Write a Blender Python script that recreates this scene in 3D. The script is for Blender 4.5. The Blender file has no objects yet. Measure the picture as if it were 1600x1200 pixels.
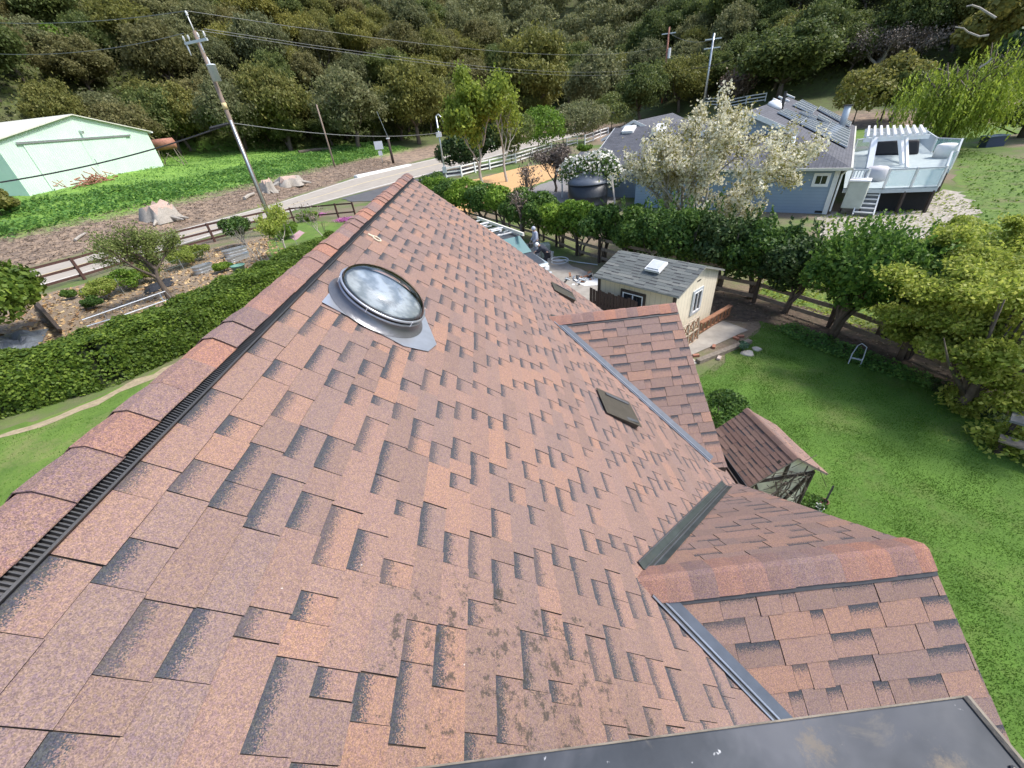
import bpy, math, random
import numpy as np
from mathutils import Vector, Matrix
R0 = random.Random(7)
NR = np.random.default_rng(11)
scene = bpy.context.scene
# ---------------------------------------------------------------- camera, sky, sun
HC = 7.0
FPX = 627.5338
PIT, ROLL, YAW = math.radians(34.2196), math.radians(-6.0896), math.radians(0.43738)
_f0 = np.array([math.sin(YAW), math.cos(YAW), 0.0]); _r0 = np.array([math.cos(YAW), -math.sin(YAW), 0.0]); _u0 = np.array([0, 0, 1.0])
FW = _f0 * math.cos(PIT) - _u0 * math.sin(PIT); _up = _u0 * math.cos(PIT) + _f0 * math.sin(PIT)
RT = _r0 * math.cos(ROLL) + _up * math.sin(ROLL); UP = _up * math.cos(ROLL) - _r0 * math.sin(ROLL)
CAM = np.array([0, 0, HC])
cd = bpy.data.cameras.new("camera"); cam = bpy.data.objects.new("camera", cd); scene.collection.objects.link(cam)
cd.sensor_fit = 'HORIZONTAL'; cd.sensor_width = 36.0; cd.lens = FPX / 1600 * 36.0; cd.clip_start = 0.02; cd.clip_end = 2000
mw = Matrix.Identity(4)
for i in range(3):
    mw[i][0] = RT[i]; mw[i][1] = UP[i]; mw[i][2] = -FW[i]; mw[i][3] = CAM[i]
cam.matrix_world = mw
scene.camera = cam
SUN = np.array([0.68, -0.06, 0.90]); SUN = SUN / np.linalg.norm(SUN)
w = bpy.data.worlds.new("World"); scene.world = w; w.use_nodes = True
nt = w.node_tree; bg = nt.nodes["Background"]; sky = nt.nodes.new("ShaderNodeTexSky")
sky.sky_type = 'NISHITA'; sky.sun_disc = False; sky.sun_elevation = math.asin(SUN[2]); sky.sun_rotation = math.atan2(SUN[0], SUN[1])
sky.dust_density = 2.0; sky.ozone_density = 0.8
nt.links.new(sky.outputs[0], bg.inputs[0]); bg.inputs[1].default_value = 0.15
sl = bpy.data.lights.new("sun", 'SUN'); sl.energy = 2.2; sl.angle = math.radians(9); sl.color = (1.0, 0.955, 0.89)
so = bpy.data.objects.new("sun", sl); scene.collection.objects.link(so)
so.rotation_euler = Vector(SUN).to_track_quat('Z', 'Y').to_euler(); so.location = (30, 0, 60)
scene.view_settings.view_transform = 'Standard'; scene.view_settings.look = 'None'
scene.view_settings.exposure = 1.02; scene.view_settings.gamma = 1.0
scene.render.engine = 'CYCLES'
scene.cycles.max_bounces = 6; scene.cycles.transparent_max_bounces = 12

# ---------------------------------------------------------------- terrain and placing helpers
_o = np.array([-30.5, 28.1]); _d = np.array([.545, .838]); _n = np.array([-.838, .545])
UFV = [-60, 1.5, 7.3, 24.5, 45.7, 60.7, 73.5, 400]; UFU = [7.5, 7.8, 8.5, 10.4, 18.7, 20.5, 22, 22]
def terr(x, y):
    x = np.asarray(x, float); y = np.asarray(y, float)
    u = (x - _o[0]) * _n[0] + (y - _o[1]) * _n[1]; v = (x - _o[0]) * _d[0] + (y - _o[1]) * _d[1]
    t = u - np.interp(v, UFV, UFU) - 0.6
    h = np.interp(t, [0, 3, 7, 28, 45], [0, .55, 1.3, 3.7, 5.2])
    foot = np.interp(v, [0, 40, 70, 110, 200], [46, 46, 26, 12, 8])
    hl = np.clip(t - foot, 0, None)
    h = np.where(t > foot, np.interp(foot, [0, 3, 7, 28, 45], [0, .55, 1.3, 3.7, 5.2]), h) + 0.62 * hl * np.clip(hl / 14, 0, 1)
    d = np.hypot(x, y); az = np.degrees(np.arctan2(x, y))
    k = np.clip((az - 12) / 20, 0, 1)
    h2 = k * (np.clip(d - 88, 0, 45) * .10 + np.clip(d - 125, 0, None) * .62)
    k3 = np.clip((az - 52) / 10, 0, 1)
    h3 = k3 * np.clip(d - 78, 0, None) * .5
    h4 = np.clip(d - 175, 0, None) * .5
    h = np.maximum(np.maximum(h, h2), np.maximum(h3, h4))
    bump = (np.sin(x * .21 + 1) * np.sin(y * .17 + 2) * .35 + np.sin(x * .53) * np.sin(y * .47) * .12) * np.clip((h - .3) / 2, 0, 1)
    return h + bump
def ray(px, py):
    return RT * (px - 800) + UP * (600 - py) + FW * FPX
def at(px, py, z=0.0):
    d = ray(px, py); k = (z - HC) / d[2]
    return Vector((d[0] * k, d[1] * k, z))
def att(px, py):                       # where the view line through a pixel meets the terrain
    d = ray(px, py); d = d / np.linalg.norm(d); s = 3.0
    while s < 600:
        p = CAM + d * s
        if p[2] < float(terr(p[0], p[1])): break
        s += 0.15 if s < 80 else 0.6
    return Vector((p[0], p[1], float(terr(p[0], p[1]))))
def hgt(b, px, py):                    # height over point b of the place seen at a pixel
    d = ray(px, py); k = (d[0] * b[0] + d[1] * b[1]) / (d[0] ** 2 + d[1] ** 2)
    return d[2] * k + HC - b[2]
def prj(p):
    v = np.asarray(p, float) - CAM; z = v @ FW
    return 800 + FPX * (v @ RT) / z, 600 - FPX * (v @ UP) / z, z

# ---------------------------------------------------------------- object helpers
COL = scene.collection
def tagp(o, label=None, cat=None, group=None, kind=None, category=None):
    cat = cat or category
    if label: o['label'] = label
    if cat: o['category'] = cat
    if group: o['group'] = group
    if kind: o['kind'] = kind
    return o
def thing(name, label, cat, loc=(0, 0, 0), group=None, rz=0):
    o = bpy.data.objects.new(name, None); COL.objects.link(o); o.location = loc; o.rotation_euler = (0, 0, rz)
    o.empty_display_size = .2
    return tagp(o, label, cat, group)
def wloc(o):
    p = Vector((0, 0, 0))
    while o is not None:
        p += o.location; o = o.parent
    return p
class MB:
    def __init__(s): s.v = []; s.f = []; s.m = []
    def add(s, vs, fs, m=0):
        n = len(s.v); s.v += [tuple(v) for v in vs]; s.f += [tuple(i + n for i in f) for f in fs]; s.m += [m] * len(fs)
        return s
    def quad(s, a, b, c, d, m=0): return s.add([a, b, c, d], [(0, 1, 2, 3)], m)
    def hexa(s, b, t, m=0):
        return s.add(list(b) + list(t), [(3, 2, 1, 0), (4, 5, 6, 7), (0, 1, 5, 4), (1, 2, 6, 5), (2, 3, 7, 6), (3, 0, 4, 7)], m)
    def box(s, c, sz, ax=None, m=0):
        c = Vector(c); X, Y, Z = ax if ax else (Vector((1, 0, 0)), Vector((0, 1, 0)), Vector((0, 0, 1)))
        X = Vector(X) * sz[0] / 2; Y = Vector(Y) * sz[1] / 2; Z = Vector(Z) * sz[2] / 2
        return s.hexa([c - X - Y - Z, c + X - Y - Z, c + X + Y - Z, c - X + Y - Z], [c - X - Y + Z, c + X - Y + Z, c + X + Y + Z, c - X + Y + Z], m)
    def bar(s, a, b, w_, h_, m=0, up=(0, 0, 1)):
        a = Vector(a); b = Vector(b); d = b - a
        if d.length < 1e-6: return s
        up = Vector(up); d.normalize()
        sx = d.cross(up)
        if sx.length < 1e-3: sx = d.cross(Vector((1, 0, 0)))
        sx.normalize(); uz = sx.cross(d)
        return s.box((a + b) / 2, ((b - a).length, w_, h_), (d, sx, uz), m)
    def tube(s, pts, r, n=6, m=0, cap=True):
        pts = [Vector(p) for p in pts]; rs = r if isinstance(r, (list, tuple)) else [r] * len(pts)
        vs = []; up = Vector((0.31, 0.17, 0.93)).normalized()
        for i, p in enumerate(pts):
            d = pts[min(i + 1, len(pts) - 1)] - pts[max(i - 1, 0)]
            if d.length < 1e-9: d = Vector((0, 0, 1))
            d.normalize(); a = d.cross(up)
            if a.length < 1e-2: a = d.cross(Vector((1, 0, 0)))
            a.normalize(); b = d.cross(a)
            for k in range(n):
                t = 2 * math.pi * k / n; vs.append(p + (a * math.cos(t) + b * math.sin(t)) * rs[i])
        fs = [(i * n + k, i * n + (k + 1) % n, (i + 1) * n + (k + 1) % n, (i + 1) * n + k) for i in range(len(pts) - 1) for k in range(n)]
        if cap: fs += [tuple(range(n - 1, -1, -1)), tuple((len(pts) - 1) * n + k for k in range(n))]
        return s.add(vs, fs, m)
    def lathe(s, c, prof, n=20, ax=(0, 0, 1), m=0, caps=True):
        c = Vector(c); Z = Vector(ax).normalized(); X = Z.cross(Vector((0.3, 1, 0.1))).normalized(); Y = Z.cross(X)
        vs = [c + Z * z + (X * math.cos(2 * math.pi * k / n) + Y * math.sin(2 * math.pi * k / n)) * r for r, z in prof for k in range(n)]
        L = len(prof)
        fs = [(i * n + k, i * n + (k + 1) % n, (i + 1) * n + (k + 1) % n, (i + 1) * n + k) for i in range(L - 1) for k in range(n)]
        if caps: fs += [tuple(range(n - 1, -1, -1)), tuple((L - 1) * n + k for k in range(n))]
        return s.add(vs, fs, m)
    def prism(s, poly, z0, z1, m=0):
        n = len(poly)
        vs = [(p[0], p[1], z0) for p in poly] + [(p[0], p[1], z1) for p in poly]
        return s.add(vs, [tuple(range(n - 1, -1, -1)), tuple(range(n, 2 * n))] + [(i, (i + 1) % n, n + (i + 1) % n, n + i) for i in range(n)], m)
    def plate(s, pts, t, m=0):                 # thick plate from a planar loop
        pts = [Vector(p) for p in pts]; nn = (pts[1] - pts[0]).cross(pts[2] - pts[0]).normalized() * t; n = len(pts)
        vs = [p - nn for p in pts] + pts
        return s.add(vs, [tuple(range(n - 1, -1, -1)), tuple(range(n, 2 * n))] + [(i, (i + 1) % n, n + (i + 1) % n, n + i) for i in range(n)], m)
    def build(s, name, mats, parent=None, smooth=False, bevel=0, **tg):
        me = bpy.data.meshes.new(name); o = bpy.data.objects.new(name, me)
        off = wloc(parent) if parent else Vector((0, 0, 0))
        me.from_pydata([(v[0] - off[0], v[1] - off[1], v[2] - off[2]) for v in s.v], [], s.f)
        for mm in (mats if isinstance(mats, (list, tuple)) else [mats]): me.materials.append(mm)
        if any(s.m): me.polygons.foreach_set('material_index', s.m)
        if smooth: me.polygons.foreach_set('use_smooth', [True] * len(me.polygons))
        me.update(); COL.objects.link(o)
        if parent: o.parent = parent
        if bevel:
            b = o.modifiers.new('bevel', 'BEVEL'); b.width = bevel; b.segments = 2; b.limit_method = 'ANGLE'
        if tg: tagp(o, **tg)
        return o
def npmesh(name, V, nper, mat, parent=None, midx=None, **tg):
    """mesh of len(V)/nper polygons of nper vertices each, V already laid out"""
    me = bpy.data.meshes.new(name); V = np.asarray(V, np.float32)
    if parent is not None:
        V = V - np.array(wloc(parent), np.float32)
    n = len(V) // nper
    me.vertices.add(len(V)); me.vertices.foreach_set('co', V.ravel())
    me.loops.add(len(V)); me.loops.foreach_set('vertex_index', np.arange(len(V), dtype=np.int32))
    me.polygons.add(n); me.polygons.foreach_set('loop_start', np.arange(0, len(V), nper, dtype=np.int32))
    me.polygons.foreach_set('loop_total', np.full(n, nper, np.int32))
    for mm in (mat if isinstance(mat, (list, tuple)) else [mat]): me.materials.append(mm)
    if midx is not None: me.polygons.foreach_set('material_index', np.asarray(midx, np.int32))
    me.update(calc_edges=True)
    o = bpy.data.objects.new(name, me); COL.objects.link(o)
    if parent: o.parent = parent
    if tg: tagp(o, **tg)
    return o
def dup(o, loc, rz=0.0, sc=1.0, label=None, group=None):
    r = o.copy(); COL.objects.link(r); r.location = loc; r.rotation_euler = (0, 0, rz); r.scale = (sc, sc, sc) if not isinstance(sc, tuple) else sc
    if label: r['label'] = label
    if group: r['group'] = group
    for ch in o.children:
        c = ch.copy(); COL.objects.link(c); c.parent = r
        for g in ch.children:
            q = g.copy(); COL.objects.link(q); q.parent = c
    return r

# ---------------------------------------------------------------- materials
class NT:
    def __init__(s, name):
        s.mat = bpy.data.materials.new(name); s.mat.use_nodes = True; s.t = s.mat.node_tree
        s.b = s.t.nodes['Principled BSDF']; s.co = s.t.nodes.new('ShaderNodeTexCoord').outputs['Object']
    def n(s, ty, ins=None, **kw):
        nd = s.t.nodes.new('ShaderNode' + ty)
        for k, v in kw.items(): setattr(nd, k, v)
        for k, v in (ins or {}).items():
            if isinstance(v, bpy.types.NodeSocket): s.t.links.new(v, nd.inputs[k])
            else: nd.inputs[k].default_value = v
        return nd
    def noise(s, sc, det=3, rough=.6, vec=None, dist=0): return s.n('TexNoise', {'Vector': vec or s.co, 'Scale': sc, 'Detail': det, 'Roughness': rough, 'Distortion': dist}).outputs['Fac']
    def map(s, v, a, b, c=0.0, d=1.0): return s.n('MapRange', {'Value': v, 'From Min': a, 'From Max': b, 'To Min': c, 'To Max': d}, clamp=True).outputs[0]
    def math(s, op, a, b=0.0): return s.n('Math', {0: a, 1: b}, operation=op).outputs[0]
    def mix(s, f, a, b, bl='MIX'):
        nd = s.n('MixRGB', {'Fac': f}, blend_type=bl)
        for i, v in ((1, a), (2, b)):
            if isinstance(v, bpy.types.NodeSocket): s.t.links.new(v, nd.inputs[i])
            else: nd.inputs[i].default_value = (*v, 1)
        return nd.outputs[0]
    def ramp(s, f, stops):
        nd = s.n('ValToRGB', {'Fac': f}); e = nd.color_ramp.elements
        while len(e) < len(stops): e.new(.5)
        for i, (p, c) in enumerate(stops): e[i].position = p; e[i].color = (*c, 1)
        return nd.outputs[0]
    def out(s, col, rough=.7, bump=None, bd=.01, bs=.5, **kw):
        for k, v in {'Base Color': col, 'Roughness': rough, **kw}.items():
            k = k.replace('_', ' ')
            if isinstance(v, bpy.types.NodeSocket): s.t.links.new(v, s.b.inputs[k])
            else: s.b.inputs[k].default_value = (*v, 1) if isinstance(v, tuple) and len(v) == 3 else v
        if bump is not None:
            bn = s.n('Bump', {'Height': bump, 'Distance': bd, 'Strength': bs}); s.t.links.new(bn.outputs[0], s.b.inputs['Normal'])
        return s.mat
def M(name, c, var=.18, sc=6, rough=.7, bump=.3, bd=.01, metal=0.0, dirt=None, dirtamt=.5, **kw):
    n = NT(name); c = tuple(c)
    lo = tuple(x * (1 - var) for x in c); hi = tuple(min(1, x * (1 + var)) for x in c)
    a = n.noise(sc, 5); col = n.mix(n.map(a, .3, .7), lo, hi)
    if dirt: col = n.mix(n.map(n.noise(sc * .35, 6, .7), .5, .75, 0, dirtamt), col, dirt)
    return n.out(col, rough, n.noise(sc * 6, 4) if bump else None, bd, bump, Metallic=metal, **kw)
def LEAF(name, c1, c2, c3=None, trans=.25, rough=.55):
    n = NT(name); r = n.n('NewGeometry').outputs['Random Per Island']
    c3 = c3 or c1
    col = n.ramp(r, [(0, c1), (.5, c2), (1, c3)])
    col = n.mix(n.map(n.noise(.55, 2), .35, .65, 0, .5), col, tuple(x * .72 for x in c1))
    oi = n.n('ObjectInfo').outputs['Random']
    col = n.mix(1.0, col, n.ramp(oi, [(0, (.82, .84, .8)), (.5, (1, 1, 1)), (1, (1.12, 1.06, .95))]), 'MULTIPLY')
    m = n.out(col, rough, None, Specular_IOR_Level=.25)
    tr = n.n('BsdfTranslucent', {'Color': col}); ms = n.n('MixShader', {0: trans})
    n.t.links.new(n.b.outputs[0], ms.inputs[1]); n.t.links.new(tr.outputs[0], ms.inputs[2])
    n.t.links.new(ms.outputs[0], n.t.nodes['Material Output'].inputs[0])
    return m
def shingle_mat(name, tones, dark=(.062, .065, .074), gran=1.0, stain=False, rough=.92):
    n = NT(name)
    at_ = n.n('Attribute', attribute_name='shade'); sp = n.n('SeparateColor', {0: at_.outputs['Color']}); r, g, b = sp.outputs[:3]
    k = len(tones) - 1
    col = n.ramp(r, [(i / k, t) for i, t in enumerate(tones)])
    big = n.noise(1.6, 6, .7); col = n.mix(n.map(big, .3, .75, 0, .22), col, tuple(x * 1.22 for x in tones[k // 2]))
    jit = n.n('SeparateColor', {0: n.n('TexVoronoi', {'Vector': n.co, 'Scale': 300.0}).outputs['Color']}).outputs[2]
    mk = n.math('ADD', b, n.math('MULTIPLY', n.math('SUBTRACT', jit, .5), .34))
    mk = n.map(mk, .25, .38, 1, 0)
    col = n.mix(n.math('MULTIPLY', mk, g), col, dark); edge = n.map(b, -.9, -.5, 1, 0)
    v = n.n('TexVoronoi', {'Vector': n.co, 'Scale': 380.0}).outputs['Color']; vs = n.n('SeparateColor', {0: v}).outputs[0]
    gr = n.map(vs, 0, 1, 1 - .34 * gran, 1 + .34 * gran)
    v2 = n.n('TexVoronoi', {'Vector': n.co, 'Scale': 170.0}).outputs['Color']; g2 = n.map(n.n('SeparateColor', {0: v2}).outputs[1], 0, 1, 1 - .16 * gran, 1 + .16 * gran)
    cg = n.n('CombineColor', {0: n.math('MULTIPLY', gr, g2), 1: n.math('MULTIPLY', gr, g2), 2: n.math('MULTIPLY', gr, n.map(vs, 0, 1, 1, 1.01))}).outputs[0]
    col = n.mix(1.0, col, cg, 'MULTIPLY')
    col = n.mix(edge, col, (.045, .042, .042))
    if stain:
        xyz = n.n('SeparateXYZ', {0: n.co}).outputs
        dx = n.math('SUBTRACT', xyz[0], -0.62); dy = n.math('SUBTRACT', xyz[1], -2.25)
        dd = n.math('SQRT', n.math('ADD', n.math('MULTIPLY', dx, dx), n.math('MULTIPLY', n.math('MULTIPLY', dy, dy), 1.6)))
        near = n.map(dd, .25, 1.0, 1, 0)
        st = n.map(n.math('ADD', n.noise(13, 7, .8), n.math('MULTIPLY', near, .13)), .65, .72, 0, .8)
        st = n.math('MULTIPLY', st, n.map(near, 0, .4, 0, 1))
        col = n.mix(st, col, (.05, .048, .042))
        st2 = n.map(n.noise(5.5, 6, .8), .68, .74, 0, .35); col = n.mix(st2, col, (.13, .09, .075))
        st3 = n.map(n.noise(31, 2, .5), .8, .82, 0, .8); col = n.mix(st3, col, (.6, .58, .54))
    return n.out(col, rough, gr, .002, .5, Specular_IOR_Level=.2)
def PLANK(name, c, ax=0, w=.14, var=.25, rough=.7, dirt=None):
    """boards or grooves along one axis of object space"""
    n = NT(name); x = n.n('SeparateXYZ', {0: n.co}).outputs[ax]
    q = n.math('DIVIDE', x, w); fl = n.math('FLOOR', q); fr = n.math('FRACT', q)
    rn = n.n('TexWhiteNoise', {'W': fl}, noise_dimensions='1D').outputs[0]
    col = n.mix(rn, tuple(v * (1 - var) for v in c), tuple(min(1, v * (1 + var)) for v in c))
    col = n.mix(n.map(n.noise(14, 5), .35, .7, 0, .3), col, tuple(v * .6 for v in c))
    if dirt: col = n.mix(n.map(n.noise(2.2, 6, .7), .48, .7, 0, .6), col, dirt)
    gr = n.map(n.math('ABSOLUTE', n.math('SUBTRACT', fr, .5)), .44, .49, 0, 1)
    col = n.mix(n.math('MULTIPLY', gr, .75), col, tuple(v * .3 for v in c))
    return n.out(col, rough, n.math('SUBTRACT', 1, gr), .006, .6)

# ---------------------------------------------------------------- foliage helpers
def quads_at(P, Nn, size, asp=1.6, rng=NR, along=None):
    """rhombic leaves at points P, facing roughly Nn; size array; returns vertices (4 per leaf)"""
    n = len(P); size = np.broadcast_to(np.asarray(size, float), (n,))
    r = rng.normal(size=(n, 3)) if along is None else along + rng.normal(size=(n, 3)) * .35
    Nn = Nn / (np.linalg.norm(Nn, axis=1, keepdims=True) + 1e-9)
    t = r - (r * Nn).sum(1, keepdims=True) * Nn; t /= np.linalg.norm(t, axis=1, keepdims=True) + 1e-9
    b = np.cross(Nn, t); s = size[:, None]
    V = np.stack([P - t * s * asp * .5, P + b * s * .5 + Nn * s * .08, P + t * s * asp * .5, P - b * s * .5 + Nn * s * .08], 1)
    return V.reshape(-1, 3)
def rdir(n, rng=NR):
    v = rng.normal(size=(n, 3)); return v / np.linalg.norm(v, axis=1, keepdims=True)
def blob_leaves(blobs, n, size, rng=NR, shell=.3, jit=.7, asp=1.5, flat=1.0, upb=.25):
    C = np.array([b[0] for b in blobs], float); Rr = np.array([b[1] for b in blobs], float)
    if Rr.ndim == 1: Rr = np.stack([Rr, Rr, Rr * flat], 1)
    wt = (Rr.prod(1)) ** (2 / 3.); wt /= wt.sum()
    k = rng.choice(len(C), n, p=wt); d = rdir(n, rng); d[:, 2] += upb; d /= np.linalg.norm(d, axis=1, keepdims=True)
    rad = 1 - shell * rng.random(n) ** 1.4 + rng.normal(size=n) * .06
    P = C[k] + d * Rr[k] * rad[:, None]
    ins = np.zeros(n, bool)
    for j in range(len(C)):
        q = (P - C[j]) / Rr[j]; ins |= ((q * q).sum(1) < .42) & (k != j)
    P = P[~ins]; d = d[~ins]
    N = d + rng.normal(size=P.shape) * jit
    sz = size * (0.6 + .8 * rng.random(len(P)))
    return quads_at(P, N, sz, asp, rng)
def crown_blobs(c, rx, rz, nb, rng, rs=(.28, .45), low=.35):
    """lumpy crown: blobs spread through an ellipsoid, more at its skin"""
    out = []
    for i in range(nb):
        d = rdir(1, rng)[0]; d[2] = abs(d[2]) if rng.random() > low else d[2] * .6
        q = .45 + .35 * rng.random(); r = rx * (rs[0] + (rs[1] - rs[0]) * rng.random())
        out.append((np.array([c[0] + d[0] * rx * q, c[1] + d[1] * rx * q, c[2] + d[2] * rz * q]), (r, r, r * .78)))
    out.append((np.array(c, float), (rx * .5, rx * .5, rz * .5)))
    return out
def grow(mb, tips, p, d, L, r, lev, rnd, kids=3, spread=.6, up=.12, seg=4, wig=.16, shr=.68, n=5):
    pts = [Vector(p)]; d = Vector(d).normalized(); dirs = []
    for i in range(seg):
        d = (d + Vector((rnd.gauss(0, wig), rnd.gauss(0, wig), rnd.gauss(0, wig) + up * .3))).normalized()
        pts.append(pts[-1] + d * L / seg); dirs.append(d.copy())
    mb.tube(pts, [r * (1 - .45 * i / seg) for i in range(seg + 1)], n, cap=False)
    if lev == 0:
        tips += [(np.array(q), np.array(dd)) for q, dd in zip(pts[1:], dirs)]; return
    for k in range(kids):
        i = seg if k == 0 else rnd.randint(max(1, seg // 2), seg)
        dd = dirs[i - 1] + Vector((rnd.gauss(0, spread), rnd.gauss(0, spread), rnd.gauss(0, spread * .6) + up))
        grow(mb, tips, pts[i], dd, L * shr * rnd.uniform(.8, 1.2), r * .55, lev - 1, rnd, kids, spread, up, seg, wig, shr, max(3, n - 1))
def trunk_limbs(mb, b, H, r, crown_r, rnd, nl=4, lean=(0, 0), split=.35):
    b = Vector(b); top = b + Vector((lean[0], lean[1], H * split))
    mb.tube([b - Vector((0, 0, .3)), b + Vector((lean[0] * .3, lean[1] * .3, H * split * .5)), top], [r * 1.35, r, r * .8], 7)
    for k in range(nl):
        a = 2 * math.pi * (k + rnd.random() * .6) / nl; q = crown_r * rnd.uniform(.35, .6)
        e = top + Vector((math.cos(a) * q, math.sin(a) * q, H * (1 - split) * rnd.uniform(.45, .75)))
        m_ = (top + e) / 2 + Vector((math.cos(a) * q * .15, math.sin(a) * q * .15, rnd.uniform(-.1, .1) * H))
        mb.tube([top - Vector((0, 0, .05)), m_, e], [r * .6, r * .35, r * .12], 5)
def bush_tree(name, label, cat, base, H, R, leafm, n, ls, group=None, low=.25, nb=16, trunk_r=.09, stems=1, barkm=None, seed=0, rs=(.28, .45), jit=.7, flat=.8, shoots=0):
    rng = np.random.default_rng(seed + 100); rnd = random.Random(seed)
    t = thing(name, label, cat, base, group); b = Vector(base)
    z0 = H * low; cz = b.z + (z0 + H) / 2
    blobs = crown_blobs((b.x, b.y, cz), R, (H - z0) / 2, nb, rng, rs)
    V = blob_leaves(blobs, n, ls, rng, jit=jit)
    if shoots:
        P = []; A = []
        for i in range(shoots):
            dd = Vector((rnd.gauss(0, .42), rnd.gauss(0, .42), 1)).normalized(); a0 = Vector((b.x + rnd.uniform(-.6, .6) * R, b.y + rnd.uniform(-.6, .6) * R, b.z + H * rnd.uniform(.62, .82)))
            for k in range(26):
                P.append(a0 + dd * (k / 26 * H * .34) + Vector((rnd.gauss(0, .03), rnd.gauss(0, .03), 0))); A.append(dd)
        V = np.concatenate([V, quads_at(np.array(P), rdir(len(P), rng), ls * .9, 1.7, rng, np.array(A))])
    npmesh('crown', V, 4, leafm, t)
    mb = MB()
    for s_ in range(stems):
        o = Vector((rnd.uniform(-.12, .12), rnd.uniform(-.12, .12), 0)) * (stems > 1)
        ln = (rnd.uniform(-.3, .3) * R * (stems > 1), rnd.uniform(-.3, .3) * R * (stems > 1))
        trunk_limbs(mb, b + o, H, trunk_r, R, rnd, 3 if stems > 1 else 5, ln, max(low + .1, .3))
    mb.build('trunk', barkm or m_bark, t, True)
    return t

# ---------------------------------------------------------------- materials in use
m_bark = M('bark', (.12, .095, .075), .3, 9, .9, bd=.02)
m_barkl = M('pale_bark', (.34, .31, .27), .25, 9, .9)
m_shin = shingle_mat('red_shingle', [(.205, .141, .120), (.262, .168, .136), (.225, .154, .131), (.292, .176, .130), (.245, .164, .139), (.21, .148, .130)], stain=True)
m_shcap = shingle_mat('cap_shingle', [(.185, .14, .135), (.31, .16, .115), (.17, .125, .12), (.26, .155, .125)], gran=1.25)
m_shplay = shingle_mat('shaded_brown_shingle', [(.17, .105, .088), (.20, .125, .1), (.15, .1, .088), (.22, .14, .115)], gran=.6)  # darker tones carry the shade of the playhouse slope away from the sun
m_shgrey = shingle_mat('grey_shingle', [(.12, .13, .125), (.16, .17, .16), (.10, .11, .108), (.185, .19, .175)], dark=(.05, .05, .055), gran=.5)
m_shslate = shingle_mat('slate_shingle', [(.10, .103, .12), (.135, .138, .16), (.09, .093, .11), (.16, .162, .185)], dark=(.04, .04, .05), gran=.4)
m_blackpl = M('black_plastic', (.045, .046, .05), .2, 20, .45, bd=.002)
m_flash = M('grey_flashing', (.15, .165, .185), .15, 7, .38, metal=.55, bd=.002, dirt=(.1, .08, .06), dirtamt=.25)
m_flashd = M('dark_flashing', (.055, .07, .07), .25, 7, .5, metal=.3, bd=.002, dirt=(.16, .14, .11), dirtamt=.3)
m_flashl = M('bright_flashing', (.42, .45, .50), .12, 6, .35, metal=.6, bd=.001)
m_white = M('white_paint', (.74, .74, .72), .08, 5, .5, dirt=(.4, .38, .34), dirtamt=.2)
m_white2 = M('white_vinyl', (.80, .80, .80), .05, 5, .4, bump=.1)
m_brownf = M('red_brown_wood', (.075, .035, .028), .35, 12, .8)
m_darkw = M('dark_stained_wood', (.055, .04, .032), .35, 12, .8)
m_oldw = M('weathered_wood', (.20, .165, .13), .3, 10, .85)
m_redw = M('redwood_lumber', (.28, .135, .075), .3, 10, .75)
m_polew = M('pole_wood', (.23, .175, .14), .3, 14, .85, bd=.01)
m_galv = M('galvanised_steel', (.50, .53, .55), .12, 8, .35, metal=.7)
m_steel = M('painted_grey_steel', (.50, .54, .57), .08, 8, .4, metal=.1)
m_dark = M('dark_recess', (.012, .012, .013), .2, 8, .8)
m_glass = M('dark_glass', (.02, .025, .03), .2, 3, .06, bump=None, Specular_IOR_Level=.8)
m_conc = M('concrete', (.33, .30, .26), .18, 2.5, .9, dirt=(.17, .15, .12), dirtamt=.6)
m_asph = M('asphalt', (.36, .32, .27), .1, 1.2, .9, dirt=(.2, .18, .16), dirtamt=.4)
m_asphd = M('shadowed_asphalt', (.10, .10, .105), .15, 1.2, .9)
m_line = M('white_line_paint', (.72, .70, .64), .1, 3, .8)
m_yline = M('yellow_line_paint', (.62, .50, .27), .1, 3, .8)
m_rust = M('rusted_steel', (.34, .15, .10), .3, 3, .75, dirt=(.12, .05, .04), dirtamt=.6)
m_black = M('black_rubber', (.02, .02, .022), .2, 10, .6)
L_oak = [LEAF('oak_olive', (0.167, 0.181, 0.050), (0.237, 0.239, 0.067), (0.306, 0.285, 0.083), .4),
         LEAF('oak_grey_green', (0.160, 0.178, 0.078), (0.222, 0.237, 0.109), (0.278, 0.278, 0.137), .4),
         LEAF('oak_deep_green', (0.111, 0.152, 0.048), (0.167, 0.209, 0.062), (0.222, 0.257, 0.078), .4),
         LEAF('oak_yellow_tips', (0.17, 0.18, 0.05), (0.25, 0.25, 0.062), (0.335, 0.32, 0.085), .4),
         LEAF('oak_brownish', (0.165, 0.160, 0.062), (0.215, 0.205, 0.080), (0.265, 0.245, 0.10), .4)]
L_bright = LEAF('spring_green', (.09, .17, .02), (.14, .25, .03), (.19, .31, .045), .4)
L_lime = LEAF('lime_green', (.18, .24, .035), (.30, .38, .06), (.42, .50, .09), .45)
L_hedge = LEAF('boxwood_green', (.065, .12, .018), (.14, .22, .03), (.25, .34, .05), .35)
L_priv = LEAF('privet_green', (.045, .10, .024), (.085, .165, .034), (.16, .26, .05), .35)
L_privl = LEAF('privet_light_green', (.09, .18, .022), (.17, .29, .034), (.28, .41, .06), .4)
L_yell = LEAF('yellow_green', (.22, .30, .05), (.36, .44, .085), (.54, .58, .17), .5)
L_dark = LEAF('shade_green', (.032, .065, .022), (.055, .10, .03), (.10, .155, .045), .25)
L_bloss = LEAF('cream_blossom', (.70, .66, .44), (.85, .82, .66), (.93, .92, .84), .45)
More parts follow.
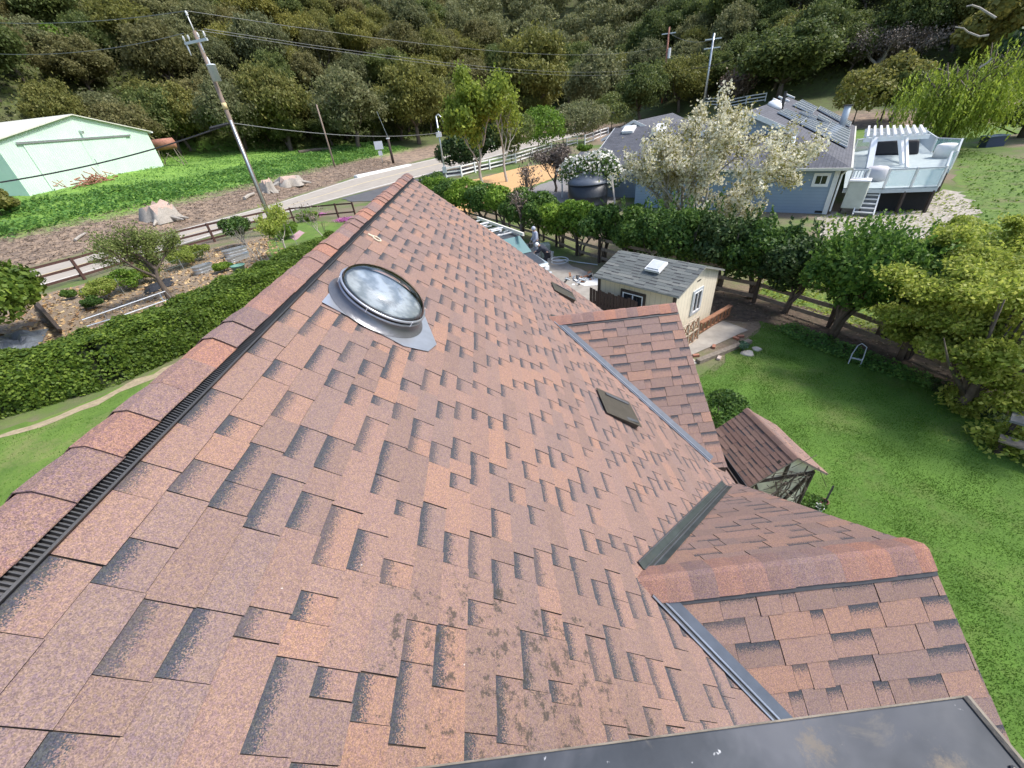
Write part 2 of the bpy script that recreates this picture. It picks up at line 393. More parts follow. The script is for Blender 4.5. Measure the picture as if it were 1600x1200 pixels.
L_blossg = LEAF('new_leaf', (.24, .23, .06), (.38, .34, .10), (.50, .45, .18), .4)
L_white = LEAF('white_blossom', (.66, .66, .62), (.78, .78, .75), (.85, .85, .83), .2)
L_twig = LEAF('twig_brown', (.15, .115, .09), (.22, .175, .145), (.28, .22, .19), 0)
L_weed = LEAF('weed_green', (.085, .20, .05), (.15, .31, .065), (.28, .45, .09), .4)
L_grass = LEAF('grass_blades', (.055, .14, .014), (.095, .205, .022), (.17, .29, .04), .35)
L_pink = LEAF('magenta_flower', (.45, .12, .35), (.6, .2, .5), (.7, .35, .6), .2)

# ---------------------------------------------------------------- ground, road and surface sheets
def ground_material():
    n = NT('ground_soil'); xyz = n.n('SeparateXYZ', {0: n.co}).outputs
    big = n.noise(.12, 5); mid = n.noise(.9, 6, .7); fine = n.noise(9, 5, .75)
    soil = n.mix(n.map(fine, .3, .7), (.13, .098, .068), (.25, .19, .135))
    gr = n.mix(n.map(mid, .3, .7), (.055, .10, .022), (.12, .18, .035))
    flat = n.mix(n.map(n.math('ADD', big, n.math('MULTIPLY', mid, .3)), .55, .72), soil, gr)
    # grassy field on the raised ground, leaf litter on the slopes, darkened so crown gaps look shaded
    z = n.math('ADD', xyz[2], n.math('MULTIPLY', n.math('SUBTRACT', mid, .5), 1.2))
    bank = n.mix(n.map(n.noise(1.1, 7, .75), .38, .62), (.13, .098, .078), (.40, .29, .20))
    bank = n.mix(n.map(n.noise(14, 4, .8), .4, .7, 0, .6), bank, (.07, .05, .04))
    fld = n.mix(n.map(n.noise(.5, 5, .7), .35, .65), (.11, .22, .03), (.22, .38, .05))
    fld = n.mix(n.map(n.noise(4, 5, .7), .4, .7, 0, .5), fld, (.04, .09, .02))
    lit = n.mix(n.map(n.noise(.6, 5), .35, .65), (.06, .06, .025), (.085, .11, .03))
    c = n.mix(n.map(xyz[2], .015, .12), flat, bank)
    dul = n.mix(n.map(mid, .35, .65), (.075, .075, .03), (.10, .14, .035))
    wst = n.math('MULTIPLY', n.map(xyz[0], -4, 4, 1, 0), n.map(xyz[1], 105, 115, 1, 0))
    fld = n.mix(wst, dul, fld)
    c = n.mix(n.map(z, 1.25, 1.75), c, fld)
    c = n.mix(n.map(z, 6.2, 8.5), c, lit)
    return n.out(c, .95, fine, .04, .6)
xs = np.concatenate([np.arange(-330, -90, 6), np.arange(-90, 60, 1.5), np.arange(60, 420, 6)]); ys = np.concatenate([np.arange(-60, 0, 10), np.arange(0, 130, 1.5), np.arange(130, 480, 6)])
GX, GY = np.meshgrid(xs, ys); GZ = terr(GX, GY)
nx, ny = len(xs), len(ys)
fi = np.arange(nx * ny).reshape(ny, nx)
gme = bpy.data.meshes.new('ground')
gme.from_pydata(np.stack([GX.ravel(), GY.ravel(), GZ.ravel()], 1).tolist(), [], np.stack([fi[:-1, :-1], fi[:-1, 1:], fi[1:, 1:], fi[1:, :-1]], -1).reshape(-1, 4).tolist())
gme.polygons.foreach_set('use_smooth', [True] * len(gme.polygons)); gme.materials.append(ground_material())
go = bpy.data.objects.new('ground', gme); COL.objects.link(go); tagp(go, kind='structure')

def sheet(name, poly, mat, lift, jit=.0, step=.5, seed=1, **kw):
    """flat sheet with a slightly ragged outline"""
    rnd = random.Random(seed); pts = []
    for i, a in enumerate(poly):
        b = poly[(i + 1) % len(poly)]; a = Vector((a[0], a[1], 0)); b = Vector((b[0], b[1], 0)); k = max(1, int((b - a).length / step)) if jit else 1
        for j in range(k):
            p = a.lerp(b, j / k); pts.append((p.x + rnd.gauss(0, jit), p.y + rnd.gauss(0, jit)))
    mb = MB(); mb.add([(p[0], p[1], lift) for p in pts], [tuple(range(len(pts)))])
    o = mb.build(name, mat, **(kw or {'kind': 'structure'}))
    if o.data.polygons[0].normal.z < 0: o.data.flip_normals()
    return o
def pixpoly(L): return [at(a, b) for a, b in L]
def ribbon(name, left, right, mat, lift, off=(0, 1), **kw):
    """strip between two equally long polylines, draped on the terrain"""
    mb = MB(); vs = []; N_ = 12
    L = []; 
    for i in range(len(left) - 1):
        for k in range(N_):
            t = k / N_; a = Vector(left[i]).lerp(Vector(left[i + 1]), t); b = Vector(right[i]).lerp(Vector(right[i + 1]), t); L.append((a, b))
    L.append((Vector(left[-1]), Vector(right[-1])))
    K = 5
    for a, b in L:
        for k in range(K):
            q = a.lerp(b, off[0] + (off[1] - off[0]) * k / (K - 1)); vs.append((q.x, q.y, float(terr(q.x, q.y)) + lift))
    fs = [(i * K + k, i * K + k + 1, (i + 1) * K + k + 1, (i + 1) * K + k) for i in range(len(L) - 1) for k in range(K - 1)]
    mb.add(vs, fs); o = mb.build(name, mat, **(kw or {'kind': 'structure'}))
    if o.data.polygons[0].normal.z < 0: o.data.flip_normals()
    return o
# the road: far edge and near edge
RF = [(-62, -30, 0), (-45, 10, 0), (-36.3, 33.6, 0), (-33.4, 38.8, 0), (-26.4, 54.3, 0), (-21.6, 74, 0), (-14.9, 88.5, 0), (-6, 103, 0), (14, 132, 0), (45, 175, 0)]
RN = [(-54, -30, 0), (-38, 8, 0), (-30.3, 28.2, 0), (-27.7, 33.2, 0), (-20.4, 50, 0), (-14.2, 60.0, 0), (-5.8, 72.5, 0), (3.5, 88, 0), (23, 118, 0), (54, 162, 0)]
ribbon('road', RF, RN, m_asph, .030)
ribbon('road_edge_line', RF, RN, m_line, .036, (.045, .065))
ribbon('road_edge_line', RF, RN, m_line, .036, (.925, .945))
ribbon('road_center_line', RF, RN, m_yline, .036, (.49, .51))
sheet('shadowed_shoulder', [(-17.5, 53.5), (-13.0, 60.5), (-4.9, 71), (-2.5, 66), (-6.4, 61), (-12.6, 49), (-15.5, 50)], m_asphd, .042, .1)  # asphalt edge with the shadow on it put into the dark colour
m_mulch = M('straw_mulch', (.23, .175, .12), .5, 22, .95, bd=.03, dirt=(.13, .09, .06), dirtamt=.8)
m_omulch = M('orange_wood_chips', (.55, .33, .15), .25, 12, .95, bd=.02)
m_gravel = M('gravel', (.36, .325, .28), .5, 5, .95, bd=.03, dirt=(.2, .17, .12), dirtamt=.7)
m_gravd = M('grey_gravel', (.22, .21, .205), .3, 16, .95, bd=.02)
m_path = M('dry_dirt_path', (.32, .26, .165), .25, 7, .95, bd=.02)
m_dirt = M('dark_bare_soil', (.095, .068, .048), .4, 6, .95, bd=.03, dirt=(.05, .06, .02), dirtamt=.6)
def lawn_mat(name, a, b, brown, amt):
    n = NT(name); c = n.mix(n.map(n.noise(1.1, 6, .7), .35, .65), a, b)
    c = n.mix(n.map(n.noise(.45, 6, .75), .5, .68, 0, amt), c, brown); c = n.mix(n.map(n.noise(26, 4, .8), .35, .7, 0, .45), c, tuple(x * .5 for x in a))
    return n.out(c, .95, n.noise(30, 4), .03, .6)
m_lawn = lawn_mat('lawn_turf', (.065, .14, .014), (.10, .20, .022), (.16, .16, .055), .55)
m_lawnb = lawn_mat('sunny_turf', (.085, .16, .02), (.14, .235, .032), (.28, .23, .11), .6)
sheet('mulch_bed', pixpoly([(-60, 520), (60, 462), (220, 420), (300, 396), (340, 386), (425, 366), (470, 385), (430, 412), (330, 462), (200, 520), (90, 560), (-80, 640)]), m_mulch, .010, .12, seed=3)
sheet('lawn', pixpoly([(425, 360), (470, 346), (530, 346), (556, 336), (600, 350), (560, 400), (440, 425), (415, 400)]), m_lawnb, .016, .12, seed=4)
sheet('lawn', [(-22, 4), (-17.2, 10.2), (-14.6, 11.9), (-13.0, 14.2), (-11.2, 18), (-9.7, 23), (-8.3, 27), (-3.5, 30), (-3.5, -3), (-22, -3)], m_lawnb, .012, .08, seed=5)
sheet('path', [(-21, 6.6), (-17.0, 10.0), (-14.9, 11.35), (-13.3, 13.6), (-11.4, 17.6), (-9.9, 22.8), (-9.6, 23), (-11.05, 17.45), (-12.95, 13.3), (-14.6, 11.05), (-16.8, 9.65), (-20, 6.3)], m_path, .020, .09, seed=6)
sheet('lawn', [(2.4, -6), (2.4, 8.2), (4.9, 9.0), (6.2, 9.9), (8.0, 11.3), (9.3, 12.4), (10.0, 11.2), (10.9, 9.4), (11.6, 7), (12.0, 4), (12.5, -6)], m_lawn, .012, .12, seed=7)
sheet('dirt_strip', [(9.1, 12.2), (10.0, 10.6), (10.9, 8.6), (11.6, 6.2), (12.0, 2), (14, 2), (13.5, 8), (12.2, 11), (10.6, 14.4), (9.0, 16.6), (7.9, 14.4), (8.2, 13)], m_dirt, .022, .12, seed=8)
sheet('driveway', [(-3.5, 11), (-3.5, 30), (-.5, 30), (2.3, 25), (4.0, 20.5), (5.0, 18.2), (4.1, 16.2), (4.4, 13.0), (5.2, 9.6), (2.6, 9.2), (2.4, 11)], m_conc, .018, .04, seed=9)
sheet('wood_chip_bed', pixpoly([(672, 300), (700, 288), (745, 280), (812, 262), (880, 252), (905, 262), (840, 288), (800, 300), (768, 312), (740, 335), (700, 330)]), m_omulch, .012, .12, seed=10)
sheet('gravel_court', pixpoly([(800, 305), (845, 288), (915, 268), (960, 270), (985, 300), (905, 345), (860, 330), (815, 330)]), m_gravd, .014, .1, seed=11)
sheet('gravel_yard', pixpoly([(1280, 340), (1330, 322), (1385, 320), (1440, 318), (1475, 296), (1500, 300), (1535, 330), (1520, 352), (1440, 372), (1370, 380), (1290, 374)]), m_gravel, .012, .2, seed=12)
sheet('lawn', pixpoly([(1250, 385), (1300, 378), (1440, 374), (1520, 352), (1500, 300), (1490, 262), (1500, 232), (1600, 250), (1850, 330), (1760, 520), (1600, 620), (1400, 540), (1290, 500), (1180, 460)]), lawn_mat('rough_turf', (.085, .15, .025), (.15, .24, .035), (.17, .13, .075), .85), .008, .2, seed=13)
sheet('lawn', [(12, 44), (20, 60), (34, 90), (60, 82), (90, 90), (85, 60), (60, 48), (50, 45), (40, 52), (30, 52), (22, 42)], m_lawnb, .008, .3, seed=14)

# ---------------------------------------------------------------- grass and weeds (nobody could count them)
def inpoly(x, y, poly):
    c = np.zeros(len(x), bool); j = len(poly) - 1
    for i in range(len(poly)):
        xi, yi = poly[i][0], poly[i][1]; xj, yj = poly[j][0], poly[j][1]
        c ^= ((yi > y) != (yj > y)) & (x < (xj - xi) * (y - yi) / (yj - yi + 1e-12) + xi); j = i
    return c
def grass(name, poly, n, hmin, hmax, wd, mat, seed, label=None):
    rng = np.random.default_rng(seed); P = np.array([(p[0], p[1]) for p in poly]); lo = P.min(0); hi = P.max(0)
    x = rng.uniform(lo[0], hi[0], n); y = rng.uniform(lo[1], hi[1], n); k = inpoly(x, y, poly)
    cl = np.sin(x * 2.3 + np.sin(y * 1.7) * 2) * np.sin(y * 2.9 + np.cos(x * 2.1) * 2) * .5 + .5
    k &= rng.random(n) < (.35 + .65 * cl); x = x[k]; y = y[k]; cl = cl[k]; m = len(x)
    h = rng.uniform(hmin, hmax, m) * (.7 + .5 * cl); a = rng.uniform(0, 6.283, m); ln = rng.normal(size=(m, 2)) * .5
    z = np.full(m, .012); dx = np.cos(a) * wd; dy = np.sin(a) * wd
    V = np.stack([np.stack([x - dx, y - dy, z], 1), np.stack([x + dx, y + dy, z], 1), np.stack([x + ln[:, 0] * h, y + ln[:, 1] * h, z + h], 1)], 1).reshape(-1, 3)
    return npmesh(name, V, 3, mat, None, kind='stuff', label=label or 'short green grass blades on the lawn', category='grass')
LAWNR = [(2.9, -1.5), (2.9, 8.4), (4.9, 9.1), (6.2, 10.0), (8.0, 11.4), (9.3, 12.4), (10.6, 10.4), (11.4, 7), (11.9, 3), (12.3, -1.5)]
grass('grass', LAWNR, 300000, .015, .038, .006, L_grass, 21, 'short mown grass on the back lawn beside the house')
grass('grass', [(-20, 7), (-16.4, 9.9), (-14.2, 11.3), (-12.6, 13.6), (-10.6, 18), (-9.3, 23), (-7, 24), (-7, 3), (-19, 3)], 60000, .02, .045, .009, L_grass, 22, 'short grass between the clipped hedge and the house')
rng = np.random.default_rng(31)
def weeds(name, uvbox, n, size, mat, seed, label, hh=(.1, .5)):
    rng = np.random.default_rng(seed); v = rng.uniform(uvbox[0], uvbox[1], n); t = rng.uniform(uvbox[2], uvbox[3], n)
    u = t + np.interp(v, UFV, UFU) + .6
    x = _o[0] + _d[0] * v + _n[0] * u; y = _o[1] + _d[1] * v + _n[1] * u
    cl = np.sin(x * .55 + 2 * np.sin(y * .31)) * np.sin(y * .6 + 2 * np.cos(x * .27)) * .5 + .5 + np.sin(x * 1.9) * np.sin(y * 2.1) * .2
    edge = np.clip((t - uvbox[2]) / 1.5, 0, 1)
    k = rng.random(n) < (.15 + .85 * np.clip(cl * 1.3 - .2, 0, 1)) * edge; x, y, cl = x[k], y[k], cl[k]
    z = terr(x, y) + rng.uniform(0, 1, len(x)) ** 1.3 * (hh[0] + (hh[1] - hh[0]) * np.clip(cl, 0, 1))
    kk = terr(x, y) < 6.3; x, y, z = x[kk], y[kk], z[kk]
    P = np.stack([x, y, z], 1); N = rng.normal(size=P.shape) * .55; N[:, 2] += 1
    V = quads_at(P, N, size * (.6 + .8 * rng.random(len(P))), 1.4, rng)
    return npmesh(name, V, 4, mat, None, kind='stuff', label=label, category='weeds')
weeds('weeds', (-14, 75, 8.5, 22), 60000, .22, L_weed, 41, 'tall green weeds along the top of the road bank', (.15, .8))
weeds('weeds', (-14, 95, 20, 52), 60000, .16, L_weed, 42, 'bright green low weeds in the field before the barn', (.05, .3))
def litter(n, uv, size, mat, seed, label):
    rng = np.random.default_rng(seed); v = rng.uniform(uv[0], uv[1], n); t = rng.uniform(uv[2], uv[3], n); u = t + np.interp(v, UFV, UFU) + .6
    x = _o[0] + _d[0] * v + _n[0] * u; y = _o[1] + _d[1] * v + _n[1] * u; P = np.stack([x, y, terr(x, y) + .04], 1)
    N = rng.normal(size=P.shape) * .3; N[:, 2] += 1
    V = quads_at(P, N, size * (.5 + rng.random(n)), 7, rng)
    return npmesh('twig_litter', V, 4, mat, None, kind='stuff', label=label, category='twigs')
litter(16000, (-10, 60, .3, 10), .055, LEAF('grey_twig', (.10, .075, .06), (.2, .155, .125), (.33, .27, .22), 0), 43, 'brown twigs and bark scattered over the road bank')
def ground_leaves(poly, n, size, mat, seed, label, name='leaf_litter', zz=.02, hh=.02):
    rng = np.random.default_rng(seed); P = np.array([(p[0], p[1]) for p in poly]); lo = P.min(0); hi = P.max(0)
    x = rng.uniform(lo[0], hi[0], n); y = rng.uniform(lo[1], hi[1], n); k = inpoly(x, y, poly); x = x[k]; y = y[k]
    P = np.stack([x, y, zz + rng.random(len(x)) * hh], 1); N = rng.normal(size=P.shape) * .5; N[:, 2] += 1
    return npmesh(name, quads_at(P, N, size * (.5 + rng.random(len(x))), 1.5, rng), 4, mat, None, kind='stuff', label=label, category='leaves' if 'leaf' in name else 'weeds')
MUL = pixpoly([(-40, 520), (60, 465), (220, 422), (330, 390), (425, 370), (450, 390), (330, 455), (200, 515), (90, 555), (-60, 620)])
ground_leaves(MUL, 6000, .12, LEAF('dry_leaf', (.28, .16, .08), (.48, .33, .17), (.62, .48, .26), 0), 44, 'dry tan leaves and straw on the garden bed', hh=.05)
ground_leaves([(8.4, 12.6), (10.0, 10.6), (10.9, 8.6), (11.6, 6.2), (12.0, 2), (13, 2), (12.9, 8), (11.6, 11), (10.2, 14.0), (8.8, 15.6), (7.9, 14.2)], 2500, .045, LEAF('brown_leaf', (.10, .06, .04), (.2, .13, .09), (.42, .34, .26), 0), 45, 'brown leaf litter on the soil under the hedge trees', hh=.03)
ground_leaves([(10.0, 12.0), (10.6, 10.4), (11.4, 8.4), (10.9, 7.8), (10.2, 9.0), (9.4, 10.6), (9.2, 11.9)], 9000, .05, L_weed, 46, 'dark green leafy weeds along the shaded lawn edge', 'ground_cover', .02, .12)
ground_leaves([(11.4, 8.4), (11.9, 5.6), (12.3, 3), (11.6, 3), (11.2, 5.5), (10.8, 7.8)], 7000, .05, L_dark, 47, 'dark green ground cover below the yellow green tree', 'ground_cover', .02, .12)
ground_leaves(pixpoly([(1150, 372), (1300, 378), (1440, 374), (1520, 352), (1600, 400), (1600, 620), (1400, 540), (1290, 500), (1180, 460)]), 22000, .07, L_lime, 48, 'pale green weedy grass behind the wooden fence', 'ground_cover', .02, .10)

ground_leaves(pixpoly([(1495, 262), (1500, 232), (1600, 250), (1700, 330), (1640, 420), (1530, 352), (1515, 310)]), 9000, .10, L_bright, 49, 'coarse green grass tufts on the far lawn right of the deck', 'ground_cover', .02, .14)
ground_leaves(pixpoly([(1280, 340), (1385, 322), (1475, 298), (1535, 330), (1520, 352), (1440, 372), (1290, 374)]), 2600, .09, L_lime, 50, 'scattered small weeds growing through the gravel yard', 'ground_cover', .02, .08)
# ---------------------------------------------------------------- the house under the camera
TA = math.tan(math.radians(38.817)); AN = math.radians(38.817)
XR, ZR = -1.537, 7 - .8755                # deck ridge
XE = 2.89; ZE = 7 - 2.112 - TA * XE     # eave
YN, YF = -2.6, 8.8
house = thing('house', 'large house with a steep red brown shingle roof, metal valleys and a round skylight', 'house', (0.5, 3, 0))
def shingles(name, mat, O, U, S, L, W, e=.143, parent=None, seed=0, Lfun=None, S0fun=None, tab=(.08, .29), thick=.005, coarse=False):
    """laminated shingles: rows of tabs of their own thickness; U along the row, S down the slope"""
    rnd = random.Random(seed); O = Vector(O); U = Vector(U).normalized(); S = Vector(S).normalized(); N = U.cross(S)
    if N.z < 0: N = -N
    vs = []; fs = []; col = []; rows = int(W / e + .999)
    for k in range(rows):
        s0 = k * e; s1 = min(W, s0 + e)
        if s1 - s0 < .02: continue
        u0 = S0fun(s1) if S0fun else 0; u1 = Lfun(s0) if Lfun else L
        u = u0 - rnd.random() * tab[0]; raised = rnd.random() < .5; tone = rnd.random(); nextcut = u0 + rnd.uniform(.1, 1.0)
        while u < u1:
            wd = rnd.uniform(*tab) * (1.0 if not raised else 1.3); ue = min(u + wd, u1)
            if raised or rnd.random() < .5: tone = min(1, max(0, tone + rnd.gauss(0, .35)))
            if rnd.random() < .12: tone = rnd.random()
            a = max(u, u0)
            if ue - a > .01:
                hb = thick + (.0035 if raised else 0); ht = .0014 if raised else 0.0004
                st = (.0 if raised else 1.0) * rnd.choice((1, 1, 1, 1, .8)); gp = .0014; d1 = s1 + (.004 if raised else 0) + rnd.uniform(-.0015, .0015)
                nseg = 1
                P = [O + U * (a + gp) + S * s0 + N * ht, O + U * (ue - gp) + S * s0 + N * ht, O + U * (ue - gp) + S * d1 + N * hb, O + U * (a + gp) + S * d1 + N * hb]
                Q = [O + U * (a + gp) + S * s0 - N * .003, O + U * (ue - gp) + S * s0 - N * .003, O + U * (ue - gp) + S * d1 - N * .003, O + U * (a + gp) + S * d1 - N * .003]
                b = len(vs); vs += P + Q
                for f, cc in (((0, 1, 2, 3), (0, 0, 1, 1)), ((3, 2, 6, 7), None), ((0, 3, 7, 4), None), ((2, 1, 5, 6), None)):
                    fs.append(tuple(b + i for i in f)); col += [(tone, st, c_, 1) for c_ in cc] if cc else [(tone, 1, -1, 1)] * 4
            u = ue; raised = not raised
            if rnd.random() < .06: raised = not raised
            if not coarse and u > nextcut: nextcut = u + rnd.uniform(.7, 1.0); u += .003
    off = wloc(parent) if parent else Vector((0, 0, 0))
    me = bpy.data.meshes.new(name); me.from_pydata([tuple(v - off) for v in vs], [], fs); me.materials.append(mat)
    # the material measures grain in the roof's own metres
    ca = me.color_attributes.new('shade', 'FLOAT_COLOR', 'CORNER'); ca.data.foreach_set('color', np.array(col, np.float32).ravel())
    o = bpy.data.objects.new(name, me); COL.objects.link(o)
    if parent: o.parent = parent
    # normals outwards
    if me.polygons[0].normal.dot(N) < 0: me.flip_normals()
    return o
SM = Vector((math.cos(AN), 0, -math.sin(AN))); WM = (XE - XR) / math.cos(AN)
yfar = lambda s: float(np.interp(s, [0, 2.4, 4.9, 6], [8.97, 8.83, 8.42, 8.3]))
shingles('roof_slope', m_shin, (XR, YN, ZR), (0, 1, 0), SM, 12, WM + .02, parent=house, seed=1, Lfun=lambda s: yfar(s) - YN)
mb = MB()   # decks, walls, rake boards
yq = 8.45
deck = lambda x, dz=0: ZR - abs(x - XR) * TA + dz
XL = XR - (XE - XR); ZL = deck(XL)
mb.add([(XR, YN, ZR - .008), (XE, YN, ZE - .008), (XE, yfar(5.7) - .02, ZE - .008), (XR, 8.93, ZR - .008), (XL, YN, ZL - .008), (XL, 8.4, ZL - .008),
        (XR, YN, ZR - .13), (XE, YN, ZE - .13), (XE, yfar(5.7) - .02, ZE - .13), (XR, 8.93, ZR - .13), (XL, YN, ZL - .13), (XL, 8.4, ZL - .13)],
       [(0, 1, 2, 3), (4, 0, 3, 5), (6, 9, 8, 7), (10, 11, 9, 6), (3, 2, 8, 9), (5, 3, 9, 11), (0, 4, 10, 6), (1, 0, 6, 7)])
mb.build('roof_deck', m_darkw, house)
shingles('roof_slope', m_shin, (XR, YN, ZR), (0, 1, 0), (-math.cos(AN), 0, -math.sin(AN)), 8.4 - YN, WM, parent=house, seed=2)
mb = MB(); x0, x1 = XL + .45, XE - .42
mb.add([(x0, YN + .3, 0), (x1, YN + .3, 0), (x1, yq - .4, 0), (x0, yq - .4, 0), (x0, YN + .3, deck(x0) - .14), (x1, YN + .3, deck(x1) - .14), (x1, yq - .4, deck(x1) - .14), (x0, yq - .4, deck(x0) - .14), (XR, YN + .3, ZR - .14), (XR, yq - .4, ZR - .14)],
       [(0, 1, 5, 8, 4), (1, 2, 6, 5), (3, 7, 9, 6, 2), (0, 4, 7, 3)])
mb.build('wall', M('cream_siding', (.55, .48, .36), .1, 3), house)
mb = MB(); mb.bar((XE + .03, YN, ZE - .03), (XE + .03, yfar(5.7) - .02, ZE - .03), .012, .12); mb.build('fascia', m_darkw, house)
# gutter along the main eave
mb = MB(); g0 = Vector((XE + .045, YN, ZE - .1)); g1 = Vector((XE + .045, yfar(5.7), ZE - .1)); U_ = [(0, .06), (0, -.02), (.02, -.04), (.09, -.04), (.11, -.02), (.11, .065), (.103, .065), (.103, -.015), (.085, -.033), (.025, -.033), (.008, -.015), (.008, .06)]
vs = [(g.x + a, g.y, g.z + b) for g in (g0, g1) for a, b in U_]; k = len(U_)
mb.add(vs, [(i, (i + 1) % k, k + (i + 1) % k, k + i) for i in range(k)]); mb.build('gutter', m_blackpl, house)
# ridge vent: ribbed black strip on the visible side
mb = MB(); nb_ = 0
e1 = Vector((math.cos(AN), 0, -math.sin(AN))); nN = Vector((math.sin(AN), 0, math.cos(AN)))
def onroof(x, y, h=0): return Vector((x, y, deck(x))) + nN * h
y = YN
mb.hexa([onroof(-1.47, YN, .003), onroof(-1.418, YN, .003), onroof(-1.418, 8.9, .003), onroof(-1.47, 8.9, .003)], [onroof(-1.47, YN, .012), onroof(-1.418, YN, .012), onroof(-1.418, 8.9, .012), onroof(-1.47, 8.9, .012)])
mb.hexa([onroof(-1.424, YN, .003), onroof(-1.418, YN, .003), onroof(-1.418, 8.9, .003), onroof(-1.424, 8.9, .003)], [onroof(-1.424, YN, .026), onroof(-1.418, YN, .024), onroof(-1.418, 8.9, .024), onroof(-1.424, 8.9, .026)])
while y < 8.9:
    mb.bar(onroof(-1.462, y, .020), onroof(-1.424, y, .020), .0045 if y < 4 else .008, .016, up=nN); y += .0145 if y < 4 else .03
mb.build('ridge_vent', m_blackpl, house)
def caps(name, A, B, nl, nr, half, e, mat, parent, seed, lift=.022, wob=.004):
    """folded cap shingles laid one over the next from A to B; nl/nr are the two down-slope directions"""
    rnd = random.Random(seed); A = Vector(A); B = Vector(B); D = (B - A).normalized(); L = (B - A).length; vs = []; fs = []; col = []
    nl = Vector(nl).normalized(); nr = Vector(nr).normalized(); Z = Vector((0, 0, 1)); k = 0; u = 0
    while u < L:
        ue = min(u + e, L) + .012; tone = rnd.random(); h0 = lift; h1 = lift + .004 + rnd.uniform(-wob, wob); hh = half * rnd.uniform(.97, 1.03); T = .004
        NS = 5
        for jj in range(NS):
            pass
        ring = []
        for q, (uu, h) in enumerate(((u, h0), (u + (ue - u) * .55, (h0 + h1) / 2 + .004), (ue, h1))):
            c = A + D * uu; prof = []
            for s_, dirv in ((1, nl), (.45, nl), (.035, nl), (.035, nr), (.45, nr), (1, nr)):
                nn_ = (D.cross(dirv)); nn_ = nn_ if nn_.z > 0 else -nn_
                prof.append(c + dirv * hh * s_ + nn_ * (h - (.003 if s_ == .035 else 0)))
            ring.append((prof, c))
        b = len(vs)
        for prof, c in ring: vs += prof
        for prof, c in ring: vs += [p_ - Z * T for p_ in prof]
        top = []
        for q in range(2):
            for j in range(5):
                fs.append((b + q * 6 + j, b + q * 6 + j + 1, b + (q + 1) * 6 + j + 1, b + (q + 1) * 6 + j)); col += [(tone, 0, 1, 1)] * 4
            for j in (0, 5):
                fs.append((b + q * 6 + j, b + (q + 1) * 6 + j, b + 18 + (q + 1) * 6 + j, b + 18 + q * 6 + j)); col += [(tone, 0, 1, 1)] * 4
        for j in range(5): fs.append((b + 12 + j, b + 13 + j, b + 31 + j, b + 30 + j)); col += [(tone, 0, 1, 1)] * 4
        for j in range(5): fs.append((b + j, b + 1 + j, b + 19 + j, b + 18 + j)); col += [(tone, 0, 1, 1)] * 4
        u += e
    off = wloc(parent); me = bpy.data.meshes.new(name); me.from_pydata([tuple(v - off) for v in vs], [], fs); me.materials.append(mat)
    ca = me.color_attributes.new('shade', 'FLOAT_COLOR', 'CORNER'); ca.data.foreach_set('color', np.array(col, np.float32).ravel())
    o = bpy.data.objects.new(name, me); COL.objects.link(o); o.parent = parent
    return o
caps('ridge_cap', (XR, 8.95, ZR + .006), (XR, YN, ZR + .006), (math.cos(AN), 0, -math.sin(AN)), (-math.cos(AN), 0, -math.sin(AN)), .118, .205, m_shcap, house, 5, .034, .008)
VL=[]
# lifted black shingle corners along the vent
mb = MB(); y = 8.8 - .07
while y > YN:
    a = onroof(-1.443, y + .02, .034); mb.add([a, onroof(-1.438, y + .15, .03), onroof(-1.45, y + .15, .048), onroof(-1.452, y + .02, .045)], [(0, 1, 2, 3)]); y -= .205
VL and mb.build('vent_lip', m_blackpl, house)
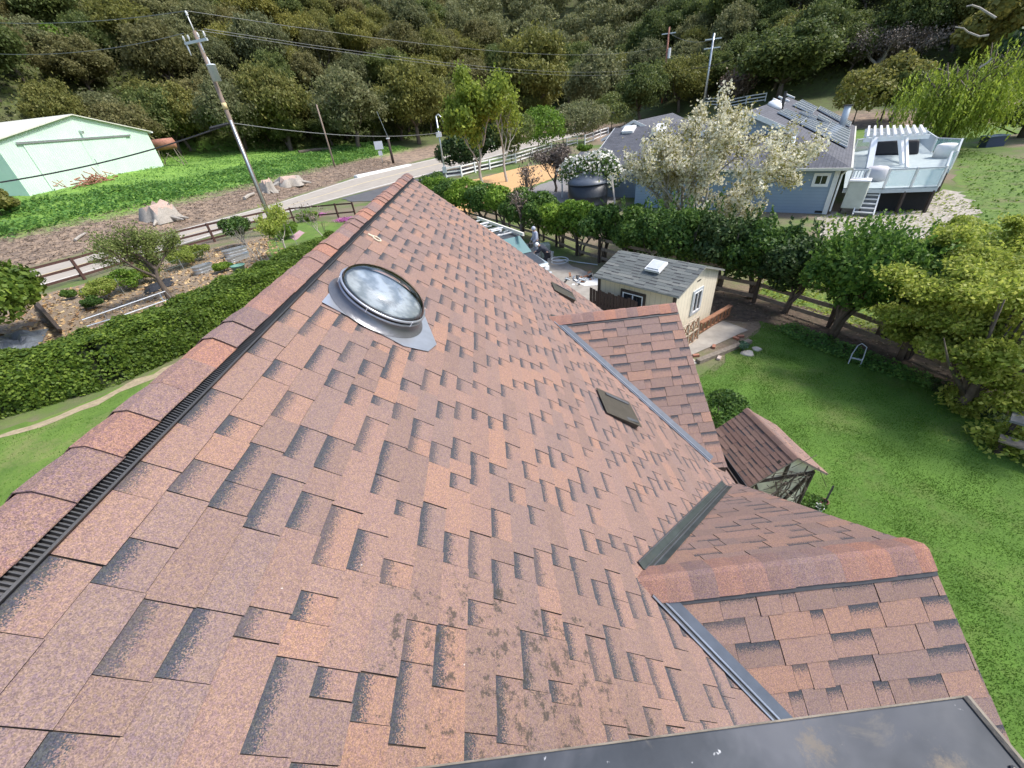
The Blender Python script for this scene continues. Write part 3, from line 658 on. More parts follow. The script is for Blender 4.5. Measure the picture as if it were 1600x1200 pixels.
# cross gables
def gable(yc, seed):
    zr = 7 - 2.705; x_s = (-.0 + (7 - 2.112 - zr) / TA); xe = 2.70; half = 1.95; g = thing  # ridge start where it leaves the main slope
    U = Vector((1, 0, 0)); Sn = Vector((0, -math.cos(AN), -math.sin(AN))); Sf = Vector((0, math.cos(AN), -math.sin(AN)))
    Wd = half / math.cos(AN); L0 = xe - (x_s - .05)
    slo = lambda s: max(0.0, (s * math.sin(AN)) / TA - .10)          # the slope starts further out as it goes down
    lfun = lambda s: L0 + .055 * s
    for Sv, sd in ((Sn, 1), (Sf, 2)):
        ob = shingles('gable_slope', m_shin, (x_s - .05, yc, zr), U, Sv, L0, Wd, parent=house, seed=seed * 10 + sd, S0fun=slo, Lfun=lfun)
    mb = MB()
    xb = x_s
    for sgn in (-1, 1):
        a = Vector((xe + .0, yc, zr - .006)); b = Vector((xe + .13, yc + sgn * half, zr - half * TA - .006)); c = Vector((x_s, yc, zr - .006)); d_ = Vector((x_s + half, yc + sgn * half, zr - half * TA - .006))
        dn = Vector((0, 0, -.1))
        mb.add([c, a, b, d_, c + dn, a + dn, b + dn, d_ + dn], [(0, 1, 2, 3), (4, 7, 6, 5), (1, 5, 6, 2), (2, 6, 7, 3)])
    mb.build('gable_deck', m_darkw, house)
    mb = MB(); mb.add([(xe - .1, yc - half, 0), (xe - .1, yc + half, 0), (xe - .1, yc + half, zr - half * TA - .1), (xe - .1, yc, zr - .1), (xe - .1, yc - half, zr - half * TA - .1)], [(0, 1, 2, 3, 4)])
    mb.build('gable_wall', m_white, house)
    caps('gable_ridge_cap', (x_s - .03, yc, zr + .004), (xe - .02, yc, zr + .004), Sn, Sf, .145, .17, m_shcap, house, seed + 60, .024, .003)
    mb = MB()   # vent strip below the cap, near side
    for Sv in (Sn, Sf):
        nn_ = U.cross(Sv); nn_ = nn_ if nn_.z > 0 else -nn_
        a = Vector((x_s + .05, yc, zr)) + Sv * .15; b = Vector((xe, yc, zr)) + Sv * .15
        mb.hexa([a - Sv * .05, b - Sv * .05, b + Sv * .022, a + Sv * .022], [a - Sv * .05 + nn_ * .018, b - Sv * .05 + nn_ * .018, b + Sv * .022 + nn_ * .012, a + Sv * .022 + nn_ * .012])
    mb.build('gable_ridge_vent', m_blackpl, house)
    # valley flashing: a folded strip either side
    for sgn in (-1, 1):
        top = Vector((x_s, yc, zr)); bot = Vector((x_s + 1.86, yc + sgn * 1.86, zr - 1.86 * TA)); D = (bot - top).normalized()
        Sv = Sn if sgn < 0 else Sf; nG = U.cross(Sv); nG = nG if nG.z > 0 else -nG
        inG = (Vector((1, 0, 0)) - D * D.x); inG = (inG - nG * inG.dot(nG)).normalized()         # up the gable slope side
        inM = (Vector((0, -sgn, 0)) * -1); inM = Vector((-.2, sgn * 1.0, 0)); inM = (inM - nN * inM.dot(nN)); inM = (inM - D * inM.dot(D)).normalized()
        wG, wM = ((.085, .05) if sgn < 0 else (.07, .09))
        st = top + D * .10; en = bot + D * .02
        def strip(w0, w1, h0, h1, dirv, nn_, mat_, nm):
            m2 = MB(); m2.hexa([st + dirv * w0 + nn_ * (h0 - .004), en + dirv * w0 + nn_ * (h0 - .004), en + dirv * w1 + nn_ * (h1 - .004), st + dirv * w1 + nn_ * (h1 - .004)],
                               [st + dirv * w0 + nn_ * h0, en + dirv * w0 + nn_ * h0, en + dirv * w1 + nn_ * h1, st + dirv * w1 + nn_ * h1]); return m2
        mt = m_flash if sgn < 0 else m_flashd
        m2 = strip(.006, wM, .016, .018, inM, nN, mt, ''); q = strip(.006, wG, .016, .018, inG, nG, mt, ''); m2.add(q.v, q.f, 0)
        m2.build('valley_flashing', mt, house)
        m3 = MB()
        m3.tube([st + inM * wM + nN * .018, en + inM * wM + nN * .018], .006, 5)
        m3.tube([st + inG * .018 + nG * .02, en + inG * .018 + nG * .02], .006, 5)
        if sgn > 0: m3.tube([st + inM * .03 + nN * .02, en + inM * .03 + nN * .02], .004, 5)
        m3.build('valley_rib', m_flashl if sgn < 0 else m_flash, house)
        m4 = MB(); m4.bar(st + nN * .022 + inM * .006, en + nN * .022 + inM * .006, .024, .006, up=nN); m4.build('valley_groove', m_blackpl, house)
gable(5.66, 3); gable(1.45, 4)
# round skylight
sc_ = onroof(-1.035, 3.235, 0); uS = e1; uY = Vector((0, 1, 0))
sky_l = None
mb = MB()
fl = [(-.40, -.40), (.36, -.40), (.52, -.24), (.56, -.06), (.50, .16), (.36, .44), (-.40, .44)]
mb.plate([sc_ + uS * a + uY * b + nN * .016 for a, b in [(-.36, -.36), (.30, -.40), (.50, -.30), (.56, -.12), (.47, .10), (.34, .42), (-.36, .42)]], .004)
sk = mb.build('skylight', m_flashl, house)
mb = MB(); mb.lathe(sc_, [(.405, .018), (.385, .03), (.365, .05), (.352, .08), (.348, .10)], 56, nN, caps=False); mb.build('curb', M('pewter_flashing', (.16, .165, .18), .1, 6, .3, metal=.5), sk, True)
mb = MB(); mb.lathe(sc_, [(.352, .098), (.362, .100), (.362, .112), (.352, .114)], 56, nN, caps=False); mb.lathe(sc_, [(.352, .135), (.366, .137), (.366, .150), (.352, .152)], 56, nN, caps=False)
mb.build('ring', m_flashl, sk, True)
mb = MB(); mb.lathe(sc_, [(.349, .10), (.349, .15)], 56, nN, caps=False); mb.build('seal', m_black, sk, True)
mb = MB()
for k in range(6):
    mb = MB(); t = k * math.pi / 3 + .35; r_ = uS * math.cos(t) + uY * math.sin(t); mb.bar(sc_ + r_ * .366 + nN * .105, sc_ + r_ * .369 + nN * .155, .006, .006)
    mb.build('clip', m_white2, sk)
# dome of clear plastic with a mirrored reflector under it
n = NT('clear_dome'); gl = n.n('BsdfGlass', {'Color': (1, 1, 1, 1), 'Roughness': .015, 'IOR': 1.12}); tr = n.n('BsdfTransparent'); ms = n.n('MixShader', {0: .55})
gls = n.n('BsdfGlossy', {'Color': (1, 1, 1, 1), 'Roughness': .05}); fr = n.n('Fresnel', {'IOR': 1.45}); m2 = n.n('MixShader', {})
n.t.links.new(fr.outputs[0], m2.inputs[0]); n.t.links.new(tr.outputs[0], m2.inputs[1]); n.t.links.new(gls.outputs[0], m2.inputs[2]); n.t.links.new(m2.outputs[0], n.t.nodes['Material Output'].inputs[0]); m_dome = n.mat
mb = MB(); mb.lathe(sc_, [(.348 * math.cos(a), .15 + .155 * math.sin(a)) for a in [k * math.pi / 28 for k in range(14)]] + [(.002, .305)], 64, nN, caps=False); mb.build('dome', m_dome, sk, True)
n = NT('crinkled_reflector'); bw = n.noise(7, 5, .6, dist=1.2)
wv = n.n('TexWave', {'Vector': n.co, 'Scale': 2.2, 'Distortion': 9.0, 'Detail': 4.0, 'Detail Roughness': .7}).outputs['Fac']
m_refl = n.out(n.mix(wv, (.24, .28, .31), (.50, .55, .58)), .25, n.math('ADD', bw, wv), .004, .4, Metallic=.5)
mb = MB(); mb.lathe(sc_, [(.335, .150), (.30, .152), (.25, .145), (.18, .150), (.10, .142), (.002, .15)], 56, nN, caps=False); mb.build('reflector', m_refl, sk, True)
# two flat roof vents
def roof_vent(x, y, lx, ly):
    mb = MB(); P = [onroof(x + a * lx, y + b * ly, .03 + (.05 if a > 0 else .0)) for a, b in ((-.5, -.5), (.5, -.5), (.5, .5), (-.5, .5))]
    mb.plate(P, .006)
    mb.hexa([onroof(x + a * lx * .9, y + b * ly * .9, .01) for a, b in ((-.5, -.5), (.5, -.5), (.5, .5), (-.5, .5))], [onroof(x + a * lx * .9, y + b * ly * .9, .022 + (.05 if a > 0 else 0)) for a, b in ((-.5, -.5), (.5, -.5), (.5, .5), (-.5, .5))])
    o = mb.build('roof_vent', M('bronze_vent_metal', (.085, .078, .062), .15, 9, .45, metal=.3), house)
    for sg in (-1, 1):
        m2 = MB(); m2.bar(onroof(x - .28 * lx if sg > 0 else x + .05 * lx, y + sg * .36 * ly, .052), onroof(x + .42 * lx, y + sg * .36 * ly, .082), .05, .006, up=nN); m2.build('vent_rib', m_flash, o)
roof_vent(1.25, 3.78, .40, .50); roof_vent(1.25, 7.60, .40, .48)
# small pipe ring lying by the ridge
mb = MB(); c = onroof(-1.30, 4.72, .012); mb.tube([c + (uS * math.cos(t) + uY * math.sin(t)) * .045 for t in [k * math.pi / 8 for k in range(17)]], .009, 6); mb.tube([c - uS * .05, c - uS * .10 - uY * .02], .012, 6)
mb.build('tape_loop', M('cream_plastic', (.6, .55, .42), .1, 9, .5), label='small cream plastic loop left lying on the shingles beside the ridge vent', category='loop')
# chimney with sheet metal cap in the foreground
n = NT('stained_chimney_metal'); base = n.mix(n.map(n.noise(3.5, 6, .65), .3, .7), (.03, .036, .045), (.062, .070, .082))
base = n.mix(n.map(n.noise(1.3, 5, .6, dist=.8), .48, .62, 0, .8), base, (.10, .105, .12)); base = n.mix(n.map(n.noise(6, 6, .75, dist=.6), .56, .72, 0, .55), base, (.17, .15, .12))
base = n.mix(n.map(n.noise(26, 3, .6), .72, .77, 0, .9), base, (.55, .56, .57))
xyz = n.n('SeparateXYZ', {0: n.co}).outputs
def blotch(base, cx, cy, r0, r1, colr, amt=.9):
    dx = n.math('SUBTRACT', xyz[0], cx); dy = n.math('SUBTRACT', xyz[1], cy); d = n.math('SQRT', n.math('ADD', n.math('MULTIPLY', dx, dx), n.math('MULTIPLY', dy, dy)))
    d = n.math('ADD', d, n.math('MULTIPLY', n.math('SUBTRACT', n.noise(22, 7, .85), .5), .22)); return n.mix(n.map(d, r0, r1, amt, 0), base, colr)
CHX = 1.045; CHY = .315
base = blotch(base, CHX - .47, CHY + .08, .03, .10, (.12, .095, .068), .6); base = blotch(base, CHX - .46, CHY + .17, .0, .055, (.21, .165, .11), .6); base = blotch(base, CHX - .72, CHY + .245, .0, .04, (.19, .15, .10), .5)
m_chim = n.out(base, n.map(n.noise(4, 4), .3, .7, .5, .7), n.noise(5, 4), .004, .4, Metallic=.15, Specular_IOR_Level=.35)
ch = thing('chimney', 'boxed chimney with a flat dark grey stained sheet metal cap in the foreground', 'chimney', (.3, -.3, 4.6))
zc = 5.70; mb = MB(); mb.prism([(-.62, -.95), (CHX, -.95), (CHX, CHY), (-.62, CHY - .018)], zc - .006, zc)
mb.build('chimney_cap', m_chim, ch, bevel=.006)
mb = MB(); mb.bar((-.62, CHY - .018 + .003, zc - .035), (CHX, CHY + .003, zc - .035), .004, .06); mb.box((CHX + .003, (CHY - .95) / 2, zc - .03), (.004, CHY + .95, .07))
mb.tube([(CHX - .004, -.95, zc + .001), (CHX - .004, CHY, zc + .001)], .009, 6)
mb.build('cap_edge', M('worn_metal_edge', (.22, .19, .15), .35, 14, .7, metal=.1), ch)
mb = MB(); mb.prism([(-.56, -.9), (CHX - .05, -.9), (CHX - .05, CHY - .06), (-.56, CHY - .06)], 3.5, zc - .01); mb.build('chase', M('brown_chase_siding', (.16, .10, .08), .2, 8), ch)
mb = MB(); mb.lathe((CHX - .03, CHY - .13, zc), [(.006, 0), (.006, .005), (.002, .007)], 8); mb.build('screw', m_blackpl, ch)

# ---------------------------------------------------------------- fences
def fence(name, label, pts, H, rails, pm, rm, pw=.12, rw=.03, rh=.13, tilt=0, group=None, terrain=False, top=.12, lens=None):
    pts = [Vector((p[0], p[1], float(terr(p[0], p[1])) if terrain else 0)) for p in pts]
    t = thing(name, label, 'fence', pts[0], group); rnd = random.Random(len(pts) * 7)
    for i, p in enumerate(pts):
        mb = MB(); d = (pts[min(i + 1, len(pts) - 1)] - pts[max(i - 1, 0)]); d.z = 0; d.normalize(); s_ = Vector((-d.y, d.x, 0))
        lx = rnd.uniform(-.03, .03) if tilt else 0
        mb.hexa([p + d * a * pw / 2 + s_ * b * pw / 2 - Vector((0, 0, .2)) for a, b in ((-1, -1), (1, -1), (1, 1), (-1, 1))], [p + d * a * pw / 2 + s_ * b * pw / 2 + Vector((lx, 0, H)) for a, b in ((-1, -1), (1, -1), (1, 1), (-1, 1))]); mb.build('post', pm, t)
    for i in range(len(pts) - 1):
        for k in range(rails):
            z = H - top - k * (H - top * 1.6) / max(1, rails - .6); mb = MB()
            d = (pts[i + 1] - pts[i]).normalized(); s_ = Vector((-d.y, d.x, 0)) * (pw / 2 + rw / 2 + .003)
            mb.bar(pts[i] + s_ + Vector((0, 0, z)), pts[i + 1] + s_ + Vector((0, 0, z + rnd.uniform(-.03, .03) * (tilt > 0))), rw, rh); mb.build('rail', rm, t)
    return t
def dense(L, step):
    out = []
    for i in range(len(L) - 1):
        a = Vector((L[i][0], L[i][1], 0)); b = Vector((L[i + 1][0], L[i + 1][1], 0)); k = max(1, round((b - a).length / step))
        out += [a.lerp(b, j / k) for j in range(k)]
    return out + [Vector((L[-1][0], L[-1][1], 0))]
P_ = lambda x, y: at(x, y)
fence('ranch_fence', 'red brown three rail fence along the road on the left, behind the garden bed', [(-31.5, 22.6), P_(133, 437), P_(207, 413), P_(336, 378), P_(432, 355)], 1.5, 3, m_brownf, m_brownf, .15, .04, .15, 1)
fence('ranch_fence', 'dark brown rail fence curving past the bright green lawn to the driveway', [P_(432, 355), P_(460, 346), P_(529, 340), P_(556, 338)], 1.25, 2, m_brownf, m_brownf, .13, .04, .12, 1)
WF = [P_(698, 279), P_(722, 276), P_(743, 270), P_(766, 265), P_(806, 255), P_(832, 246), P_(862, 236)]
fence('white_fence', 'white three rail vinyl fence beside the road behind the bare spring trees', WF, 1.35, 3, m_white2, m_white2, .16, .05, .16)
fence('white_fence', 'white rail fence section left of the slate grey roof in front of olive shrubs', [P_(886, 229), P_(902, 225)], 1.5, 3, m_white2, m_white2, .16, .05, .16)
fence('white_fence', 'white rail fence section ending beside the gable of the slate roofed house', [P_(914, 226), P_(927, 221), P_(938, 216), P_(950, 212)], 1.7, 3, m_white2, m_white2, .18, .06, .18)
fence('white_fence', 'far white rail fence across the green lawn behind the cream blossom tree', [att(1098, 166), att(1120, 167), att(1140, 168), att(1165, 163), att(1195, 159)], 1.6, 3, m_white2, m_white2, .2, .06, .2, terrain=True)
BF = dense([(-6.3, 45.0), (-3.4, 38.2), (.4, 31.6), (2.9, 26.4), (4.5, 22.2), (6.2, 19.0), (8.0, 16.2), (9.75, 14.0), (10.9, 11.55), (11.6, 9.3), (12.3, 6.6), (12.7, 4.0), (12.9, 1.0)], 2.3)
fence('wooden_fence', 'long weathered brown board fence running behind the cream shed and under the hedge trees', BF, 1.3, 3, m_darkw, m_oldw, .11, .03, .14, 1)

# ---------------------------------------------------------------- clipped hedge on the left
def hedge(name, label, spine, wbase, H, n, ls, mat):
    rng = np.random.default_rng(77); sp = [Vector(p) for p in spine]
    t = thing(name, label, 'hedge', sp[0])
    L = [0]
    for a, b in zip(sp, sp[1:]): L.append(L[-1] + (b - a).length)
    S = np.array([tuple(p) for p in sp]); s = rng.uniform(0, L[-1], n)
    c = np.stack([np.interp(s, L, S[:, k]) for k in range(3)], 1); c2 = np.stack([np.interp(s + .1, L, S[:, k]) for k in range(3)], 1); c0 = np.stack([np.interp(s - .1, L, S[:, k]) for k in range(3)], 1)
    d = c2 - c0; d /= np.linalg.norm(d, axis=1, keepdims=True); sd = np.stack([d[:, 1], -d[:, 0], d[:, 2] * 0], 1)
    lump = .1 * np.sin(s * 2.1) * np.sin(s * .83 + 1) + .05 * np.sin(s * 5.3)
    q = rng.random(n); tp = q < .5
    w2 = wbase / 2
    off = np.where(tp, rng.uniform(-1, 1, n) * w2, np.where(rng.random(n) < .5, -1, 1) * w2)
    z = np.where(tp, H, rng.uniform(0, H, n)); hr = np.clip((np.abs(off) / w2 - .72) / .28, 0, 1) * np.clip((z / H - .8) / .2, 0, 1)
    lump2 = .07 * np.sin(s * 3.1 + z * 4) * np.cos(s * 1.3 + off * 3)
    off = off * (1 - .12 * hr) + np.sign(off) * (~tp) * (lump2 - .05 * (z / H)); z = z - .16 * hr + np.where(tp, lump + lump2, 0)
    P = c + sd * off[:, None]; P[:, 2] += z; P += rng.normal(size=P.shape) * .045
    N = np.where(tp[:, None], np.array([[0, 0, 1.0]]), sd * np.sign(off)[:, None]) + rng.normal(size=P.shape) * .6 + np.array([0, 0, .25])
    npmesh('foliage', quads_at(P, N, ls * (.6 + .8 * rng.random(n)), 1.5, rng), 4, mat, t)
    mb = MB(); W_ = w2 - .12
    for i in range(len(sp) - 1):
        dd = (sp[i + 1] - sp[i]).normalized(); sv = Vector((dd.y, -dd.x, 0)) * W_
        mb.hexa([sp[i] - sv, sp[i + 1] - sv, sp[i + 1] + sv, sp[i] + sv], [sp[i] - sv + Vector((0, 0, H - .15)), sp[i + 1] - sv + Vector((0, 0, H - .15)), sp[i + 1] + sv * .95 + Vector((0, 0, H - .15)), sp[i] + sv * .95 + Vector((0, 0, H - .15))])
    mb.build('dark_core', M('hedge_core', (.03, .045, .015), .4, 12, .9), t)  # solid dark box that keeps the foliage from showing through
    return t
hedge('boxwood_hedge', 'long thick clipped green hedge between the lawn and the garden bed on the left', [(-24, 10.2, 0), (-19.6, 11.9, 0), (-17.2, 12.8, 0), (-15.1, 14.0, 0), (-13.6, 16.2, 0), (-12.2, 19.6, 0), (-11.0, 23.2, 0), (-9.6, 27.2, 0)], 2.5, 1.5, 120000, .075, L_hedge)

m_wire = M('dull_wire', (.16, .17, .17), .1, 3, .6)
# ---------------------------------------------------------------- poles and wires
def pole(name, label, base, H, r0, r1, lean=(0, 0), mat=None):
    t = thing(name, label, 'utility pole' if 'utility' in name else 'pole', base); b = Vector(base); top = b + Vector((lean[0], lean[1], H))
    MB().tube([b - Vector((0, 0, .4)), b.lerp(top, .5), top], [r0, (r0 + r1) / 2, r1], 12).build('shaft', mat or m_polew, t, True)
    return t, b, top
pb = at(432, 366); Hp = hgt(pb, 321, 48)
t, b, top = pole('utility_pole', 'tall wooden utility pole with crossarm, insulators and grey transformer beside the road', pb, Hp, .19, .12)
ax = Vector((RT[0], RT[1], 0)).normalized(); ax = (ax * .95 + Vector((0, -.3, 0))).normalized(); ay = Vector((-ax.y, ax.x, 0))
xz = top.z - .55
MB().bar(top - Vector((0, 0, .55)) - ax * 1.05 - ay * .16, top - Vector((0, 0, .55)) + ax * 1.0 - ay * .16, .12, .14).build('crossarm', m_steel, t)
for k, (u, ww, hh_) in enumerate(((-1.0, -.16, .34), (-.55, -.16, .34), (.9, -.16, .36), (.35, -.16, .36))):
    c = top + ax * u + ay * ww + Vector((0, 0, -.48))
    MB().lathe(c, [(.03, 0), (.03, .1), (.075, .13), (.05, .18), (.075, .21), (.045, .27), (.06, .30), (.01, hh_)], 10).build('insulator', m_white2, t, True)
for u in (-.95, .28):
    c = top + ax * u - ay * .16 + Vector((0, 0, -.65)); MB().tube([c, c + ax * .12 - ay * .1 + Vector((0, 0, -.55))], [.05, .035], 8).build('fuse_cutout', m_white2, t, True)
MB().tube([top - Vector((0, 0, .1)), top - ax * .05 + Vector((0, 0, .75))], .035, 6).build('pole_pin', m_white2, t, True)
MB().lathe(top - ax * .05 + Vector((0, 0, .75)), [(.03, 0), (.09, .06), (.05, .12), (.085, .17), (.03, .27)], 10).build('insulator', m_white2, t, True)
c = top + ax * .48 - ay * .2 + Vector((0, 0, -2.75))
tr_ = MB().lathe(c, [(.02, -.02), (.27, 0), (.27, .85), (.29, .86), (.29, .90), (.2, .95), (.02, .97)], 20).build('transformer', m_steel, t, True)
MB().lathe(c + Vector((-.05, 0, .95)), [(.05, 0), (.07, .06), (.045, .12), (.07, .18), (.04, .3), (.01, .4)], 10).build('bushing', m_white2, tr_, True)
MB().bar(top + Vector((0, 0, -2.3)), c + Vector((0, 0, .45)), .1, .2).build('bracket', m_steel, t)
cz_ = b + ax * .17 - ay * .15
MB().tube([cz_, cz_ + Vector((0, 0, Hp * .62))], .085, 8).build('riser_conduit', m_galv, t, True)
MB().tube([b + Vector((0, 0, Hp * .67)), b + Vector((0, 0, Hp * .70))], .165, 12).build('band', m_yline, t, True)
poleTop = top; poleB = b
p2 = at(527, 273); pole('wooden_pole', 'short bare brown wooden pole on the bank across the road', p2, hgt(p2, 495, 163), .16, .12)
p3 = att(615, 256); tq, bq, tt = pole('wooden_pole', 'dark brown cut off pole with a bracket on top beside the white sign', p3, hgt(p3, 608, 217), .26, .22, mat=m_darkw)
MB().box(tt + Vector((0, 0, .1)), (.6, .25, .2)).build('bracket', m_white, tq); MB().tube([tt + Vector((.1, 0, .1)), tt + Vector((-.4, 0, 2.2)), tt + Vector((-.9, 0, 4.4))], .03, 5).build('riser_wire', m_galv, tq)
ps = att(598, 254); st_ = thing('road_sign', 'small white rectangular road sign on a thin post at the bank edge', 'sign', ps); Hs = hgt(ps, 589, 221)
MB().tube([ps, ps + Vector((0, 0, Hs))], .05, 6).build('sign_post', m_galv, st_)
sgx = Vector((RT[0], RT[1], 0)).normalized()
MB().box(ps + Vector((0, -.08, Hs - .65)), (1.6, .04, 1.35), (sgx, Vector((-sgx.y, sgx.x, 0)), Vector((0, 0, 1)))).build('sign_panel', m_white2, st_)
MB().box(ps + Vector((0, -.08, Hs - 1.95)), (.75, .04, .8), (sgx, Vector((-sgx.y, sgx.x, 0)), Vector((0, 0, 1)))).build('lower_panel', m_white2, st_)
pm = at(697, 279); Hm = hgt(pm, 684, 181)
t, b, mtop = pole('service_pole', 'slim grey metal service pole with lamp and meter box beside the white fence', pm, Hm, .12, .09, mat=m_galv)
t['category'] = 'pole'
MB().box(b + Vector((0, -.12, Hm * .72)), (.7, .25, .55)).build('junction_box', m_white2, t)
MB().tube([mtop, mtop + Vector((.35, 0, .15)), mtop + Vector((.75, 0, -.35)), mtop + Vector((.8, 0, -1.1))], .07, 8).build('weatherhead', m_galv, t, True)
MB().box(b + Vector((0, -.15, 1.1)), (.55, .3, .75), None).build('meter_box', m_steel, t)
def wire(label, A, B, sag, r, name='overhead_cable', mat=None, grp=None, N_=16):
    A = Vector(A); B = Vector(B); pts = [A.lerp(B, k / N_) - Vector((0, 0, sag * 4 * (k / N_) * (1 - k / N_))) for k in range(N_ + 1)]
    MB().tube(pts, r, 5).build(name, mat or m_black, label=label, cat='cable', group=grp)
ca = poleB + Vector((0, 0, hgt(poleB, 362, 192)))
wire('thick dark service cable from the utility pole to the grey meter pole', ca, b + Vector((0, 0, hgt(b, 690, 207))), .6, .03, mat=m_wire)
dl = ray(0, 285); dl = dl / np.linalg.norm(dl); sc2 = 44
wire('thick dark cable from the utility pole sloping down left across the green barn', ca, Vector(CAM + dl * sc2), .35, .045)
MB().lathe(ca.lerp(Vector(CAM + dl * sc2), .06), [(.03, -.7), (.09, -.6), (.09, .6), (.03, .7)], 8, (Vector(CAM + dl * sc2) - ca)).build('splice_case', m_black, label='black splice case hanging on the cable just left of the utility pole', category='splice case')
def skyp(px, py, s): d = ray(px, py); d = d / np.linalg.norm(d); return Vector(CAM + d * s)
for k, (A, Bp, rr_) in enumerate(((poleTop + Vector((0, 0, 1.0)), (1045, 70, 150), .016), (poleTop + ax * .9, (1048, 98, 150), .016), (poleTop + ax * .3, (1050, 104, 150), .016))):
    wire(('topmost thin power line from the utility pole across the wooded hill', 'middle thin power line from the utility pole across the wooded hill', 'lowest thin power line from the utility pole across the wooded hill')[k], A, skyp(*Bp), 2.2, rr_, 'power_line', m_wire)
wire('thin power line from the top of the utility pole off to the left', poleTop + Vector((0, 0, 1.0)), skyp(-40, 34, 60), .3, .02, 'power_line', m_wire)
wire('thin power line from the crossarm of the utility pole off to the left', poleTop - ax * 1.0, skyp(-40, 82, 60), .5, .02, 'power_line', m_wire)
def far_pole(label, px0, py0, px1, py1, s, arms, mat):
    q = skyp(px1, py1, s); H = 14; b = Vector((q.x, q.y, float(terr(q.x, q.y)))); H = q.z - b.z
    t, b, top = pole('utility_pole', label, b, H, .25, .2, mat=mat)
    for z in arms: MB().bar(top - Vector((0, 0, z)) - ax * 1.6, top - Vector((0, 0, z)) + ax * 1.6, .2, .2).build('crossarm', m_galv, t)
    return t, top
tp_, tq_ = far_pole('distant pale utility pole with two crossarms rising from the trees near the far road', 1103, 112, 1116, 52, 120, (.9, 2.4), m_galv)
tp2, tq2 = far_pole('distant brown utility pole with a white transformer among the hillside oaks', 1042, 80, 1046, 42, 135, (1.2,), m_rust)
MB().tube([tq2 + Vector((.5, -.3, -4)), tq2 + Vector((.5, -.3, -6))], .35, 8).build('transformer', m_white2, tp2)
wire('distant sagging cable in front of the far pale utility pole', skyp(1080, 107, 118), skyp(1150, 90, 118), .4, .05)
wire('power line between the two distant utility poles', tq2 - Vector((0, 0, 1)), tq_ - Vector((0, 0, 1)), 1, .03, 'power_line', m_wire)

# ---------------------------------------------------------------- green barn and the things round it
zb = 4.2; BL = at(40, 296, zb); BR = at(257, 261, zb); fd = (BR - BL); Wb = fd.length; fd.normalize(); bk = Vector((-fd.y, fd.x, 0)); bk = bk if bk.x < 0 else -bk
def BP(u, v, z): return BL + fd * u + bk * v + Vector((0, 0, z))
he = (hgt(BR, 228, 201) + hgt(BL, 0, 228)) / 2; hp_ = hgt(BP(Wb * .5, 0, 0), 105, 181)
n = NT('green_corrugated_steel'); pos = n.n('SeparateXYZ', {0: n.co}).outputs
ph = n.math('ADD', n.math('MULTIPLY', pos[0], fd.x), n.math('MULTIPLY', pos[1], fd.y)); cor = n.math('SINE', n.math('MULTIPLY', ph, 6.283 / .30))
cl = n.mix(n.map(n.noise(.5, 5, .7), .35, .7), (.55, .73, .61), (.64, .80, .68)); cl = n.mix(n.map(n.noise(3, 5, .7), .55, .8, 0, .25), cl, (.42, .52, .44))
m_barn = n.out(cl, .45, cor, .04, .6)
barn = thing('barn', 'large pale green corrugated steel barn with sliding doors on the grassy rise', 'barn', BL)
DB = 17
mb = MB(); mb.add([BP(0, 0, -1), BP(Wb, 0, -1), BP(Wb, 0, he), BP(Wb / 2, 0, hp_), BP(0, 0, he), BP(0, DB, -1), BP(Wb, DB, -1), BP(Wb, DB, he), BP(Wb / 2, DB, hp_), BP(0, DB, he)],
    [(0, 1, 2, 3, 4), (9, 8, 7, 6, 5), (0, 4, 9, 5), (1, 6, 7, 2)]); mb.build('wall', m_barn, barn)
mb = MB()
for s_ in (0, 1):
    a = Wb * s_ + (.45 if s_ else -.45); slope = (hp_ - he) / (Wb / 2); ze = he - slope * .45
    mb.hexa([BP(a, -.4, ze + .04), BP(Wb / 2, -.4, hp_ + .04), BP(Wb / 2, DB + .4, hp_ + .04), BP(a, DB + .4, ze + .04)], [BP(a, -.4, ze + .16), BP(Wb / 2, -.4, hp_ + .16), BP(Wb / 2, DB + .4, hp_ + .16), BP(a, DB + .4, ze + .16)])
mb.build('roof', M('pale_barn_roof', (.60, .60, .52), .1, 2, .5), barn)
for a, b2 in ((Wb * .13, Wb * .47), (Wb * .47, Wb * .80)):
    dd_ = MB().hexa([BP(a + .02, -.10, -.6), BP(b2 - .02, -.10, -.6), BP(b2 - .02, -.03, -.6), BP(a + .02, -.03, -.6)], [BP(a + .02, -.10, he * .92), BP(b2 - .02, -.10, he * .92), BP(b2 - .02, -.03, he * .92), BP(a + .02, -.03, he * .92)]).build('sliding_door', m_barn, barn)
    if a > Wb * .3: MB().bar(BP(a + .35, -.16, 1.4), BP(a + .35, -.16, 2.2), .06, .1).build('handle', m_galv, dd_)
mb = MB().bar(BP(Wb * .10, -.16, he * .94), BP(Wb * .84, -.16, he * .94), .12, .22); mb.build('door_track', m_galv, barn)
MB().bar(BP(Wb * .5, -.05, he * 1.10), BP(Wb * .5, -.5, he * 1.08), .25, .3).build('gable_lamp', m_galv, barn)
MB().bar(BP(Wb + .45, -.5, he - .1), BP(Wb + .45, DB, he - .1), .25, .2).build('gutter', m_white2, barn)
mb = MB(); rnd = random.Random(5); c0 = att(26, 292)
pl = MB().hexa([att(24, 296) + Vector((0, 0, .05)), att(70, 292) + Vector((0, 0, .05)), att(66, 286) + Vector((0, 0, .05)), att(22, 290) + Vector((0, 0, .05))], [att(24, 296) + Vector((0, 0, .7)), att(70, 292) + Vector((0, 0, .6)), att(66, 286) + Vector((0, 0, 1.3)), att(22, 290) + Vector((0, 0, 1.4))])
pl.build('sheet_stack', m_white, label='stack of white sheets leaning on the grass at the near corner of the green barn', category='sheets', bevel=.03)
c0 = att(150, 287); mb = MB()
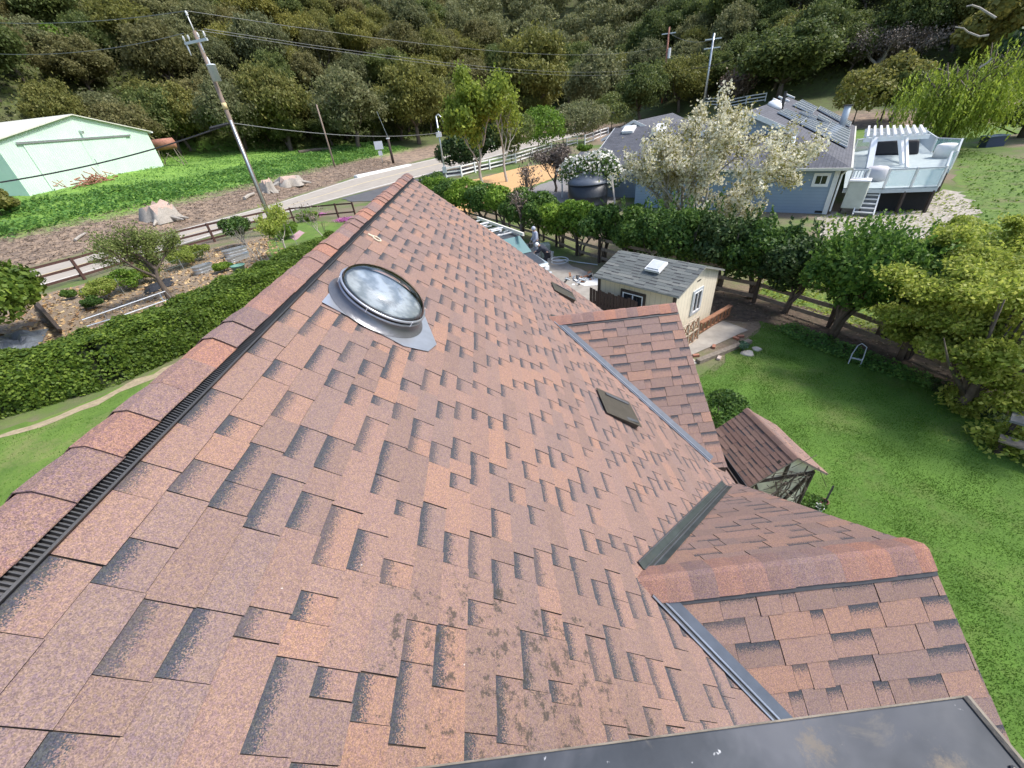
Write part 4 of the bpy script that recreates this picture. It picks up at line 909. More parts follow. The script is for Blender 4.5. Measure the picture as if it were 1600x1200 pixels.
for i in range(90):
    p = c0 + Vector((rnd.gauss(0, 1.6) * fd.x, rnd.gauss(0, 1.6) * fd.y * 1.3, abs(rnd.gauss(0, .35)))); mb.tube([p, p + Vector((rnd.gauss(0, .7), rnd.gauss(0, .7), rnd.gauss(.1, .4)))], rnd.uniform(.03, .08), 4)
mb.build('brush_pile', m_rust, label='reddish brown brush pile in front of the green barn doors', category='brush pile')
# rusty tank on a stand
tb = att(274, 259); tk = thing('fuel_tank', 'rusted horizontal fuel tank on a tall thin steel stand beside the green barn', 'tank', tb); Ht = hgt(tb, 264, 233); gx = (fd * .5 + Vector((.87, -.2, 0))).normalized(); gy = Vector((-gx.y, gx.x, 0))
MB().lathe(tb + Vector((0, 0, Ht + .75)) - gx * 1.6, [(.02, -.18), (.5, -.12), (.8, 0), (.8, 3.0), (.5, 3.12), (.02, 3.18)], 20, gx).build('tank_drum', m_rust, tk, True)
for s1_ in (-1, 1):
    for s2_ in (-1, 1):
        MB().tube([tb + gx * s1_ * 1.6 + gy * s2_ * 1.1, tb + gx * s1_ * 1.1 + gy * s2_ * .6 + Vector((0, 0, Ht))], .06, 5).build('leg', m_oldw, tk)
    MB().tube([tb + gx * s1_ * 1.6 - gy * 1.1, tb + gx * s1_ * -.2 - gy * .8 + Vector((0, 0, Ht * .8))], .045, 5).build('brace', m_oldw, tk)
MB().bar(tb - gx * 2.6 + gy * .5, tb - gx * 1.9 + gy * .5 + Vector((0, 0, Ht + 1.2)), 1.3, .4).build('side_panel', M('rust_dark', (.12, .07, .055), .3, 3), tk)

# ---------------------------------------------------------------- stumps and logs on the bank
def stump(px, py, r, h, label, seed):
    c = att(px, py); rnd = random.Random(seed); mb = MB(); N_ = 22
    pr = [[(r * (f * (1 + .22 * math.sin(5 * a_ + seed) + .14 * math.sin(9 * a_) + rnd.gauss(0, .06))), z) for f, z in ((1.35, -.2), (1.1, h * .35), (.95, h * .9))] for a_ in [2 * math.pi * k / N_ for k in range(N_)]]
    vs = [c + Vector((math.cos(2 * math.pi * k / N_) * pr[k][j][0], math.sin(2 * math.pi * k / N_) * pr[k][j][0], pr[k][j][1] + (rnd.gauss(0, .2) * h if j == 2 else 0))) for j in range(3) for k in range(N_)]
    t = thing('tree_stump', label, 'stump', c)
    MB().add(vs, [(j * N_ + k, j * N_ + (k + 1) % N_, (j + 1) * N_ + (k + 1) % N_, (j + 1) * N_ + k) for j in range(2) for k in range(N_)]).build('stump_side', m_barkl, t, True)
    MB().add(vs[2 * N_:], [tuple(range(N_))]).build('cut_face', M('cut_wood', (.42, .31, .25), .25, 8, .9), t)
    for k in range(5):
        a_ = rnd.uniform(0, 6.28); MB().tube([c + Vector((math.cos(a_), math.sin(a_), .3)) * r * .8, c + Vector((math.cos(a_) * r * 2.0, math.sin(a_) * r * 2.0, -.12))], [r * .25, r * .06], 5).build('root', m_barkl, t)
stump(256, 343, 1.25, 1.5, 'big pale splintered tree stump on the road bank left of the utility pole', 1)
stump(421, 300, .7, 1.4, 'reddish cut tree stump on the bank right behind the utility pole', 2)
stump(452, 289, 1.5, .9, 'wide pale stump with spreading roots on the bank right of the utility pole', 3)
def logm(label, a, b2, r, mat, cat='log', name='log'):
    a = Vector(a); b2 = Vector(b2); m_ = a.lerp(b2, .5) + Vector((0, 0, r * .4)); MB().tube([a + Vector((0, 0, r)), m_ + Vector((0, 0, r)), b2 + Vector((0, 0, r))], [r, r * .9, r * .7], 8).build(name, mat, label=label, category=cat)
logm('fallen grey log lying in the green field left of the road sign', att(468, 241), att(520, 235), .32, m_bark)
logm('small pale log on the bank to the left of the utility pole', att(383, 313), att(398, 305), .2, m_barkl)
logm('bleached forked branch lying on the bare bank above the road', att(119, 378), att(135, 367), .12, m_barkl, 'branch', 'branch')
logm('thin tan branch on the bare bank just above the road edge', att(148, 383), att(158, 389), .08, m_barkl, 'branch', 'branch')
wb_a = at(556, 278, .03); wb_b = at(640, 259, .03)
mb = MB(); dd_ = (wb_b - wb_a).normalized(); sv = Vector((-dd_.y, dd_.x, 0)); mb.hexa([wb_a - sv * .5, wb_b - sv * .5, wb_b + sv * .5, wb_a + sv * .5], [wb_a - sv * .35 + Vector((0, 0, .38)), wb_b - sv * .35 + Vector((0, 0, .3)), wb_b + sv * .35 + Vector((0, 0, .3)), wb_a + sv * .35 + Vector((0, 0, .38))])
mb.build('concrete_barrier', m_white, label='long low white concrete barrier along the far side of the road', category='barrier', bevel=.05)

# ---------------------------------------------------------------- garden things on the left
def trough(label, p, q, w_, h):
    p = Vector(p); q = Vector(q); d = (q - p).normalized(); s_ = Vector((-d.y, d.x, 0)); t = thing('planter_trough', label, 'planter', p); L = (q - p).length; r = w_ / 2
    loop = []
    for k in range(9): a_ = math.pi / 2 + math.pi * k / 8; loop.append(p + d * (r + math.cos(a_) * r) + s_ * math.sin(a_) * r)
    for k in range(9): a_ = -math.pi / 2 + math.pi * k / 8; loop.append(q - d * r + d * math.cos(a_) * r + s_ * math.sin(a_) * r)
    n_ = len(loop); c = (p + q) / 2; vs = []
    for f, z in ((.94, 0), (.97, h * .3), (.95, h * .35), (.99, h * .65), (.97, h * .7), (1.0, h), (1.04, h), (1.04, h - .03)): vs += [c + (v - c) * f + Vector((0, 0, z)) for v in loop]
    MB().add(vs, [(j * n_ + k, j * n_ + (k + 1) % n_, (j + 1) * n_ + (k + 1) % n_, (j + 1) * n_ + k) for j in range(7) for k in range(n_)]).build('trough_wall', m_galv, t)
    MB().add([c + (v - c) * .95 + Vector((0, 0, h * .7)) for v in loop], [tuple(range(n_))]).build('soil', m_dirt, t)
    return t
trough('long shiny galvanised raised bed between the round shrub and the hedge', at(352, 404), at(389, 394), .75, .5)
trough('short galvanised raised bed lying left of the green tub', at(306, 431), at(335, 421), .7, .5)
trough('galvanised raised bed in front of the longer one beside the green tub', at(358, 413), at(390, 401), .6, .35)
gt = at(377, 428); tb_ = thing('garden_tub', 'round green plastic tub tilted open beside the galvanised beds', 'tub', gt)
MB().lathe(gt, [(.02, 0), (.28, 0), (.38, .5), (.41, .5), (.41, .55), (.36, .55), (.27, .06), (.02, .05)], 18).build('tub_wall', M('green_plastic', (.12, .25, .20), .1, 4, .4), tb_, True)
MB().lathe(gt + Vector((0, 0, .54)), [(.405, 0), (.44, .015), (.405, .03)], 18, caps=False).build('rim', M('green_plastic_rim', (.14, .29, .23), .1, 4, .4), tb_, True)
gpts = [at(128, 503), at(165, 493), at(206, 482), at(258, 464), at(268, 470)]
gf = thing('pipe_trellis', 'low grey pipe trellis lying beside the clipped hedge', 'trellis', gpts[0])
mb = MB().tube([at(128, 500, .55), at(180, 482, .55), at(258, 455, .55), at(268, 466, .1)], .03, 6); mb.build('top_pipe', m_galv, gf)
mb = MB().tube([at(135, 510, .1), at(188, 494, .1), at(262, 468, .1)], .03, 6); mb.build('bottom_pipe', m_galv, gf)
for a, b2 in ((160, 168), (186, 194), (202, 208), (248, 256)):
    MB().tube([at(a, 500 - (a - 128) * .36 - (2 if a < 180 else 0), .55), at(b2, 510 - (b2 - 135) * .33, .1)], .025, 5).build('upright', m_galv, gf)
# chicken wire fence round the bed
mb = MB(); A0 = at(143, 478); A1 = at(240, 441); A2 = at(330, 405); Z_ = Vector((0, 0, .75))
wf_ = thing('wire_netting', 'green wire netting fence in front of the low yellow green shrubs', 'netting', A0)
for P0, P1 in ((A0, A1), (A1, A2)):
    for k in range(26):
        a = P0.lerp(P1, k / 26); c = P0.lerp(P1, min(1, (k + 1.6) / 26)); mb.tube([a, c + Z_], .006, 3, cap=False); mb.tube([c, a + Z_], .006, 3, cap=False)
    for z in (0.02, .38, .75): mb.tube([P0 + Vector((0, 0, z)), P1 + Vector((0, 0, z))], .008, 3)
mb.build('mesh_wire', M('green_wire', (.12, .16, .13), .1, 4, .5, metal=.4), wf_)
for P0 in (A0, A0.lerp(A1, .5), A1, A1.lerp(A2, .5), A2): MB().tube([P0, P0 + Z_ * 1.2], .022, 5).build('stake', m_galv, wf_)
def rumpled(name, label, cat, corners, mat, amp, seed, n=16, z=.05):
    rnd = random.Random(seed); C = [Vector(c) for c in corners]; vs = []
    for i in range(n + 1):
        for j in range(n + 1):
            u, v = i / n, j / n; p = C[0].lerp(C[1], u).lerp(C[3].lerp(C[2], u), v); e_ = min(u, v, 1 - u, 1 - v) * 4
            vs.append(p + Vector((rnd.gauss(0, .03), rnd.gauss(0, .03), z + amp * min(1, e_) * (abs(math.sin(u * 7 + v * 5 + seed)) * .6 + abs(math.sin(v * 11 - u * 4)) * .35 + rnd.random() * .15))))
    return MB().add(vs, [(i * (n + 1) + j, (i + 1) * (n + 1) + j, (i + 1) * (n + 1) + j + 1, i * (n + 1) + j + 1) for i in range(n) for j in range(n)]).build(name, mat, label=label, category=cat)
rumpled('tarp', 'crumpled grey tarp over a heap at the left edge beyond the hedge', 'tarp', [at(-30, 570), at(60, 545), at(78, 515), at(-30, 535)], M('grey_tarp', (.12, .135, .155), .12, 3, .45), .45, 3)
rumpled('ground_sheet', 'small black plastic sheet crumpled under the branching tree by the hedge', 'sheet', [at(228, 462), at(272, 446), at(268, 434), at(226, 450)], m_black, .18, 5, 8)
pn = MB().hexa([at(53, 480, 0), at(92, 520, 0), at(97, 518, 0), at(58, 478, 0)], [at(53, 474, .5), at(90, 514, .75), at(97, 514, .75), at(60, 472, .5)])
pn.build('board', m_darkw, label='dark weathered board standing on edge beside the grey tarp', category='board')
rnd = random.Random(9)
for k, (px, py, h) in enumerate(((415, 418, 1.3), (428, 412, 1.2), (441, 405, 1.3), (452, 408, 1.1), (471, 398, 1.9), (404, 424, 1.1))):
    p = at(px, py); MB().tube([p, p + Vector((rnd.gauss(0, .05), rnd.gauss(0, .05), h))], .018, 5).build('garden_stake', m_oldw if k % 2 else m_galv, label='thin garden stake standing in the bed between the hedge and the bright green lawn', category='stake', group='garden stakes by the hedge')

# ---------------------------------------------------------------- simple gabled building in its own frame
class Fr:
    def __init__(s, o, ex, ey): s.o = Vector(o); s.x = Vector(ex).normalized(); s.y = Vector(ey).normalized()
    def __call__(s, a, b, z=0): return s.o + s.x * a + s.y * b + Vector((0, 0, z))
def rayhit(px, py, p0, nn):
    d = Vector(ray(px, py)); k = (Vector(p0) - Vector(CAM)).dot(nn) / d.dot(nn); return Vector(CAM) + d * k
def window(parent, name, c, ux, uz, w_, h_, nrm, fm, gm, tm=None, div=1, t=.05, trim=.09):
    """window: trim board, frame, panes"""
    c = Vector(c); ux = Vector(ux).normalized(); uz = Vector(uz).normalized(); nrm = Vector(nrm).normalized()
    mb = MB()
    for s_ in (-1, 1):
        mb.box(c + ux * s_ * (w_ / 2 + trim / 2) + nrm * .02, (trim, h_ + 2 * trim, .04), (ux, uz, nrm)); mb.box(c + uz * s_ * (h_ / 2 + trim / 2) + nrm * .02, (w_, trim, .04), (ux, uz, nrm))
    W_ = mb.build(name, tm or fm, parent)
    mb = MB()
    for s_ in (-1, 1):
        mb.box(c + ux * s_ * (w_ / 2 - t / 2) + nrm * .028, (t, h_, .045), (ux, uz, nrm)); mb.box(c + uz * s_ * (h_ / 2 - t / 2) + nrm * .028, (w_ - 2 * t, t, .045), (ux, uz, nrm))
    for k in range(div): mb.box(c + ux * (w_ * ((k + 1) / (div + 1) - .5)) + nrm * .027, (t * .8, h_ - 2 * t, .04), (ux, uz, nrm))
    mb.build('frame', fm, W_)
    MB().box(c + nrm * .008, (w_ - t, h_ - t, .012), (ux, uz, nrm)).build('pane', gm, W_)
    return W_

# ---------------------------------------------------------------- cream garden shed
K1 = at(1058, 463, 1.75); K0 = at(932, 434, 1.75); K2 = at(1123, 424, 1.75)
ex = (K2 - K1); ex.z = 0; WS = ex.length; ex.normalize(); ey = Vector((-ex.y, ex.x, 0)); LS = (K0 - K1).dot(ey); ey0 = ey
S = Fr((K1.x, K1.y, 0), ex, ey0); zE, zR = 1.80, 2.28; ov = .14
shed = thing('shed', 'small cream garden shed with a grey shingle roof and a skylight', 'shed', S(WS / 2, LS / 2, 0))
n = NT('cream_grooved_siding'); pz = n.n('SeparateXYZ', {0: n.co}).outputs
def groove_mat(name, c, axv, w_, dirt, amt=.4):
    n = NT(name); p = n.n('SeparateXYZ', {0: n.co}).outputs
    q = n.math('DIVIDE', n.math('ADD', n.math('MULTIPLY', p[0], axv[0]), n.math('MULTIPLY', p[1], axv[1])), w_); fr_ = n.math('FRACT', q)
    g = n.map(n.math('ABSOLUTE', n.math('SUBTRACT', fr_, .5)), .455, .49, 0, 1); col = n.mix(n.map(n.noise(2, 5, .7), .3, .7), tuple(v * .92 for v in c), c)
    col = n.mix(n.map(n.noise(1.6, 6, .75), .5, .75, 0, amt), col, dirt); col = n.mix(n.math('MULTIPLY', g, .6), col, tuple(v * .35 for v in c))
    return n.out(col, .75, n.math('SUBTRACT', 1, g), .008, .6)
m_sf = groove_mat('shaded_cream_siding', (.66, .57, .42), (ey0.x, ey0.y), .20, (.38, .33, .24)); m_sg = groove_mat('sunlit_cream_siding', (.78, .70, .55), (ex.x, ex.y), .20, (.42, .37, .26))  # one cream paint; sun and shade are put into its two tones
MB().add([S(0, 0), S(0, LS), S(0, LS, zE), S(0, 0, zE), S(WS, 0), S(WS, LS), S(WS, LS, zE), S(WS, 0, zE)], [(0, 3, 2, 1), (4, 5, 6, 7)]).build('side_wall', m_sf, shed)
MB().add([S(0, 0), S(WS, 0), S(WS, 0, zE), S(WS / 2, 0, zR), S(0, 0, zE), S(0, LS), S(WS, LS), S(WS, LS, zE), S(WS / 2, LS, zR), S(0, LS, zE)], [(0, 1, 2, 3, 4), (5, 9, 8, 7, 6)]).build('gable_wall', m_sg, shed)
ps_ = (zR - zE) / (WS / 2); dz = Vector((0, 0, -ps_)); dS = Vector((-ex.x, -ex.y, -ps_)).normalized(); WL = (WS / 2 + ov) * math.sqrt(1 + ps_ ** 2)
mb = MB()
for sg in (-1, 1):
    e_ = WS / 2 + sg * (WS / 2 + ov); ze = zE - ps_ * ov
    mb.hexa([S(WS / 2, -ov, zR), S(e_, -ov, ze), S(e_, LS + ov, ze), S(WS / 2, LS + ov, zR)], [S(WS / 2, -ov, zR + .05), S(e_, -ov, ze + .05), S(e_, LS + ov, ze + .05), S(WS / 2, LS + ov, zR + .05)])
rf = mb.build('roof', M('grey_roof_trim', (.27, .27, .25), .1, 4), shed)
def shg(name, mat, O, U, S_, L, W, parent, seed, e=.143, tab=(.2, .5), thick=.004):
    return shingles(name, mat, O, U, S_, L, W, e=e, parent=parent, seed=seed, tab=tab, thick=thick, coarse=True)
shg('roof_shingles', m_shgrey, S(WS / 2, -ov, zR + .055), ey0, dS, LS + 2 * ov, WL, rf, 31)
shg('roof_shingles', m_shgrey, S(WS / 2, -ov, zR + .055), ey0, Vector((ex.x, ex.y, -ps_)).normalized(), LS + 2 * ov, WL, rf, 32)
for a, b in ((0, 0), (WS, 0), (0, LS)):
    sx = 1 if a == 0 else -1; sy = 1 if b == 0 else -1
    MB().bar(S(a - sx * .012, b + sy * .05, 0), S(a - sx * .012, b + sy * .05, zE - .03), .024, .11, up=ey0).build('corner_board', m_darkw, shed)

nS = ex.cross(dS.normalized()); nS = ey0.cross(dS); nS = nS if nS.z > 0 else -nS
c4 = [rayhit(px, py, S(0, 0, zE + .1), nS) for px, py in ((1007, 423), (1030, 428), (1044, 413), (1021, 408))]
mb = MB(); hh = nS * .09; mb.hexa([p for p in c4], [p + hh for p in c4]); sl_ = mb.build('skylight', m_white2, rf, bevel=.01)
cc = sum(c4, Vector()) / 4; MB().hexa([cc + (p - cc) * .86 + hh for p in c4], [cc + (p - cc) * .78 + hh * 1.35 for p in c4]).build('dome', M('milky_glazing', (.55, .57, .58), .1, 5, .12), sl_)
w0 = rayhit(989, 466, S(0, 0, 0), -ex)     # front window
wc = S(0, (w0 - S(0, 0, 0)).dot(ey0), 1.06)
window(shed, 'window', wc, ey0, (0, 0, 1), .80, .80, -ex, m_white2, m_glass, m_darkw, 1, .035, .09)
g0 = rayhit(1088, 468, S(0, 0, 0), -ey0); window(shed, 'window', S((g0 - S(0, 0, 0)).dot(ex), 0, 1.12), ex, (0, 0, 1), .50, .72, -ey0, m_white2, m_glass, m_steel, 1, .03, .08)
gv = rayhit(1094, 430, S(0, 0, 0), -ey0)
for k in range(3): MB().lathe(S((gv - S(0, 0, 0)).dot(ex) - .09 + .09 * k, -.008, 1.86), [(.03, 0), (.03, .006), (.004, .006)], 10, -ey0).build('vent_hole', m_dark, shed)
# brown plank fence section in front of the shed and a white chair behind it
PW = PLANK('red_brown_planks', (.10, .055, .042), 0, 50, .3)
pf = thing('plank_fence', 'short dark red brown plank fence standing in front of the cream shed', 'fence', S(-.35, LS, 0))
for k in range(15):
    u = LS + .08 - k * .135; MB().bar(S(-.30, u, 0), S(-.30, u, 1.42 - .03 * (k % 3)), .02, .115, up=ey0).build('plank', PW, pf)
MB().bar(S(-.27, LS, .9), S(-.27, LS - 1.9, .9), .03, .08).build('rail', PW, pf)
wc_ = thing('plastic_chair', 'white plastic chair back just showing between plank fence and gable', 'chair', S(-.9, LS - 1.25, 0)); q = wc_.location.copy()
cx, cy = ex, ey0
MB().box(q + Vector((0, 0, .43)), (.42, .42, .03), (cx, cy, Vector((0, 0, 1)))).build('seat', m_white2, wc_, bevel=.01)
MB().tube([q - cx * .2 - cy * .2 + Vector((0, 0, .43)), q - cx * .24 - cy * .2 + Vector((0, 0, .86)), q - cx * .25 + Vector((0, 0, .93)), q - cx * .24 + cy * .2 + Vector((0, 0, .86)), q - cx * .2 + cy * .2 + Vector((0, 0, .43))], .022, 6).build('backrest', m_white2, wc_)
for a in (-1, 1):
    for b in (-1, 1): MB().tube([q + cx * a * .2 + cy * b * .2, q + cx * a * .18 + cy * b * .18 + Vector((0, 0, .43))], .018, 6).build('leg', m_white2, wc_)

# concrete slab, timber, lattice, ladder and bricks by the shed
sheet('concrete_slab', pixpoly([(1068, 560), (1130, 503), (1170, 517), (1068, 560)][:0] or [(1066, 541), (1128, 502), (1169, 517), (1065, 562)]), m_conc, .026, .015, seed=30)
tm = thing('timber_edging', 'old grey timber beam laid as edging in front of the concrete slab', 'timber', at(1092, 568)); MB().bar(at(1090, 565, .06), at(1172, 533, .06), .17, .13).build('beam', m_oldw, tm, bevel=.01)
for k, (px, py) in enumerate(((1087, 557), (1115, 543), (1150, 530), (1157, 527), (1123, 561))):
    p = at(px, py); MB().box(p + Vector((0, 0, .04)), (.2, .1, .07), (Vector((math.cos(k), math.sin(k), 0)), Vector((-math.sin(k), math.cos(k), 0)), Vector((0, 0, 1)))).build('brick', M('red_brick', (.32, .14, .09), .2, 8) if k != 4 else M('pale_brick', (.45, .36, .31), .2, 8), label=['loose red brick at the near end of the timber edging', 'pinkish brick lying between the slab and the middle of the timber beam', 'red brick at the far end of the timber, nearer one of a pair', 'red brick at the far end of the timber, farther one of a pair', 'pale brick lying on the grass in front of the timber edging'][k], category='brick', bevel=.006)
def rock(name, label, cat, c, r, mat, flat=.5, seed=0, n=2):
    bm_v = []; rnd = random.Random(seed)
    import bmesh
    bm = bmesh.new(); bmesh.ops.create_icosphere(bm, subdivisions=3, radius=1); ph_ = [rnd.uniform(0, 6) for _ in range(6)]
    for v in bm.verts:
        s_ = 1 + .12 * math.sin(v.co.x * 3 + ph_[0]) + .1 * math.sin(v.co.y * 4 + ph_[1]) + .08 * math.sin(v.co.z * 5 + v.co.x * 4 + ph_[2]); v.co = Vector((v.co.x * r * s_, v.co.y * r * s_ * .85, v.co.z * r * flat * s_))
    me = bpy.data.meshes.new(name); bm.to_mesh(me); bm.free(); me.materials.append(mat)
    for p_ in me.polygons: p_.use_smooth = True
    o = bpy.data.objects.new(name, me); COL.objects.link(o); o.location = c; return tagp(o, label, cat)
m_rock = M('pale_rock', (.42, .39, .34), .2, 9, .9, bd=.02, dirt=(.2, .18, .14), dirtamt=.5)
rock('stone', 'flat pale round stone at the corner of the concrete slab', 'stone', at(1078, 565), .19, m_rock, .3, 1)
rock('stone', 'pale rounded stone on the lawn by the blue green plant, nearer one', 'stone', at(1167, 553), .20, m_rock, .45, 2)
rock('stone', 'grey rounded stone beyond its pale neighbour near the shed slab', 'stone', at(1182, 546), .16, m_rock, .4, 3)
# row of small wood lattice frames leaning by the shed gable
lt = thing('lattice_frame', 'pale wooden lattice frame with crossed slats leaning against the shed gable', 'lattice', at(1080, 543))
A = at(1066, 548); B = at(1090, 530); U_ = (B - A); lw = U_.length; U_.normalize(); Nl = Vector((-U_.y, U_.x, 0)); up = (Vector((0, 0, 1)) + Nl * .12).normalized(); hL = hgt(A, 1060, 511) if hgt(A, 1060, 511) > .4 else .7
mb = MB()
for k in range(4): mb.bar(A + U_ * lw * k / 3, A + U_ * lw * k / 3 + up * hL, .03, .05, up=Nl)
for z in (.02, .5, .98): mb.bar(A + up * hL * z, A + U_ * lw + up * hL * z, .03, .05, up=Nl)
mb.build('lattice_rail', M('pale_lattice_wood', (.42, .35, .27), .2, 12), lt)
mb = MB()
for k in range(3):
    a = A + U_ * lw * k / 3; b = A + U_ * lw * (k + 1) / 3
    for z in (0, .5): mb.bar(a + up * hL * z, b + up * hL * (z + .5), .012, .03, up=Nl); mb.bar(b + up * hL * z, a + up * hL * (z + .5), .012, .03, up=Nl)
mb.build('lattice_slat', m_redw, lt)
ld = thing('ladder_rack', 'reddish lumber rack like a ladder on edge between the shed and the slab', 'rack', at(1100, 520))
A = at(1091, 522, .02); B = at(1138, 494, .02); Z1 = Vector((0, 0, .42))
MB().bar(A + Z1, B + Z1, .16, .04).build('top_board', m_redw, ld); MB().bar(A + Vector((0, 0, .03)), B + Vector((0, 0, .03)), .05, .05).build('bottom_rail', m_redw, ld)
for k in range(9): MB().bar(A.lerp(B, k / 8), A.lerp(B, k / 8) + Z1, .05, .05).build('rung', m_redw, ld)
bl = bush_tree('small_plant', 'small blue green plant growing at the timber edging by the stones', 'plant', at(1160, 549), .32, .2, LEAF('blue_green', (.05, .11, .07), (.09, .17, .11), (.13, .22, .15)), 260, .06, nb=5, trunk_r=.01, low=.1, seed=61)
# folding chair frame on the lawn
fc = thing('chair_frame', 'bent grey metal chair frame left standing on the weeds by the fence', 'chair frame', at(1340, 572)); A = at(1326, 566); B = at(1344, 570); C_ = at(1351, 562)
q = (B - A).normalized(); qn = Vector((-q.y, q.x, 0)); w_ = (B - A).length
MB().tube([A, A + qn * .05 + Vector((0, 0, .25)), A + q * .05 + qn * .25 + Vector((0, 0, .46)), A + q * w_ * .45 + qn * .3 + Vector((0, 0, .52)), A + q * w_ * .95 + qn * .25 + Vector((0, 0, .46)), B + qn * .05 + Vector((0, 0, .22)), B], .014, 6).build('hoop', m_steel, fc, True)
MB().bar(A + Vector((0, 0, .16)), B + Vector((0, 0, .16)), .06, .02).build('crossbar', m_steel, fc)
for P0 in (A, B): MB().tube([P0 - qn * .12, P0 + qn * .06 + Vector((0, 0, .28))], .014, 5).build('leg', m_steel, fc)
# table at the right edge
bt = thing('garden_bench', 'dark weathered bench and table half hidden at the right edge of the lawn', 'bench', at(1590, 700)); a0 = at(1562, 682, .42); a1 = at(1680, 720, .42); q = (a1 - a0).normalized(); qn = Vector((-q.y, q.x, 0))
MB().bar(a0 + qn * .5 + Vector((0, 0, .3)), a1 + qn * .5 + Vector((0, 0, .3)), .6, .05).build('table_top', M('grey_table_top', (.16, .16, .17), .2, 6, .5), bt); MB().bar(a0 - qn * .05, a1 - qn * .05, .28, .04).build('seat', m_oldw, bt)
for k in (.12, .8):
    p = a0.lerp(a1, k); MB().bar(Vector((p.x, p.y, 0)) + qn * .3, p + qn * .5 + Vector((0, 0, .28)), .06, .12).build('leg', m_darkw, bt); MB().bar(Vector((p.x, p.y, 0)), p, .06, .1).build('leg', m_darkw, bt)

# ---------------------------------------------------------------- little shingled playhouse
p1 = at(1170, 762, 1.5); p0 = at(1105, 690, 1.5); p2 = at(1293, 741, 1.5)
gx_ = (p2 - p1); gx_.z = 0; Wp = gx_.length; gx_.normalize(); gy_ = Vector((-gx_.y, gx_.x, 0)); gy_ = gy_ if gy_.y > 0 else -gy_; Lp = 1.32
Q = Fr((p1.x, p1.y, 0), gx_, gy_); zp = 2.02
ph_ = thing('playhouse', 'little garden playhouse with brown shingle roof and vine covered cream gable', 'playhouse', Q(Wp / 2, Lp / 2, 0))
o_ = .13; psl = (zp - 1.5) / (Wp / 2)
m_old = M('weathered_cream_board', (.72, .66, .50), .15, 5, .85, dirt=(.30, .27, .18), dirtamt=.6)
MB().add([Q(o_, o_), Q(Wp - o_, o_), Q(Wp - o_, o_, 1.5 + psl * o_ - .03), Q(Wp / 2, o_, zp - .04), Q(o_, o_, 1.5 + psl * o_ - .03), Q(o_, Lp - o_), Q(Wp - o_, Lp - o_), Q(Wp - o_, Lp - o_, 1.5 + psl * o_ - .03), Q(Wp / 2, Lp - o_, zp - .04), Q(o_, Lp - o_, 1.5 + psl * o_ - .03)], [(0, 1, 2, 3, 4), (9, 8, 7, 6, 5), (0, 4, 9, 5), (1, 6, 7, 2)]).build('wall', m_old, ph_)
mb = MB()
for sg in (-1, 1):
    e_ = Wp / 2 + sg * Wp / 2; mb.hexa([Q(Wp / 2, 0, zp - .03), Q(e_, 0, 1.47), Q(e_, Lp, 1.47), Q(Wp / 2, Lp, zp - .03)], [Q(Wp / 2, 0, zp), Q(e_, 0, 1.5), Q(e_, Lp, 1.5), Q(Wp / 2, Lp, zp)])
prf = mb.build('roof', m_oldw, ph_)
Wd_ = math.hypot(Wp / 2, zp - 1.5)
shg('roof_shingles', m_shplay, Q(Wp / 2, 0, zp + .004), gy_, (Q(0, 0, 1.5) - Q(Wp / 2, 0, zp)), Lp, Wd_ + .02, prf, 41, .085, (.1, .28), .005)
shg('roof_shingles', m_shin, Q(Wp / 2, 0, zp + .004), gy_, (Q(Wp, 0, 1.5) - Q(Wp / 2, 0, zp)), Lp, Wd_ + .02, prf, 42, .085, (.1, .28), .005)  # lighter shingle on the sunward slope, so sunlight is put into the colour
caps('ridge_cap', Q(Wp / 2, 0, zp + .008), Q(Wp / 2, Lp, zp + .008), (Q(0, 0, 1.5) - Q(Wp / 2, 0, zp)), (Q(Wp, 0, 1.5) - Q(Wp / 2, 0, zp)), .085, .11, m_shplay, prf, 9, .010, .002)
mb = MB(); f_ = lambda a, z: Q(a, o_ - .02, z)
for a, z, b2, z2 in ((.16, .02, .16, 1.5), (Wp - .16, .02, Wp - .16, 1.5), (.14, 1.47, Wp - .14, 1.47), (.2, 1.44, Wp * .45, .5), (Wp - .2, 1.42, Wp * .5, .45), (.30, 1.62, .52, 1.9), (Wp * .5, 1.5, Wp * .5, 2.0), (.16, .4, Wp - .16, .4)): mb.bar(f_(a, z), f_(b2, z2), .03, .05, up=gy_)
mb.build('trim', m_darkw, ph_)
rnd = random.Random(12); mb = MB(); tips = []
for k in range(13):
    a = Wp * .55 + rnd.gauss(0, .12); pts = [Q(a, o_ - .05, .0)]
    z = 0
    while z < rnd.uniform(1.2, 1.9): z += .16; a += rnd.gauss(.0, .07) + (.02 if z > 1 else 0); pts.append(Q(max(.15, min(Wp - .1, a)), o_ - .06 - rnd.random() * .10, z))
    mb.tube(pts, rnd.uniform(.006, .015), 4)
for k in range(18):
    a = Wp * .5 + rnd.gauss(0, .16); z = rnd.uniform(1.1, 1.75); mb.tube([Q(a, o_ - .06, z), Q(a + rnd.gauss(0, .2), o_ - .12, z + rnd.gauss(0, .15)), Q(a + rnd.gauss(0, .3), o_ - .1, z + rnd.gauss(0, .15))], .006, 3)
mb.build('vine', m_bark, label='bare tangled vine climbing the gable of the little playhouse', category='vine')
